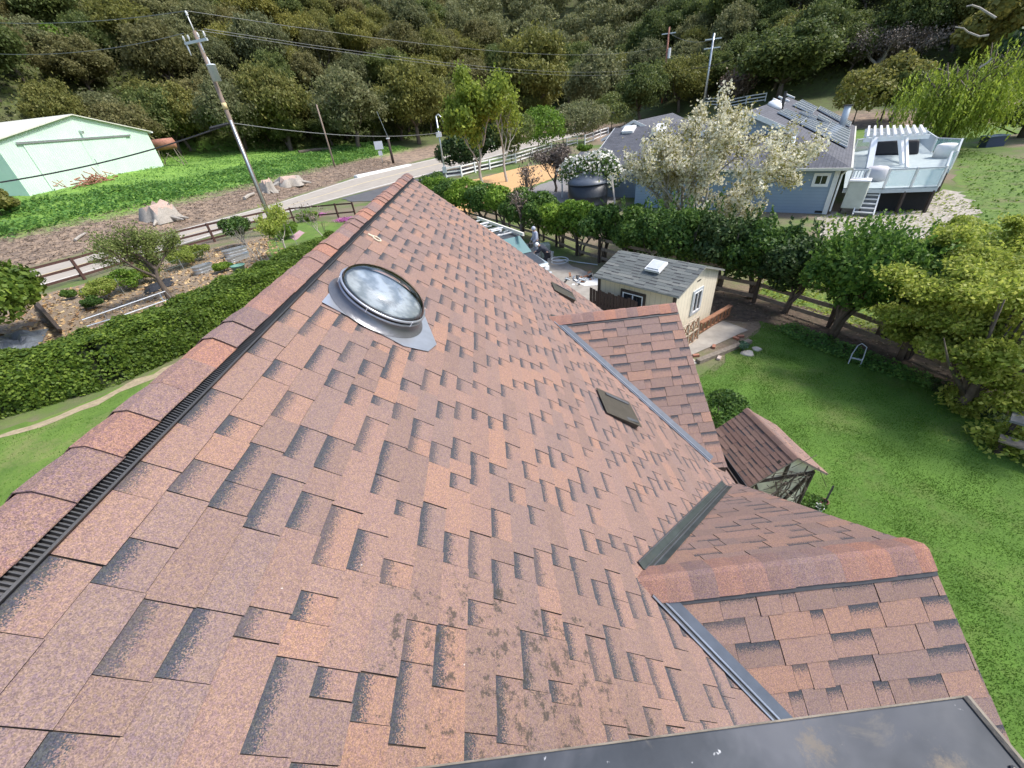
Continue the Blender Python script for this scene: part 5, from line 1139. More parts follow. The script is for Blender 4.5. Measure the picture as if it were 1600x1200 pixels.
# pots and odds by the playhouse corner
c0 = at(1278, 798); rnd = random.Random(4)
MB().lathe(c0, [(.05, 0), (.08, .12), (.085, .14), (.07, .14), (.045, .02)], 12).build('flower_pot', m_white2, label='small white pot on the grass at the playhouse corner', category='pot')
MB().lathe(c0 + Vector((.15, .1, 0)), [(.05, 0), (.08, .12), (.085, .14), (.07, .14), (.045, .02)], 12).build('flower_pot', M('maroon_pot', (.14, .04, .035), .2, 6), label='dark red pot beside the white pot at the playhouse corner', category='pot')
MB().bar(c0 + Vector((.12, .05, .02)), c0 + Vector((.32, .22, .42)), .03, .05).build('stake', m_black, label='short black stake leaning on the lawn beside the playhouse pots', category='stake')
bush_tree('small_plant', 'low leafy plant round the pots by the playhouse corner', 'plant', c0 + Vector((-.12, .05, 0)), .25, .3, L_priv, 400, .04, nb=6, trunk_r=.01, low=.05, seed=62)
bush_tree('shrub', 'glossy dark green shrub with pale new leaves between the gable and the playhouse', 'shrub', at(1117, 672), 1.15, .62, L_priv, 3000, .05, nb=12, trunk_r=.03, low=.05, seed=63)

# ---------------------------------------------------------------- neighbour's blue house
d1 = Vector((.62, .78, 0)).normalized(); eB = Vector((d1.y, -d1.x, 0))
H_ = Fr((20.57, 24.34, 0), d1, eB)      # a along the long eave, b to the right; the house lies at b<0
nh = thing('neighbor_house', 'blue grey sided house with dark slate roofs, solar panels and skylights', 'house', H_(8, -6.5, 0))
def siding(name, c, w_=.18):
    n = NT(name); z = n.n('SeparateXYZ', {0: n.co}).outputs[2]; fr_ = n.math('FRACT', n.math('DIVIDE', z, w_)); g = n.map(fr_, .0, .12, 1, 0)
    col = n.mix(n.map(n.noise(1.3, 4), .3, .7), tuple(v * .93 for v in c), c); col = n.mix(n.math('MULTIPLY', g, .55), col, tuple(v * .4 for v in c)); return n.out(col, .6, fr_, .02, .5)
m_blue = siding('blue_lap_siding', (.27, .35, .45))
Wh, Lh, th = 13.0, 27.0, .45; zrd = 2.6 + th * Wh / 2; ga = 3.5; zg = 2.6 + th * ga
s0 = .45
w1 = [H_(s0, -s0), H_(Lh, -s0), H_(Lh, -Wh + s0), H_(s0, -Wh + s0)]
mb = MB().add([Vector((p.x, p.y, z)) for z in (-.1, 2.62) for p in w1], [(0, 1, 5, 4), (1, 2, 6, 5), (2, 3, 7, 6), (3, 0, 4, 7)]); mb.build('wall', m_blue, nh)
RP = dict(c0=H_(0, 0, 2.6), c1=H_(Lh, 0, 2.6), c2=H_(Lh, -Wh, 2.6), c3=H_(0, -Wh, 2.6), g0=H_(ga, -ga, zg), g1=H_(ga, -Wh + ga, zg), r0=H_(ga - .4, -Wh / 2, zrd), r1=H_(Lh, -Wh / 2, zrd))
mb = MB()
for L_ in ((RP['c0'], RP['c1'], RP['r1'], RP['r0'], RP['g0']), (RP['c3'], RP['g1'], RP['r0'], RP['r1'], RP['c2']), (RP['c0'], RP['g0'], RP['g1'], RP['c3'])):
    mb.add(list(L_) + [p - Vector((0, 0, .12)) for p in L_], [tuple(range(len(L_)))[::-1], tuple(range(len(L_), 2 * len(L_)))] + [(i, (i + 1) % len(L_), len(L_) + (i + 1) % len(L_), len(L_) + i) for i in range(len(L_))])
m_slr = NT('slate_roof_courses'); n = m_slr
def roofmat(name, ax_):
    n = NT(name); p = n.n('SeparateXYZ', {0: n.co}).outputs
    s_ = n.math('ADD', n.math('MULTIPLY', p[0], ax_.x), n.math('MULTIPLY', p[1], ax_.y)); t_ = n.math('SUBTRACT', n.math('MULTIPLY', p[0], ax_.y), n.math('MULTIPLY', p[1], ax_.x))
    v = n.n('CombineXYZ', {0: t_, 1: s_}).outputs[0]
    br = n.n('TexBrick', {'Vector': v, 'Scale': 1.0, 'Mortar Size': .012, 'Brick Width': .42, 'Row Height': .17, 'Bias': 0.0, 'Color1': (.075, .078, .09, 1), 'Color2': (.125, .128, .145, 1), 'Mortar': (.035, .035, .042, 1)})
    c = n.mix(n.map(n.noise(.8, 5), .35, .7, 0, .35), br.outputs['Color'], (.14, .14, .16)); c = n.mix(n.map(n.noise(60, 2), .3, .7, 0, .3), c, (.06, .06, .07)); return n.out(c, .9, br.outputs['Fac'], .01, .4)
m_slA = roofmat('slate_roof_side', eB); m_slB = roofmat('slate_roof_hip', d1)
r_ = mb.build('roof', [m_slA, m_slB], nh)
for p_ in r_.data.polygons:
    if abs(p_.normal.dot(d1)) > .25 and p_.normal.z > .5: p_.material_index = 1
MB().add([H_(ga + .05, -ga, zg - .02), H_(ga + .05, -Wh + ga, zg - .02), H_(ga + .05, -Wh / 2, zrd - .12)], [(0, 1, 2)]).build('gablet', m_blue, nh)
mb = MB()
for a, b in ((RP['r0'], H_(ga - .4, -ga + .3, zg - .1)), (RP['r0'], H_(ga - .4, -Wh + ga - .3, zg - .1))): mb.bar(a + Vector((0, 0, .0)), b, .06, .26)
mb.build('gablet_trim', m_white, nh)
mb = MB(); mb.bar(RP['c0'] + Vector((0, 0, -.07)) + eB * .05, RP['c1'] + Vector((0, 0, -.07)) + eB * .05, .1, .14); mb.bar(RP['c0'] + Vector((0, 0, -.07)) - d1 * .05, RP['c3'] + Vector((0, 0, -.07)) - d1 * .05, .1, .14); mb.build('gutter', M('cream_gutter', (.62, .60, .52), .08, 3, .5), nh)
mb = MB(); q = H_(s0, -s0)
mb.bar(q + Vector((0, 0, 0)) - d1 * .02 - eB * .1, q + Vector((0, 0, 2.55)) - d1 * .02 - eB * .1, .05, .22, up=eB); mb.bar(q + eB * .02 + d1 * .1, q + eB * .02 + d1 * .1 + Vector((0, 0, 2.55)), .22, .05, up=eB); mb.build('corner_trim', m_white, nh)
MB().tube([H_(.1, -.1, 2.5), H_(.35, -.3, 2.2), H_(.35, -.3, .2)], .05, 6).build('downspout', m_white, nh)
q = rayhit(1283, 281, H_(s0, 0, 0), d1); window(nh, 'window', Vector((q.x, q.y, q.z)), eB, (0, 0, 1), .62, .52, -d1, m_white2, m_glass, m_white2, 1, .04, .11)
q = rayhit(1279, 331, H_(s0, 0, 0), d1); MB().box(q, (.4, .02, .12), (eB, d1, Vector((0, 0, 1)))).build('crawl_vent', m_dark, nh)
nA = Vector((eB.x * th, eB.y * th, 1)).normalized(); nB = Vector((-d1.x * th, -d1.y * th, 1)).normalized()
def onA(px, py): return rayhit(px, py, RP['c0'], nA)
def onB(px, py): return rayhit(px, py, RP['c0'], nB)
n = NT('solar_cells'); m_sol = None
def panel(L_, k):
    P = [onA(*p) for p in L_]; up_ = nA * .16; mb = MB().hexa([p + nA * .08 for p in P], [p + up_ for p in P]); t = mb.build('solar_panel', m_galv, r_)
    for j in range(k):
        a, b = j / k, (j + .72) / k; q = [P[0].lerp(P[1], a + .03), P[0].lerp(P[1], b + .03), P[3].lerp(P[2], b + .03), P[3].lerp(P[2], a + .03)]; c_ = sum(q, Vector()) / 4
        MB().add([c_ + (p - c_) * .97 + up_ * 1.04 for p in q], [(0, 1, 2, 3)]).build('cell_row', m_cell, t)
m_cell = M('solar_cell_blue_grey', (.16, .20, .25), .12, 3, .18)
panel([(1213, 178), (1226, 173), (1259, 187), (1249, 196)], 4); panel([(1249, 196), (1259, 187), (1294, 197), (1284, 214)], 5); panel([(1284, 214), (1297, 192), (1327, 205), (1321, 233)], 7)
panel([(1237, 166), (1252, 158), (1276, 170), (1268, 180)], 4); panel([(1247, 178), (1251, 176), (1275, 185), (1273, 190)], 2); panel([(1274, 186), (1278, 180), (1297, 190), (1293, 196)], 2); panel([(1276, 173), (1280, 168), (1329, 193), (1326, 200)], 3)
q = onA(1315, 198); hh = hgt(q, 1325, 165); c_ = MB().tube([q - Vector((0, 0, .2)), q + Vector((0, 0, hh))], .26, 14).build('flue_pipe', m_steel, r_, True); MB().tube([q + Vector((0, 0, hh)), q + Vector((0, 0, hh + .06))], .36, 14).build('flue_cap', m_black, c_)
q = onA(1221, 171); MB().tube([q, q + Vector((0, 0, 1.2))], .12, 8).build('vent_pipe', m_black, r_)
for px, py in ((1233, 151), (1224, 156), (1216, 160)):
    q = onA(px, py); MB().box(q + nA * .08, (1.1, .45, .12), (Vector((eB.x, eB.y, -th)).normalized(), d1, nA)).build('low_vent', m_white, r_)
q = onA(1209, 168); MB().lathe(q, [(.6, .02), (.55, .2), (.35, .42), (.05, .5)], 14, nA).build('turbine_vent', m_white2, r_, True)
P = [onB(*p) for p in ((1219, 229), (1241, 229), (1243, 217), (1223, 217))]; fr_ = MB().hexa(P, [p + nB * .16 for p in P]).build('skylight', m_white2, r_)
c_ = sum(P, Vector()) / 4; MB().add([c_ + (p - c_) * .84 + nB * .166 for p in P], [(0, 1, 2, 3)]).build('glazing', M('sky_glazing', (.45, .56, .56), .1, 2, .08), fr_)
# left wing
LW = Fr((12.0, 42.19, 0), eB, d1); zw = 4.8; Lw = 12.5; dp = 5.2
mb = MB(); R0_, R1_ = LW(0, 0, zw), LW(Lw, 0, zw); E0, E1 = LW(-.1, -dp, 2.5), LW(Lw, -dp, 2.5); F0, F1 = LW(0, dp, 2.5), LW(Lw, dp, 2.5)
for L_ in ((E0, E1, R1_, R0_), (R0_, R1_, F1, F0)): mb.add(list(L_) + [p - Vector((0, 0, .12)) for p in L_], [(3, 2, 1, 0), (4, 5, 6, 7), (0, 1, 5, 4), (1, 2, 6, 5), (2, 3, 7, 6), (3, 0, 4, 7)])
rw_ = mb.build('wing_roof', m_slB, nh)
MB().add([LW(.3, -dp + .4, -.1), LW(Lw, -dp + .4, -.1), LW(Lw, -dp + .4, 2.55), LW(.3, -dp + .4, 2.55), LW(.3, dp - .4, -.1), LW(.3, dp - .4, 2.55), LW(.3, 0, zw - .15), LW(Lw, dp - .4, -.1), LW(Lw, dp - .4, 2.55)], [(0, 1, 2, 3), (0, 3, 6, 5, 4), (4, 5, 8, 7)]).build('wing_wall', m_blue, nh)
mb = MB().bar(R0_ - eB * .04 - Vector((0, 0, .08)), F0 - eB * .04 - Vector((0, 0, .08)), .06, .22); mb.bar(R0_ - eB * .04 - Vector((0, 0, .08)), E0 - eB * .04 - Vector((0, 0, .08)), .06, .12); mb.build('rake_trim', m_white, nh)
nW = Vector((-d1.x * (zw - 2.5) / dp, -d1.y * (zw - 2.5) / dp, 1)).normalized()
onW = lambda px, py: rayhit(px, py, R0_, nW)
for px, py in ((983, 204), (1034, 201)):
    q = onW(px, py); xx = Vector((eB.x, eB.y, 0)); yy = nW.cross(xx); MB().box(q + nW * .1, (1.0, .9, .2), (xx, yy, nW)).build('skylight', m_white2, rw_)
q = onW(1026, 211); MB().lathe(q, [(.5, .02), (.48, .3), (.3, .55), (.05, .62)], 14, (0, 0, 1)).build('dome_vent', m_white2, rw_, True)
# low front roof of the wing
mb = MB(); A_ = [LW(-2.6, -1.6, 3.1), LW(1.2, -1.6, 3.1), LW(1.2, -dp - .6, 2.0), LW(-2.6, -dp - .6, 2.0)]; mb.plate(A_, .1); mb.build('porch_roof', m_slB, nh)
for a, b in ((-2.4, -dp - .4), (-2.4, -1.8)): MB().bar(LW(a, b, 0), LW(a, b, 2.1), .12, .12).build('porch_post', m_white, nh)
# back gable block
gb = rayhit(992, 189, (0, 49.5, 0), Vector((0, 1, 0))); BG = Fr((gb.x, gb.y, 0), eB, d1); zt = gb.z; 
mb = MB()
for sg in (-1, 1):
    L_ = [BG(0, -.3, zt), BG(sg * 3.6, -.3, zt - 1.6), BG(sg * 3.6, 13, zt - 1.6), BG(0, 13, zt)]; mb.add(L_ + [p - Vector((0, 0, .12)) for p in L_], [(3, 2, 1, 0), (4, 5, 6, 7), (0, 1, 5, 4), (1, 2, 6, 5), (2, 3, 7, 6), (3, 0, 4, 7)])
mb.build('back_roof', m_slA, nh)
MB().add([BG(-3.2, 0, 0), BG(3.2, 0, 0), BG(3.2, 0, zt - 1.45), BG(0, 0, zt - .1), BG(-3.2, 0, zt - 1.45)], [(0, 1, 2, 3, 4)]).build('back_gable', m_blue, nh)
mb = MB(); mb.bar(BG(0, -.34, zt), BG(-3.6, -.34, zt - 1.6), .06, .25); mb.bar(BG(0, -.34, zt), BG(3.6, -.34, zt - 1.6), .06, .25); mb.bar(BG(-.9, -.2, zt - .95), BG(.9, -.2, zt - .95), .06, .12); mb.bar(BG(-.8, -.2, zt - .95), BG(0, -.2, zt - .25), .06, .1); mb.bar(BG(.8, -.2, zt - .95), BG(0, -.2, zt - .25), .06, .1); mb.build('gable_trim', m_white, nh)

# ---------------------------------------------------------------- deck with stairs, glass rail, pergola
zd = 1.4; dk = thing('deck', 'raised pale deck with glass railings and stairs on the right side of the blue house', 'deck', H_(6, 2.5, 0))
m_deck = PLANK('pale_deck_boards', (.46, .53, .53), 1, .5, .12)
n = NT('deck_boards'); p = n.n('SeparateXYZ', {0: n.co}).outputs; s_ = n.math('ADD', n.math('MULTIPLY', p[0], d1.x), n.math('MULTIPLY', p[1], d1.y)); fr2 = n.math('FRACT', n.math('DIVIDE', s_, .28)); g = n.map(n.math('ABSOLUTE', n.math('SUBTRACT', fr2, .5)), .40, .48, 0, 1)
m_deck = n.out(n.mix(n.math('MULTIPLY', g, .7), n.mix(n.map(n.noise(3, 4), .3, .7), (.33, .39, .40), (.43, .49, .49)), (.15, .18, .19)), .6)
Na, Nb = at(1380, 294, zd), at(1466, 291, zd); Rt = at(1476, 264, zd); R2 = at(1484, 264, zd); R3 = at(1493, 241, zd); R4 = at(1455, 238, zd); Fl = at(1437, 222, zd); Fh = H_(17, .0, zd); N0 = H_(.9, .0, zd)
poly = [N0, Na, Nb, Rt, R2, R3, R4, Fl, Fh]
mb = MB().prism([(p.x, p.y) for p in poly], zd - .05, zd); mb.build('deck_floor', m_deck, dk)
mb = MB()
for a, b in zip(poly, poly[1:]): mb.bar(a - Vector((0, 0, .16)), b - Vector((0, 0, .16)), .06, .2)
mb.build('rim_board', m_steel, dk)
n = NT('rail_glass'); m_rg = n.out((.50, .74, .73), .05, None, Transmission_Weight=.0, Alpha=.28, Specular_IOR_Level=.6)
RPOSTS = []
def rail(a, b, kind='glass', posts=True, h=.95):
    a = Vector(a); b = Vector(b); Z = Vector((0, 0, 1)); d = (b - a).normalized(); L = (b - a).length
    mb = MB().bar(a + Z * h, b + Z * h, .09, .07)
    if kind == 'glass': MB().hexa([a + d * .05 + Z * .08, b - d * .05 + Z * .08, b - d * .05 + Z * .08 + Vector((0, 0, 0)) + Vector((-d.y, d.x, 0)) * .012, a + d * .05 + Z * .08 + Vector((-d.y, d.x, 0)) * .012], [a + d * .05 + Z * (h - .05), b - d * .05 + Z * (h - .05), b - d * .05 + Z * (h - .05) + Vector((-d.y, d.x, 0)) * .012, a + d * .05 + Z * (h - .05) + Vector((-d.y, d.x, 0)) * .012]).build('glass_panel', m_rg, dk)
    else:
        k = int(L / .14)
        for i in range(k): mb.bar(a.lerp(b, (i + .5) / k), a.lerp(b, (i + .5) / k) + Z * h, .035, .035)
    mb.build('top_rail', m_steel, dk)
    for q in (a, b):
        if all((q - s_).length > .05 for s_ in RPOSTS): RPOSTS.append(q); MB().bar(q, q + Z * (h + .06), .1, .1).build('rail_post', m_white, dk)
mid = Na.lerp(Nb, .5); rail(Na, mid); rail(mid, Nb); rail(Nb, Rt); rail(R2, R3); rail(R3, R4); rail(Rt, R2.lerp(R4, .0)); rail(R4, Fl, 'bal'); rail(Fh + eB * .3, Fl, 'bal')
lsd = N0.lerp(Na, .15); rail(N0 + eB * .2, N0.lerp(Na, .5), 'bal')
for q, s_ in ((Nb, .1), (Nb.lerp(Rt, .4), .1), (Na.lerp(Nb, .5), .15), (R2, .1), (R2.lerp(R3, .5), .1)): MB().bar(Vector((q.x, q.y, 0)) - eB * s_, Vector((q.x, q.y, zd - .2)) - eB * s_, .14, .14).build('support_post', m_darkw, dk)
sw = at(1378, 292, zd) - at(1346, 292, zd); sA = at(1346, 291, zd); sBv = at(1378, 292, zd); run = (at(1360, 320) - at(1362, 291, zd)); run.z = 0
run = -d1 * min(1.3, max(.9, run.length)); ns = 6
for k in range(ns):
    z = zd - (k + 1) * zd / (ns + 1); o2 = run * ((k + .5) / ns); MB().hexa([sA + run * (k / ns) + Vector((0, 0, z - zd)), sBv + run * (k / ns) + Vector((0, 0, z - zd)), sBv + run * ((k + 1) / ns) + Vector((0, 0, z - zd)), sA + run * ((k + 1) / ns) + Vector((0, 0, z - zd))], [sA + run * (k / ns) + Vector((0, 0, z - zd + .05)), sBv + run * (k / ns) + Vector((0, 0, z - zd + .05)), sBv + run * ((k + 1) / ns) + Vector((0, 0, z - zd + .05)), sA + run * ((k + 1) / ns) + Vector((0, 0, z - zd + .05))]).build('stair_tread', m_white, dk)
    MB().hexa([sA + run * ((k + .9) / ns) + Vector((0, 0, z - zd - .16)), sBv + run * ((k + .9) / ns) + Vector((0, 0, z - zd - .16)), sBv + run * ((k + .95) / ns) + Vector((0, 0, z - zd - .16)), sA + run * ((k + .95) / ns) + Vector((0, 0, z - zd - .16))], [sA + run * ((k + .9) / ns) + Vector((0, 0, z - zd - .005)), sBv + run * ((k + .9) / ns) + Vector((0, 0, z - zd - .005)), sBv + run * ((k + .95) / ns) + Vector((0, 0, z - zd - .005)), sA + run * ((k + .95) / ns) + Vector((0, 0, z - zd - .005))]).build('stair_riser', m_flash, dk)
for q in (sA, sBv):
    MB().bar(q - Vector((0, 0, .12)), q + run - Vector((0, 0, zd - .05)), .06, .25).build('stringer', m_white, dk)
MB().hexa([Vector((p.x, p.y, .0)) for p in (Na + d1 * .6, Nb + d1 * .6, Nb + d1 * .7, Na + d1 * .7)], [Vector((p.x, p.y, 1.15)) for p in (Na + d1 * .6, Nb + d1 * .6, Nb + d1 * .7, Na + d1 * .7)]).build('under_deck_shade', m_dark, dk)  # near-black sheet standing in for the shade under the deck
# covered grill box in front of the deck and domed cover on the landing
gc = thing('covered_cart', 'grey green tarp covered cart standing between the blue house corner and stairs', 'cart', at(1328, 334)); a0 = at(1309, 335); a1 = at(1340, 337); q = (a1 - a0); q.z = 0; wq = q.length; q.normalize(); qn = Vector((-q.y, q.x, 0)); Zv = Vector((0, 0, 1))
hq = hgt(a0, 1319, 284)
MB().hexa([a0 + Zv * .35, a1 + Zv * .35, a1 + qn * .55 + Zv * .35, a0 + qn * .55 + Zv * .35], [a0 + Zv * hq + q * .05, a1 + Zv * hq, a1 + qn * .5 + Zv * (hq + .05), a0 + qn * .5 + Zv * (hq + .05) + q * .05]).build('tarp_cover', M('sage_tarp', (.50, .53, .47), .1, 3, .7, bd=.03), gc, bevel=.05)
MB().hexa([a0 + Zv * hq - q * .02 - qn * .04, a1 + Zv * hq + q * .03 - qn * .04, a1 + qn * .55 + Zv * hq, a0 + qn * .55 + Zv * hq], [a0 + Zv * (hq + .1) - q * .02 - qn * .04, a1 + Zv * (hq + .1) + q * .03 - qn * .04, a1 + qn * .5 + Zv * (hq + .16), a0 + qn * .5 + Zv * (hq + .16)]).build('top_lid', m_white2, gc, bevel=.03)
for pq in (a0, a1, a0 + qn * .5, a1 + qn * .5): MB().bar(pq, pq + Zv * .4, .06, .06).build('leg', m_darkw, gc)
hc = at(1366, 284, zd); MB().lathe(hc + d1 * .5, [(.55, 0), (.60, .3), (.58, .62), (.45, .75), (.05, .82)], 24).build('round_cover', M('taupe_fabric', (.52, .50, .50), .06, 3, .8), label='round domed grey fabric cover standing at the top of the deck stairs', category='cover', smooth=True)
hc2 = at(1474, 246, zd); MB().lathe(hc2, [(.62, 0), (.66, .5), (.62, .80), (.4, .88), (.05, .9)], 24).build('round_cover', M('white_fabric', (.70, .70, .68), .06, 3, .8), label='round white domed cover on the outermost corner of the deck', category='cover', smooth=True)
# grill with dark cover
gr = at(1395, 241, zd); gq = eB; t = thing('patio_set', 'black covered patio furniture under the white pergola on the deck', 'furniture', gr)
MB().lathe(gr + Vector((0, 0, .0)), [(.9, 0), (1.0, .3), (.95, .75), (.7, .95), (.05, 1.0)], 16).build('cover', m_black, t, True, scale=None) if False else MB().hexa([gr + gq * a + d1 * b for a, b in ((-1.5, -.5), (1.5, -.5), (1.5, .6), (-1.5, .6))], [gr + gq * a + d1 * b + Vector((0, 0, .95)) for a, b in ((-1.25, -.35), (1.25, -.35), (1.25, .45), (-1.25, .45))]).build('dark_cover', m_black, t, bevel=.12)
# pergola
pg = thing('pergola', 'white timber pergola with nine rafters standing on the pale deck', 'pergola', at(1357, 264, zd))
pA = at(1357, 264, zd); pB = at(1409, 262, zd); zp_ = pA.z + hgt(pA, 1369, 221) 
zt_ = zp_; L1 = at(1349, 219, zt_); L2 = at(1452, 213, zt_); M1 = at(1352, 203, zt_ + .0); M2 = at(1446, 202, zt_)
for k in range(3):
    a = L1.lerp(M1, k / 2.2); b = L2.lerp(M2, k / 2.2); MB().bar(a, b, .12, .26).build('beam', m_white2, pg)
for k in range(9):
    f = .05 + .107 * k; a = L1.lerp(L2, f); b = M1.lerp(M2, f); e_ = (b - a).normalized(); MB().bar(a - e_ * .35 + Vector((0, 0, .2)), b + e_ * .35 + Vector((0, 0, .2)), .13, .16).build('rafter', m_white2, pg)
MB().bar(pA, L1.lerp(L2, .17), .34, .34).build('post', m_white2, pg)
for f, px, py in ((.55, 1408, 258), (.66, 1417, 262), (.80, 1411, 257)):
    q = at(px, py, zd); MB().bar(q, L1.lerp(L2, f - .0) if f < .7 else M1.lerp(M2, .62), .16, .16).build('post', m_white2, pg)
# things under the deck
MB().bar(at(1405, 316, .3), at(1425, 312, .3), .3, .5).build('crate', M('orange_crate', (.62, .34, .12), .2, 6), label='orange box stored in the shadow under the deck', category='box')
MB().tube([at(1436, 300, .9), at(1446, 313, .1)], .06, 6).build('plank', m_white2, label='pale plank leaning under the right end of the deck', category='plank')
# blue lidded box far on the lawn
bb = at(1548, 229); fx = Vector((RT[0], RT[1], 0)).normalized(); fy = Vector((-fx.y, fx.x, 0)); cb = thing('storage_box', 'dark blue lidded storage box on the shaded grass right of the willow', 'box', bb)
MB().hexa([bb + fx * a + fy * b for a, b in ((-.9, -.4), (.8, -.4), (.8, .45), (-.9, .45))], [bb + fx * a + fy * b + Vector((0, 0, .85)) for a, b in ((-.9, -.4), (.8, -.4), (.8, .45), (-.9, .45))]).build('box_body', M('navy_plastic', (.035, .055, .11), .1, 3, .5), cb)
MB().box(bb + Vector((0, 0, .9)) + fy * .03 - fx * .05, (1.85, 1.0, .12), (fx, fy, Vector((0, 0, 1)))).build('lid', M('slate_blue_lid', (.12, .17, .24), .1, 3, .4), cb, bevel=.03)

# ---------------------------------------------------------------- water tank, truck, people
wt = at(918, 322); wk = thing('water_tank', 'big round black water tank with a shallow domed lid behind the hedge', 'water tank', wt); rt = 1.55; hw = 1.75
MB().lathe(wt, [(rt, 0), (rt, .25), (rt * 1.015, .3), (rt, .35), (rt, .8), (rt * 1.015, .85), (rt, .9), (rt, hw)], 40, caps=True).build('tank_wall', M('black_poly', (.022, .026, .033), .15, 2, .4), wk, True)
MB().lathe(wt + Vector((0, 0, hw)), [(rt * 1.04, -.02), (rt * 1.04, .04), (rt * .85, .28), (rt * .55, .55), (rt * .3, .68), (rt * .12, .72), (.02, .72)], 40).build('tank_lid', M('grey_poly', (.075, .09, .115), .12, 2, .4), wk, True)
MB().lathe(wt + Vector((.5, -.8, hw + .33)), [(.04, 0), (.04, .15), (.005, .16)], 8).build('inlet', m_white2, wk)
MB().bar(at(962, 328), at(948, 328) + Vector((.55, 1.0, 2.2)), .12, .05).build('plank', m_barkl, label='grey plank leaning beside the black water tank', category='plank')
rl0 = at(745, 340, 2.0); rl1 = at(820, 367, 2.0); td = (rl1 - rl0); td.z = 0; td.normalize(); tn = Vector((-td.y, td.x, 0)); tn = tn if tn.x < 0 else -tn
T0 = Vector((rl0.x, rl0.y, 0)) + tn * .62 + td * 1.1
TF = Fr(T0, td, tn)       # a forward, b to the near (left) side; centre at b=0
m_tp = M('silver_truck_paint', (.36, .41, .41), .04, 2, .3, bump=None, metal=.3, Coat_Weight=.5); m_td = M('charcoal_truck_paint', (.06, .064, .07), .05, 2, .4, bump=None, metal=.3)
trk = thing('pickup_truck', 'silver pickup truck with a white ladder rack and dark hood parked by the wooden fence', 'truck', TF(3, 0, 0))
def loft(name, secs, mat, parent, bevel=.03):
    """body from cross-sections (a, half width low, half width high, z low, z high)"""
    mb = MB(); vs = []
    for a, wl, wh, z0, z1 in secs: vs += [TF(a, -wl, z0), TF(a, wl, z0), TF(a, wh, z1), TF(a, -wh, z1)]
    k = len(secs); fs = [(i * 4 + j, i * 4 + (j + 1) % 4, (i + 1) * 4 + (j + 1) % 4, (i + 1) * 4 + j) for i in range(k - 1) for j in range(4)] + [(3, 2, 1, 0), tuple((k - 1) * 4 + j for j in range(4))]
    return mb.add(vs, fs).build(name, mat, parent, bevel=bevel)
Fx = 6.15
loft('body', [(0, .93, .93, .45, 1.15), (2.0, .95, .95, .45, 1.15), (4.3, .95, .93, .4, 1.15), (Fx - .1, .92, .85, .4, 1.02), (Fx, .88, .80, .45, .95)], m_tp, trk, .05)
loft('hood', [(4.55, .84, .80, 1.13, 1.2), (Fx - .5, .78, .72, 1.03, 1.12), (Fx - .12, .74, .70, .98, 1.03)], m_td, trk, .03)
loft('cab', [(2.0, .92, .70, 1.13, 1.80), (2.35, .92, .74, 1.13, 1.86), (3.7, .92, .74, 1.13, 1.84), (4.62, .92, .72, 1.13, 1.2)], m_td, trk, .03)
MB().add([TF(3.76, -.69, 1.83), TF(3.76, .69, 1.83), TF(4.64, .82, 1.215), TF(4.64, -.82, 1.215)], [(0, 1, 2, 3)]).build('windshield', M('teal_glass', (.12, .22, .22), .05, 2, .1, bump=None), trk)
MB().add([TF(2.35, -.78, 1.79), TF(3.6, -.78, 1.79), TF(4.3, -.9, 1.25), TF(2.35, -.9, 1.25)], [(0, 1, 2, 3)]).build('side_window', m_glass, trk)
MB().hexa([TF(.1, -.78, 1.0), TF(1.9, -.78, 1.0), TF(1.9, .78, 1.0), TF(.1, .78, 1.0)], [TF(.1, -.78, 1.16), TF(1.9, -.78, 1.16), TF(1.9, .78, 1.16), TF(.1, .78, 1.16)]).build('bed_liner', m_black, trk)
MB().box(TF(Fx + .02, 0, .78), (.04, 1.1, .24), (td, tn, Vector((0, 0, 1)))).build('grille', m_black, trk)
mb = MB(); mb.box(TF(Fx + .03, 0, .93), (.07, 1.3, .06), (td, tn, Vector((0, 0, 1)))); mb.build('grille_bar', m_white2, trk)
MB().box(TF(Fx + .10, 0, .52), (.16, 1.75, .2), (td, tn, Vector((0, 0, 1)))).build('bumper', m_steel, trk, bevel=.03)
for s_ in (-1, 1):
    MB().box(TF(Fx + .0, s_ * .68, .80), (.10, .26, .2), (td, tn, Vector((0, 0, 1)))).build('headlight', m_white2, trk, bevel=.02)
    MB().box(TF(4.15, s_ * 1.06, 1.35), (.12, .2, .24), (td, tn, Vector((0, 0, 1)))).build('mirror', m_black, trk, bevel=.03)
    for a in (1.0, 5.2):
        wv = MB().lathe(TF(a, s_ * .98 - .12, .38), [(.22, 0), (.38, 0), (.38, .24), (.22, .24)], 20, tn).build('tyre', m_black, trk); MB().lathe(TF(a, s_ * .98 - .13, .38), [(.02, 0), (.22, 0), (.22, .26), (.02, .26)], 14, tn).build('rim', m_galv, wv)
rk = MB()
for b in (-.62, .7): rk.bar(TF(-1.0, b, 2.0), TF(4.3, b, 2.0), .09, .14 if b < 0 else .06)
rk.build('rack_rail', M('cream_enamel', (.74, .70, .60), .05, 3, .5), trk)
for a in (-.5, .6, 1.9, 3.3):
    MB().bar(TF(a, -.6, 1.95), TF(a, .7, 1.95), .05, .05).build('rack_crossbar', m_white, trk)
for a in (.15, 1.9): 
    for b in (-.62, .7): MB().bar(TF(a, b, 1.1), TF(a, b, 1.95), .05, .05).build('rack_post', m_white, trk)
rnd = random.Random(2)
for k in range(12): MB().tube([TF(.3 + .28 * k, rnd.uniform(-.7, .2), 2.0), TF(.5 + .28 * k, rnd.uniform(-.2, .7), 2.05)], rnd.uniform(.02, .05), 6).build('pipe_clamp', m_white2 if k % 2 else m_galv, label='short pale pipe length loaded across the truck roof rack', category='pipe', group='pipes on the truck rack')
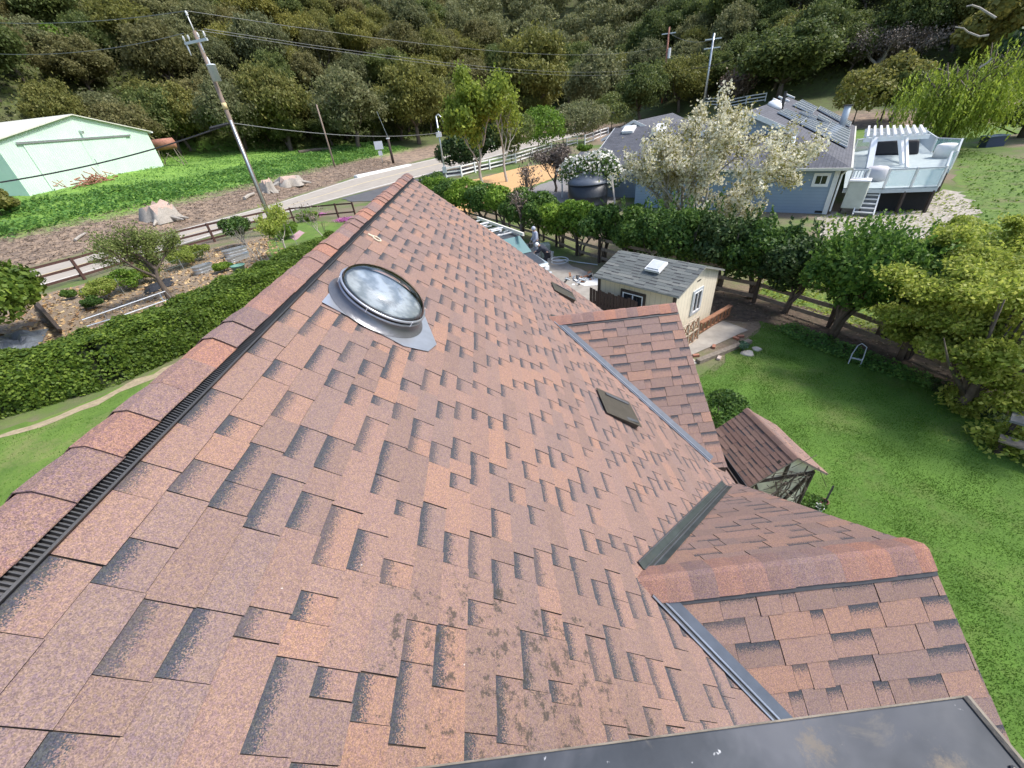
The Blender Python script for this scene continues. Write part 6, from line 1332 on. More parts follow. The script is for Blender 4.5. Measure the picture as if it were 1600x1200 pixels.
def person(label, loc, face, pose, cloth, leg, skin, hair):
    """one continuous skinned body; joints in metres, x forward, y left"""
    t = thing('person', label, 'person', loc, rz=0); fx_ = Vector(face).normalized(); fy_ = Vector((-fx_.y, fx_.x, 0))
    W = lambda p: fx_ * p[0] + fy_ * p[1] + Vector((0, 0, p[2]))
    J = pose
    def skin_obj(name, chains, mat, sub=2):
        V = []; E = []; Rr = []; idx = {}
        for ch in chains:
            prev = None
            for key, r in ch:
                if isinstance(key, str):
                    if key not in idx: idx[key] = len(V); V.append(W(J[key])); Rr.append(r)
                    i = idx[key]
                else: i = len(V); V.append(W(key)); Rr.append(r)
                if prev is not None and prev != i: E.append((prev, i))
                prev = i
        me = bpy.data.meshes.new(name); me.from_pydata([tuple(v) for v in V], E, []); o = bpy.data.objects.new(name, me); COL.objects.link(o); o.parent = t
        md = o.modifiers.new('skin', 'SKIN'); md.use_smooth_shade = True
        for i, r in enumerate(Rr): me.skin_vertices[0].data[i].radius = (r, r) if not isinstance(r, tuple) else r
        me.skin_vertices[0].data[0].use_root = True
        md2 = o.modifiers.new('sub', 'SUBSURF'); md2.levels = 1; md2.render_levels = sub
        me.materials.append(mat); return o
    skin_obj('body', [[('pelvis', (.13, .15)), ('waist', (.12, .15)), ('chest', (.14, .18)), ('neck', .06), ('head0', .075), ('head1', .095), ('head2', .06)],
                      [('chest', (.14, .18)), ('shL', .075), ('elL', .05), ('wrL', .035)], [('chest', (.14, .18)), ('shR', .075), ('elR', .05), ('wrR', .035)],
                      [('pelvis', (.13, .15)), ('hipL', .095), ('knL', .065), ('anL', .045), ('toL', .04)], [('pelvis', (.13, .15)), ('hipR', .095), ('knR', .065), ('anR', .045), ('toR', .04)]], skin)
    skin_obj('jacket', [[('pelvis', (.155, .175)), ('waist', (.15, .175)), ('chest', (.165, .20)), ('neck', .085)], [('chest', (.165, .2)), ('shL', .1), ('elL', .07), ('wrL', .052)], [('chest', (.165, .2)), ('shR', .1), ('elR', .07), ('wrR', .052)]], cloth)
    skin_obj('trousers', [[('pelvis', (.15, .165)), ('hipL', .115), ('knL', .085), ('anL', .065)], [('pelvis', (.15, .165)), ('hipR', .115), ('knR', .085), ('anR', .065)]], leg)
    for s_ in 'LR':
        w0 = Vector(J['wr' + s_]); e0 = Vector(J['el' + s_]); dd = (w0 - e0).normalized(); sd = Vector((0, 1, 0)); pal = w0 + dd * .07
        for k in range(4): 
            b0 = pal + sd * (.027 - .018 * k); skin_obj('finger', [[(tuple(w0 + dd * .01), .022), (tuple(b0), .011), (tuple(b0 + dd * .035 + Vector((0, 0, -.006))), .009), (tuple(b0 + dd * .06 + Vector((0, 0, -.02))), .007)]], skin, 1)
        skin_obj('thumb', [[(tuple(w0 + dd * .03), .014), (tuple(w0 + dd * .05 + sd * .04), .010), (tuple(w0 + dd * .08 + sd * .045), .008)]], skin, 1)
    h = Vector(J['head1']); hd = (Vector(J['head2']) - Vector(J['head0'])).normalized()
    MB().lathe(t.location + W(h - Vector((.012, 0, .03)) ), [(.098, -.03), (.115, .03), (.108, .09), (.07, .135), (.01, .15)], 14, W(hd)).build('headwear', hair, t, True)
    f = h + Vector((.10, 0, -.0)); fm = M('face_dark', (.05, .03, .025))
    for yy in (-.033, .033): MB().lathe(t.location + W(f + Vector((-.012, yy, .012))), [(.004, -.006), (.012, 0), (.004, .006)], 6, W(Vector((1, 0, 0)))).build('eye', fm, t)
    MB().tube([t.location + W(f + Vector((-.01, 0, .01))), t.location + W(f + Vector((.018, 0, -.025)))], [.008, .014], 6).build('nose', skin, t)
    MB().bar(t.location + W(f + Vector((-.014, -.022, -.055))), t.location + W(f + Vector((-.014, .022, -.055))), .01, .008).build('mouth', fm, t)
    return t
m_skin = M('skin', (.42, .25, .18), .05, 5, .5, bump=None)
st_pose = dict(pelvis=(0, 0, .93), waist=(0, 0, 1.1), chest=(.03, 0, 1.33), neck=(.06, 0, 1.49), head0=(.09, 0, 1.54), head1=(.11, 0, 1.63), head2=(.12, 0, 1.71), shL=(.03, .19, 1.40), elL=(.08, .27, 1.12), wrL=(.25, .22, .98), shR=(.03, -.19, 1.40), elR=(.06, -.27, 1.12), wrR=(.22, -.22, .97), hipL=(0, .1, .88), knL=(.03, .12, .48), anL=(0, .13, .09), toL=(.17, .15, .03), hipR=(0, -.1, .88), knR=(.03, -.12, .48), anR=(-.02, -.13, .09), toR=(.15, -.15, .03))
hz = Vector((td.x, td.y, 0)); pl1 = at(839, 404); pl1.z = 0
person('person in a light grey hooded jacket standing behind the truck hood, arms forward', pl1, Vector((-.9, -.2, 0)), st_pose, M('light_grey_fleece', (.38, .41, .50), .08, 6, .9), M('grey_blue_trousers', (.22, .25, .32), .1, 6, .9), m_skin, M('light_grey_hood', (.46, .48, .56), .06, 6, .9))
bend = dict(st_pose); bend.update(pelvis=(-.12, 0, .80), waist=(-.02, 0, .93), chest=(.16, 0, 1.08), neck=(.28, 0, 1.17), head0=(.33, 0, 1.20), head1=(.40, 0, 1.25), head2=(.45, 0, 1.31), shL=(.16, .19, 1.12), elL=(.33, .24, .93), wrL=(.5, .16, .88), shR=(.16, -.19, 1.12), elR=(.33, -.24, .93), wrR=(.5, -.16, .88), hipL=(-.12, .1, .76), knL=(.05, .13, .43), anL=(-.06, .14, .09), toL=(.11, .15, .03), hipR=(-.12, -.1, .76), knR=(.03, -.13, .43), anR=(-.1, -.14, .09), toR=(.08, -.15, .03))
pl2 = at(853, 420); pl2.z = 0
person('person in dark clothes and a white cap bending forward beside the fender of the truck', pl2, Vector((-.75, .25, 0)), bend, M('navy_jacket', (.03, .035, .05), .1, 6, .9), M('black_trousers', (.02, .022, .03), .1, 6, .9), m_skin, m_white2)
# dustbin, bucket, hose and a heap of scrap beside the driveway
bn = at(852, 402); MB().hexa([bn + Vector((a, b, 0)) for a, b in ((-.22, -.22), (.22, -.22), (.22, .22), (-.22, .22))], [bn + Vector((a, b, .75)) for a, b in ((-.28, -.28), (.28, -.28), (.28, .28), (-.28, .28))]).build('dustbin', M('sage_grey_plastic', (.20, .25, .22), .1, 4, .5), label='grey green dustbin by the fence beyond the truck bonnet', category='bin', bevel=.03)
bk_ = at(861, 402); MB().lathe(bk_, [(.12, 0), (.16, .3), (.17, .3), (.15, .28), (.11, .02)], 14).build('bucket', m_white, label='small white bucket on the ground right of the truck front', category='bucket')
c0 = at(875, 412); rnd = random.Random(8)
MB().tube([c0 + Vector((math.cos(k * .5) * .45, math.sin(k * .5) * .45, .04 + .012 * k)) for k in range(24)] + [c0 + Vector((.9, -.2, .05)), c0 + Vector((1.8, -.9, .03))], .025, 6).build('hose', m_steel, label='coiled grey hose lying on the driveway beside the planting strip', category='hose')
hp2 = at(912, 438); t = thing('scrap_heap', 'heap of pale and dark metal scrap on the concrete left of the shed', 'scrap heap', hp2); rnd = random.Random(15)
for k in range(34):
    q = hp2 + Vector((rnd.gauss(0, .42), rnd.gauss(0, .3), abs(rnd.gauss(0, .08)))); e_ = Vector((rnd.gauss(0, 1), rnd.gauss(0, 1), rnd.gauss(0, .3))).normalized() * rnd.uniform(.08, .3)
    MB().bar(q, q + e_, rnd.uniform(.04, .14), rnd.uniform(.02, .06)).build('scrap_piece', rnd.choice((m_white, m_galv, m_black, m_barkl, m_redw, m_steel)), t)
sheet('spilled_dust', [(p.x, p.y) for p in pixpoly([(902, 442), (918, 432), (935, 437), (936, 448), (915, 447)])], m_white, .026, .05, .3, seed=50)

# ---------------------------------------------------------------- hillside oaks, each one a tree
def proto(mi, seed):
    rng = np.random.default_rng(seed); rnd = random.Random(seed)
    t = thing('oak_tree', 'x', 'tree', (0, 0, 0)); H, R = 10.0, 6.2
    blobs = crown_blobs((0, 0, 5.4), R, 4.6, 70, rng, (.11, .25), .4)
    V = blob_leaves(blobs, 26000, .235, rng, jit=.85, shell=.5, upb=.2)
    q = rng.integers(0, len(blobs), 10000); Cb = np.array([b_[0] for b_ in blobs]); Rb = np.array([b_[1] for b_ in blobs]); Pq = Cb[q] + rng.normal(size=(10000, 3)) * Rb[q] * .72
    V = np.concatenate([V, quads_at(Pq, rdir(10000, rng) + np.array([0, 0, .5]), .22 * (.5 + rng.random(10000)), 1.8, rng)]); npmesh('crown', V, 4, L_oak[mi], t)
    mb = MB(); trunk_limbs(mb, (0, 0, 0), 8, .32, 5, rnd, 5, (.5, .3), .3); mb.build('trunk', m_bark, t, True); return t
protos = [proto(i % 5, 900 + i) for i in range(10)]
zone = {0: 'olive green', 1: 'grey green', 2: 'deep green', 3: 'yellow tipped', 4: 'brownish'}
rg = random.Random(2024); placed = []; first = [True] * 10
def put(x, y, k, s, lab, grp, rz=None, z=None):
    z = float(terr(x, y)) - .4 if z is None else z; loc = Vector((x, y, z)); rz = rg.uniform(0, 6.28) if rz is None else rz
    sc = (s * rg.uniform(.9, 1.12), s * rg.uniform(.9, 1.12), s * rg.uniform(.85, 1.45))
    if first[k]:
        first[k] = False; o = protos[k]; o.location = loc; o.rotation_euler = (0, 0, rz); o.scale = sc; o['label'] = lab; o['group'] = grp; return o
    return dup(protos[k], loc, rz, sc, lab, grp)
tries = 0
while tries < 60000 and len(placed) < 285:
    tries += 1
    px = rg.uniform(-60, 1660); dist = rg.uniform(70, 215) ; az = math.atan((px - 800) / 560) + rg.uniform(-.05, .05)
    x, y = math.sin(az) * dist, math.cos(az) * dist; z = float(terr(x, y)); q = prj((x, y, z + 5))
    if q[2] < 5 or q[0] < -70 or q[0] > 1670 or q[1] < -75: continue
    u = (x - _o[0]) * _n[0] + (y - _o[1]) * _n[1]; v = (x - _o[0]) * _d[0] + (y - _o[1]) * _d[1]; t_ = u - float(np.interp(v, UFV, UFU)) - .6
    ft = float(np.interp(v, [0, 40, 70, 110, 200], [46, 46, 26, 12, 8]))
    onleft = t_ > ft - 1; far = z > 5.0 and t_ < -12
    if not (onleft or far): continue
    if abs((x - BL.x) * bk.x + (y - BL.y) * bk.y - DB / 2) < DB / 2 + 6 and -6 < (x - BL.x) * fd.x + (y - BL.y) * fd.y < Wb + 6: continue
    s = rg.uniform(.68, 1.12) * (1.0 + max(0, dist - 120) * .0035)
    sp_ = 7.3 * s
    if any((x - a) ** 2 + (y - b) ** 2 < ((sp_ + c) / 2) ** 2 for a, b, c in placed): continue
    placed.append((x, y, sp_))
    k = rg.choice((0, 1, 2, 3, 4, 5, 6, 7, 8, 9)) if px < 950 else rg.choice((1, 2, 6, 7, 0, 3, 2, 7))
    reg = ('behind the green barn' if q[0] < 300 else 'behind the utility pole' if q[0] < 560 else 'above the road and its white barrier' if q[0] < 760 else 'behind the blue house wing' if q[0] < 1060 else 'beyond the far road' if q[0] < 1260 else 'beyond the solar panels' if q[0] < 1420 else 'behind the weeping willow')
    hgh = 'high up' if q[1] < 60 else 'low down' if q[1] > 130 else 'half way up'
    put(x, y, k, s, '%s oak %s in the wood %s' % (zone[k % 5], hgh, reg), 'oaks of the wooded hillside %s, %s, %s' % (reg, hgh, zone[k % 5]))
# understorey that fills the gaps between the crowns
def underwood():
    rng = np.random.default_rng(5); n = 110000; az = rng.uniform(-.95, 1.0, n); d = np.sqrt(rng.uniform(70 ** 2, 240 ** 2, n)); x = np.sin(az) * d; y = np.cos(az) * d; z = terr(x, y)
    u = (x - _o[0]) * _n[0] + (y - _o[1]) * _n[1]; v = (x - _o[0]) * _d[0] + (y - _o[1]) * _d[1]; t_ = u - np.interp(v, UFV, UFU) - .6; ft = np.interp(v, [0, 40, 70, 110, 200], [46, 46, 26, 12, 8])
    k = ((t_ > ft) | ((z > 5.6) & (t_ < -10))); x, y, z = x[k], y[k], z[k]
    P = np.stack([x, y, z + rng.random(len(x)) ** 1.5 * (1 + 3 * np.clip(np.sin(x * .31 + np.sin(y * .2)) * np.sin(y * .37), 0, 1))], 1); N = rng.normal(size=P.shape) * .7; N[:, 2] += .8
    npmesh('undergrowth', quads_at(P, N, .5 * (.6 + rng.random(len(x))), 1.4, rng), 4, L_oak[2], None, kind='stuff', label='dark undergrowth on the slope between the hillside trees', category='undergrowth')
underwood()
def far_wood():
    rng = np.random.default_rng(8); V = []
    pl = []
    for i in range(4000):
        az = rng.uniform(-.9, .95); d = rng.uniform(208, 330); x, y = math.sin(az) * d, math.cos(az) * d; q = prj((x, y, float(terr(x, y)) + 5))
        if q[2] < 5 or q[0] < -60 or q[0] > 1660 or q[1] < -120 or any((x - a) ** 2 + (y - b) ** 2 < 90 for a, b in pl): continue
        pl.append((x, y)); s = rng.uniform(.9, 1.4); V.append(blob_leaves(crown_blobs((x, y, float(terr(x, y)) + 5 * s), 6.5 * s, 5.5 * s, 26, rng, (.18, .34), .4), 2600, .6, rng, jit=.85, shell=.5))
        if len(pl) > 200: break
    npmesh('distant_wood', np.concatenate(V), 4, L_oak[1], None, kind='stuff', label='far wooded slope that reads as one mass of grey green crowns', category='wood')
far_wood()

# ---------------------------------------------------------------- single trees and shrubs
def VT(name, label, cat, bp, tp, rpx, lm, n, ls, group=None, terrain=True, **kw):
    b = att(*bp) if terrain else at(*bp); H = hgt(b, *tp); R = rpx * prj((b.x, b.y, b.z + H * .6))[2] / FPX
    return bush_tree(name, label, cat, b, H, R, lm, n, ls, group, **kw)
# big trees at the foot of the hill
for i, (bp, tp, r, k, lab) in enumerate((
    ((830, 200), (818, 44), 68, 3, 'big rounded yellow tipped oak standing behind the spring birches'),
    ((930, 195), (925, 75), 55, 1, 'tall grey green oak to the left of the slate house roofs'),
    ((1000, 195), (985, 95), 48, 2, 'dark oak directly behind the small back roof of the blue house'),
    ((1060, 175), (1050, 85), 46, 3, 'yellow green oak to the left of the pale distant pole'),
    ((655, 225), (640, 92), 60, 3, 'olive and yellow oak above the road left of the service pole'),
    ((560, 232), (548, 105), 62, 1, 'wide dull green oak behind the white road sign'),
    ((455, 236), (440, 95), 60, 0, 'olive oak between the utility pole and the short wooden pole'),
    ((380, 240), (372, 120), 52, 1, 'grey green oak directly behind the utility pole'),
    ((300, 238), (285, 125), 50, 0, 'olive oak leaning over the rusted fuel tank'),
    ((1215, 158), (1205, 35), 82, 2, 'huge dark spreading oak behind the top of the solar roof'),
    ((1390, 190), (1395, 92), 45, 2, 'dark leaning oak with bare stem left of the weeping willow'))):
    b = att(*bp); H = hgt(b, *tp); dd_ = prj((b.x, b.y, b.z + H * .6))[2]; R = r * dd_ / FPX
    o = dup(protos[k + 5 * (i % 2)], b - Vector((0, 0, .3)), i * 1.1, (R / 6.2, R / 6.2, H / 9.6), lab); 
    if 'group' in o: del o['group']
VT('shrub', 'bright green leafy tree among dull oaks high on the slope left of the pole', 'tree', (118, 118), (118, 40), 34, L_bright, 2600, .45, nb=14, seed=70)
VT('leafy_tree', 'round bright green tree beside the pale distant utility pole', 'tree', (1098, 160), (1100, 110), 17, L_lime, 2200, .3, nb=12, seed=71)
for i, (bp, tp, r, lm, lab) in enumerate((((722, 268), (718, 208), 26, L_dark, 'dark evergreen hedge shrub at the corner of the white fence'), ((752, 262), (745, 190), 24, L_dark, 'dark shrub behind the yellow green spring tree'), ((800, 255), (795, 180), 28, L_oak[2], 'dark olive shrub behind the orange wood chip bed'),
    ((842, 240), (835, 165), 32, L_privl, 'fresh green shrub between the birch and the olive shrubs'), ((880, 228), (870, 168), 30, L_oak[1], 'grey green olive shrub left of the white fence sections'), ((915, 222), (912, 162), 28, L_oak[1], 'grey green olive shrub touching the slate roof ridge'), ((955, 205), (950, 155), 28, L_oak[2], 'olive shrub behind the left end of the slate roof'))):
    VT('large_shrub', lab, 'shrub', bp, tp, r * 1.45, lm, 8000, .26, nb=24, seed=80 + i, low=.02)
VT('low_shrub', 'bright green shrub between the white fence and the slate roof', 'shrub', (912, 246), (915, 222), 14, L_bright, 900, .2, nb=8, seed=90, low=.02)
VT('leafy_tree', 'broad yellow green tree right behind the solar panels and flue', 'tree', (1330, 200), (1320, 112), 46, L_oak[3], 5200, .30, nb=24, seed=91, low=.15)
VT('leafy_tree', 'mid green tree between the yellow green tree and the weeping willow', 'tree', (1375, 190), (1385, 88), 40, L_oak[0], 4200, .32, nb=20, seed=92, low=.3)
# bare grey and twiggy trees
def bare(name, label, bp, tp, r0, kids, lev, spread, mat, twig=None, n=0, ls=.1, seed=1, up=.25, L0=.42, group=None, base=None, terrain=True, cat='tree', jit=.12, nn=5, shr=.68, lean=(0, 0, 1), rpx=None, fit=True, stems=1):
    b = base or (att(*bp) if terrain else at(*bp)); H = hgt(b, *tp) if tp else 3; rnd = random.Random(seed); rng = np.random.default_rng(seed)
    t = thing(name, label, cat, b, group); mb = MB(); tips = []
    for q in range(stems):
        a_ = q * 6.283 / stems; grow(mb, tips, b + Vector((math.cos(a_), math.sin(a_), -.5)) * (.15 * (stems > 1)), lean if stems == 1 else (math.cos(a_) * .55, math.sin(a_) * .55, 1), H * L0, r0, lev, rnd, kids, spread, up, 4, .12, shr, nn)
    if tp and fit:
        T = np.array([q for q, d in tips]) - np.array(b); kz = H / np.percentile(T[:, 2], 99.7); kr = 1.0
        if rpx: kr = rpx * prj((b.x, b.y, b.z + H * .6))[2] / FPX / np.percentile(np.hypot(T[:, 0] - T[:, 0].mean(), T[:, 1] - T[:, 1].mean()), 90)
        up_ = T[T[:, 2] > np.percentile(T[:, 2], 30)]; ln_ = up_.mean(0) / up_[:, 2].mean() if lean == (0, 0, 1) else np.zeros(3)
        K = np.array([kr, kr, kz]); B_ = np.array(b); fx_ = lambda v: ((np.array(v) - B_) - np.array([ln_[0], ln_[1], 0]) * (v[2] - B_[2])) * K + B_
        mb.v = [tuple(fx_(v)) for v in mb.v]; tips[:] = [(fx_(q), d) for q, d in tips]
    mb.build('trunk', mat, t, True)
    if n:
        P = np.array([q for q, d in tips]); D_ = np.array([d for q, d in tips]); k = rng.integers(0, len(P), n)
        Pp = P[k] + rng.normal(size=(n, 3)) * jit; npmesh('foliage', quads_at(Pp, rdir(n, rng), ls * (.6 + .8 * rng.random(n)), 2.0 if ls < .15 else 1.5, rng, D_[k]), 4, twig, t)
    return t, tips
bare('spring_tree', 'slender tree with fresh yellow green leaves behind the white fence', (755, 292), (748, 108), .14, 4, 3, .50, m_barkl, L_lime, 12000, .24, 3, .5, .42, jit=.38, rpx=42)
bare('birch_tree', 'pale trunked almost bare tree just right of the yellow green spring tree', (792, 284), (792, 118), .14, 4, 3, .42, m_barkl, L_lime, 2600, .20, 8, .45, .42, jit=.4, rpx=34)
bare('bare_tree', 'grey leafless tree on the slope left of the willow top', (1375, 130), (1370, 48), .3, 4, 4, .5, m_barkl, L_twig, 9000, .22, 12, .3, .38, jit=.8, rpx=50)
bare('bare_tree', 'pink brown twiggy bare shrub in front of the orange chip bed', (868, 300), (865, 232), .05, 4, 4, .35, m_bark, L_twig, 5000, .10, 14, .6, .36, jit=.25, cat='shrub', rpx=24)
bare('bare_tree', 'small dark pruned leafless tree beside the grey gravel court', (826, 322), (822, 258), .10, 4, 3, .5, m_bark, L_twig, 500, .1, 15, .3, .4, jit=.2, rpx=18)
bare('bare_tree', 'dark pruned leafless tree over the truck, twigs pointing up', (815, 378), (812, 296), .13, 4, 3, .5, m_bark, L_twig, 300, .06, 16, .5, .45, jit=.2, rpx=20)
bare('bare_shrub', 'brown leafless bush beside the far road behind the blossom tree', (1150, 158), (1152, 118), .08, 4, 3, .6, m_bark, L_twig, 4200, .3, 17, .3, .4, jit=.8, cat='shrub', rpx=24)
# weeping willow
wb_ = att(1462, 237); Hw = hgt(wb_, 1492, 92); rnd = random.Random(33); rng = np.random.default_rng(33); wl = thing('weeping_willow', 'weeping willow with long hanging bright green strands right of the pergola', 'tree', wb_)
mb = MB(); tips = []; 
for k in range(6):
    a = k * 1.05; grow(mb, tips, wb_, (math.cos(a) * .45, math.sin(a) * .45, 1), Hw * .42, .24, 2, rnd, 4, .6, .1, 4, .1, .62)
P = []; D_ = []
Pt = np.array([q for q, d in tips]) - np.array(wb_); Rw = 56 * prj((wb_.x, wb_.y, 6))[2] / FPX; K = np.array([Rw / np.percentile(np.hypot(Pt[:, 0], Pt[:, 1]), 90)] * 2 + [Hw / np.percentile(Pt[:, 2], 97)]); Pt = Pt * K + np.array(wb_)
mb.v = [tuple((np.array(v) - np.array(wb_)) * K + np.array(wb_)) for v in mb.v]; mb.build('trunk', m_bark, wl, True)
for i in range(1050):
    q = Pt[rng.integers(0, len(Pt))] + rng.normal(size=3) * np.array([1.0, 1.0, .3]); ln = rng.uniform(.3, .80) * (q[2] - wb_.z); sw = rng.normal(size=2) * .06
    r_ = np.array([q[0] - wb_.x, q[1] - wb_.y]); q[:2] += r_ * rng.uniform(0, .15)
    m_ = int(ln / .16)
    for j in range(m_): f = j / m_; P.append((q[0] + sw[0] * f * ln + rng.normal() * .05 + r_[0] * .06 * math.sin(f * 3), q[1] + sw[1] * f * ln + rng.normal() * .05 + r_[1] * .06 * math.sin(f * 3), q[2] - f * ln)); D_.append((sw[0], sw[1], -1))
npmesh('foliage', quads_at(np.array(P), rdir(len(P), rng),   .115 * (.6 + .8 * rng.random(len(P))), 2.6, rng, np.array(D_) * 2), 4, LEAF('willow_green', (.17, .24, .03), (.28, .38, .05), (.40, .50, .08), .45), wl)
# dark tree mass at the right edge with white limbs
VT('large_tree', 'very dark broad tree at the right edge behind the willow', 'tree', (1600, 215), (1590, 10), 80, L_dark, 9000, .5, nb=26, seed=95, low=.15, trunk_r=.4)
VT('large_tree', 'olive tree with a white bare limb above the weeping willow', 'tree', (1530, 150), (1510, -20), 60, L_oak[0], 7000, .5, nb=22, seed=96, low=.2, trunk_r=.3)
bare('bare_tree', 'white dead limb sticking out of the dark tree in the upper right', None, None, .0, 3, 2, .5, m_barkl, None, 0, base=skyp(1550, 60, 62), seed=5, L0=.6, lean=(-.8, -.3, .5)) if False else None
for k, (L_, lab) in enumerate((([(1556, 28, 60), (1530, 12, 60), (1518, 8, 59), (1510, 10, 59)], 'bleached bare limb reaching left at the very top right of the wood'), ([(1545, 55, 58), (1530, 57, 58), (1512, 50, 58), (1505, 44, 57), (1492, 42, 57)], 'crooked white dead branch above the weeping willow'), ([(1530, 106, 56), (1543, 98, 56), (1550, 90, 56)], 'pale broken willow branch stub pointing up right'))):
    MB().tube([skyp(*q) for q in L_], [.08, .07, .06, .05, .03][:len(L_)], 6).build('dead_branch', m_barkl, label=lab, category='branch')
VT('leafy_tree', 'dim green bush at the right edge under the dark tree', 'shrub', (1590, 215), (1592, 150), 40, L_oak[2], 3000, .3, nb=12, seed=97, low=.02)

# ---------------------------------------------------------------- blossom tree and flowering shrub
tb2 = at(1076, 394); tb2.z = 0
bt_, tips = bare('blossom_tree', 'large airy tree covered in cream blossom in front of the blue house', None, (1118, 160), .10, 4, 3, .70, m_barkl, None, 0, seed=23, up=.10, L0=.26, base=tb2, shr=.74, rpx=106, stems=4)
P = np.array([q for q, d in tips]); rng = np.random.default_rng(9); n_ = 42000; k = rng.integers(0, len(P), n_)
sub = rng.random(len(P)) < .7; k = k[sub[k]]
npmesh('blossom', quads_at(P[k] + rng.normal(size=(len(k), 3)) * .13, rdir(len(k), rng), .095 * (.6 + .8 * rng.random(len(k))), 1.2, rng), 4, L_bloss, bt_)
k = rng.integers(0, len(P), 12000); npmesh('young_leaves', quads_at(P[k] + rng.normal(size=(len(k), 3)) * .18, rdir(len(k), rng), .07 * (.6 + .8 * rng.random(len(k))), 1.7, rng), 4, L_blossg, bt_)
VT('flowering_shrub', 'dense dark shrub covered in white flowers behind the black water tank', 'shrub', (928, 314), (930, 243), 58, L_priv, 6500, .14, nb=16, seed=98, low=.05, terrain=False)
fs = bpy.data.objects['flowering_shrub']; b = fs.location; Hf = hgt(b, 930, 241); Rf = 60 * prj((b.x, b.y, Hf * .6))[2] / FPX
rng = np.random.default_rng(3); bl_ = crown_blobs((b.x, b.y, Hf * .52), Rf, Hf * .46, 16, np.random.default_rng(198), (.28, .45)); npmesh('flowers', blob_leaves(bl_, 2400, .15, rng, shell=.04, upb=.6), 4, L_white, fs)
bq = at(1150, 405); bq.z = 0
bare('blossom_shrub', 'small shrub with white blossom sprays against the dark hedge trees', None, (1140, 345), .05, 4, 3, .45, m_bark, L_bloss, 1500, .08, 41, .3, .4, base=bq, jit=.14, cat='shrub', rpx=34)

# ---------------------------------------------------------------- hedge trees along the wooden fence
Z3 = lambda p: Vector((p[0], p[1], 0))
row = [((-5.2, 42.6), 2.6, 1.6, 0), ((-4.3, 40.1), 2.7, 1.5, 1), ((-3.1, 37.4), 2.6, 1.5, 0), ((-1.8, 35.1), 2.9, 1.5, 1), ((-.5, 33.0), 2.7, 1.4, 0), ((.9, 30.6), 2.8, 1.35, 1), ((2.0, 28.3), 2.7, 1.3, 0), ((3.1, 26.0), 2.8, 1.25, 0), ((4.0, 24.0), 2.9, 1.25, 1), ((4.8, 22.2), 3.0, 1.2, 1), ((5.6, 20.8), 2.9, 1.15, 0)]
rl = ['first from the driveway corner, next to the ridge tip', 'second along from the ridge tip', 'third along from the ridge tip', 'beside the spring tree trunk', 'just right of the spring tree trunk', 'in front of the grey gravel court', 'behind the rear of the truck', 'behind the middle of the truck', 'left of the black water tank', 'in front of the black water tank', 'bright topped one left of the shed roof']
for i, ((x, y), H, R, f) in enumerate(row):
    bush_tree('privet_tree', 'trimmed leafy hedge tree, ' + rl[i], 'tree', (x, y, 0), H, R * 1.12, (L_privl if f else L_priv), 7000, .115, 'trimmed hedge trees along the wooden fence', low=.14, nb=18, trunk_r=.06, stems=3, seed=300 + i, flat=.8, barkm=m_bark)
row2 = [((6.6, 19.3), 3.0, 1.15, L_priv, 'dark hedge tree directly behind the left end of the shed roof'), ((7.4, 18.0), 3.1, 1.2, L_priv, 'dark hedge tree behind the middle of the shed roof'), ((8.3, 16.9), 3.3, 1.25, L_priv, 'dark hedge tree behind the right end of the shed roof'), ((9.2, 15.6), 3.2, 1.2, L_dark, 'shaded hedge tree right of the shed by the fence'),
        ((9.9, 14.4), 3.1, 1.15, L_priv, 'leafy hedge tree below the blossom sprays'), ((10.35, 13.0), 2.9, 1.05, L_dark, 'dark hedge tree left of the tall spiky one')]
for i, ((x, y), H, R, lm, lab) in enumerate(row2):
    bush_tree('privet_tree', lab, 'tree', (x, y, 0), H, R * 1.1, lm, 12000, .09, None, low=.08, nb=22, trunk_r=.06, stems=3, seed=330 + i, shoots=14)
bush_tree('spiky_tree', 'big multi stemmed green tree with tall upright shoots over the wooden fence', 'tree', at(1298, 528), 3.35, 1.5, LEAF('spiky_green', (.07, .155, .03), (.15, .28, .05), (.28, .43, .08), .45), 20000, .08, None, low=.26, nb=26, trunk_r=.075, stems=5, seed=350, shoots=130)
bush_tree('leafy_tree', 'dark leafy tree behind the fence between the spiky and the yellow green trees', 'tree', (11.9, 10.6, 0), 2.9, 1.15, L_priv, 8000, .085, None, low=.35, nb=16, trunk_r=.06, stems=3, seed=351, shoots=10)
bush_tree('leafy_tree', 'dark twin stemmed tree at the fence right of the metal chair frame', 'tree', at(1410, 560), 2.5, 1.0, L_dark, 6000, .08, None, low=.4, nb=14, trunk_r=.06, stems=3, seed=352)
# big yellow green tree on the right
yb = at(1500, 640); yt = bush_tree('yellow_green_tree', 'large yellow green leafy tree leaning over the fence at the right edge', 'tree', yb, 3.5, 1.0, L_yell, 10, .05, None, low=.2, nb=6, trunk_r=.10, stems=4, seed=353)
bpy.data.objects.remove([c for c in yt.children if c.name.startswith('crown')][0])
rng = np.random.default_rng(77); bl_ = []
for (px, py, z, r) in ((1455, 490, 1.9, .65), (1500, 460, 2.1, .9), (1560, 430, 2.3, .9), (1600, 500, 2.0, 1.0), (1540, 520, 1.7, .9), (1480, 530, 1.6, .55), (1590, 570, 1.4, .9), (1430, 450, 2.2, .6), (1580, 380, 2.7, .7), (1650, 450, 2.2, 1.0), (1510, 400, 2.7, .6), (1650, 560, 1.6, 1.0), (1540, 470, 2.2, .8), (1560, 585, 1.0, .5), (1470, 470, 2.2, .7), (1590, 460, 2.4, .8), (1530, 560, 1.4, .7), (1640, 370, 2.8, .7)):
    c = at(px, py, z); bl_ += [(np.array(c) + rng.normal(size=3) * r * .6, (r * q * 1.15, r * q * 1.15, r * .8 * q)) for q in (.32, .42, .38, .5, .34)]
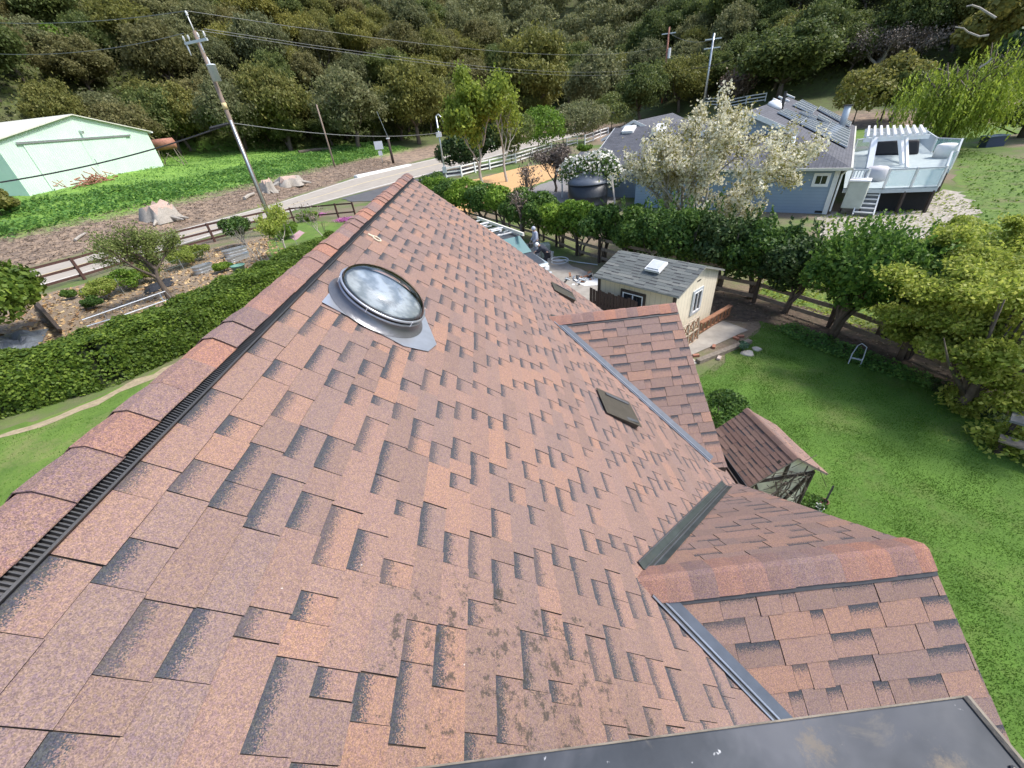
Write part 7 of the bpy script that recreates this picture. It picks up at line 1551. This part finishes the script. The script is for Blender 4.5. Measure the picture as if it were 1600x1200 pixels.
C_ = np.array([b[0] for b in bl_]); R_ = np.array([b[1] for b in bl_]); k = rng.integers(0, len(C_), 110000); Pg = C_[k] + rng.normal(size=(len(k), 3)) * R_[k] * np.array([.56, .56, .42])
npmesh('crown', quads_at(Pg, rdir(len(Pg), rng) + np.array([0, 0, .5]), .058 * (.6 + .8 * rng.random(len(Pg))), 1.6, rng), 4, L_yell, yt)
mb = MB(); rnd = random.Random(6)
for k in range(14):
    c = at(rnd.uniform(1420, 1620), rnd.uniform(400, 560), rnd.uniform(1.4, 2.4)); mb.tube([Vector(yb) + Vector((0, 0, .3)), Vector(yb).lerp(c, .5) + Vector((rnd.gauss(0, .15), rnd.gauss(0, .15), .3)), c], [.05, .03, .01], 5)
mb.build('limb', m_bark, yt, True)
bush_tree('thorny_shrub', 'open yellow flowering shrub in the yard behind the spiky tree', 'shrub', at(1480, 400), 1.6, 1.25, L_yell, 2600, .08, None, low=.1, nb=14, trunk_r=.03, stems=3, seed=354, rs=(.2, .35))
bush_tree('low_shrub', 'low grey green shrub on the gravel edge behind the yellow flowering shrub', 'shrub', at(1500, 356), .6, .45, L_oak[1], 700, .07, None, low=.02, nb=6, trunk_r=.02, seed=355)
bush_tree('grass_clump', 'pale dry ornamental grass clump behind the spiky tree', 'shrub', at(1395, 415), .9, .6, L_yell, 900, .07, None, low=.02, nb=6, trunk_r=.02, seed=356)

# ---------------------------------------------------------------- shrubs on the left
bush_tree('leafy_tree', 'dense dark green bushy tree cut by the left edge beyond the hedge', 'tree', at(-5, 540), 3.6, 2.9, L_hedge, 14000, .16, None, low=.05, nb=18, trunk_r=.12, seed=360)
bush_tree('leafy_tree', 'darker rounded bush by the left edge in the green field', 'shrub', att(4, 338), 2.6, 2.0, L_oak[3], 2500, .25, None, low=.05, nb=12, trunk_r=.08, seed=361)
bush_tree('round_shrub', 'rounded clipped glossy shrub on pale stems beside the galvanised beds', 'shrub', at(384, 384), 2.1, 1.15, L_priv, 4500, .11, None, low=.38, nb=14, trunk_r=.04, stems=4, seed=362, barkm=m_barkl)
bare('branching_tree', 'open vase shaped tree with small green leaves beside the wire netting', (266, 468), (232, 345), .10, 5, 3, .55, m_bark, LEAF('small_olive_leaf', (.14, .18, .05), (.22, .28, .08), (.32, .38, .12), .4), 9000, .055, 44, .25, .36, jit=.16, terrain=False, rpx=48)
bare('sapling', 'yellow green young tree with pale stems at the foot of the utility pole', (452, 402), (440, 322), .05, 4, 3, .45, m_barkl, L_yell, 2600, .09, 45, .35, .42, jit=.14, terrain=False, rpx=24)
bare('sapling', 'small leaning young tree with pinkish twigs on the bright green lawn', (509, 376), (484, 314), .045, 4, 3, .55, m_barkl, L_twig, 300, .06, 46, .3, .48, jit=.1, terrain=False, lean=(-.35, .1, 1))
bare('sapling', 'thin bare sapling with grey stems left of the bright green lawn', (413, 417), (380, 352), .035, 4, 3, .6, m_barkl, None, 0, .05, 47, .3, .5, terrain=False, lean=(-.4, .1, 1))
bare('sapling', 'tiny dark bare twiggy sapling close to the roof edge on the lawn', (512, 372), (520, 340), .03, 4, 2, .5, m_bark, None, 0, .05, 48, .3, .5, terrain=False)
for i, (px, py, h, r, lm, lab) in enumerate(((168, 468, .85, .8, L_yell, 'low yellow green shrub at the left end of the wire netting'), (198, 455, .9, .9, L_privl, 'low green shrub behind the wire netting, second from the left'), (228, 442, .9, .9, L_yell, 'low yellow green shrub behind the branching tree stem'), (285, 418, .9, .9, L_yell, 'low yellow green shrub right of the branching tree'), (312, 408, .9, .85, L_yell, 'low yellow green shrub nearest the short galvanised bed'), (148, 482, .5, .45, L_priv, 'low dark green bush near the end of the wire panel'), (112, 468, .4, .35, L_priv, 'small dark green bush alone on the straw bed'), (452, 372, .9, .9, L_privl, 'rounded green bush in the shade below the yellow green sapling'), (352, 425, .5, .5, L_privl, 'small leafy plant left of the green tub'), (480, 345, .5, 1.0, L_privl, 'low green bank of plants under the dark rail fence'))):
    bush_tree('low_shrub', lab, 'shrub', at(px, py), h * 1.3, r * 1.15, lm, 3500, .075, None, low=.02, nb=9, trunk_r=.02, seed=370 + i)
for i, (px, py, r) in enumerate(((545, 345, .6), (535, 346, .5), (497, 338, .6))):
    c = at(px, py); rng = np.random.default_rng(i); P = np.array(c) + rng.normal(size=(500, 3)) * np.array([r * .6, r * .6, .06]) + np.array([0, 0, .15])
    npmesh('flower_patch', quads_at(P, rdir(500, rng), .08, 1.2, rng), 4, L_pink, None, label=['magenta flower patch at the end of the rail fence', 'magenta flower patch left of its neighbour at the rail fence', 'small magenta flower patch in the middle below the rail fence'][i], category='flowers')
pp = pixpoly([(452, 372), (468, 360), (476, 364), (462, 376)]); sheet('flower_bed', pp, M('pinkish_bark_bed', (.42, .27, .29), .2, 9, .9), .022, .03, seed=52)
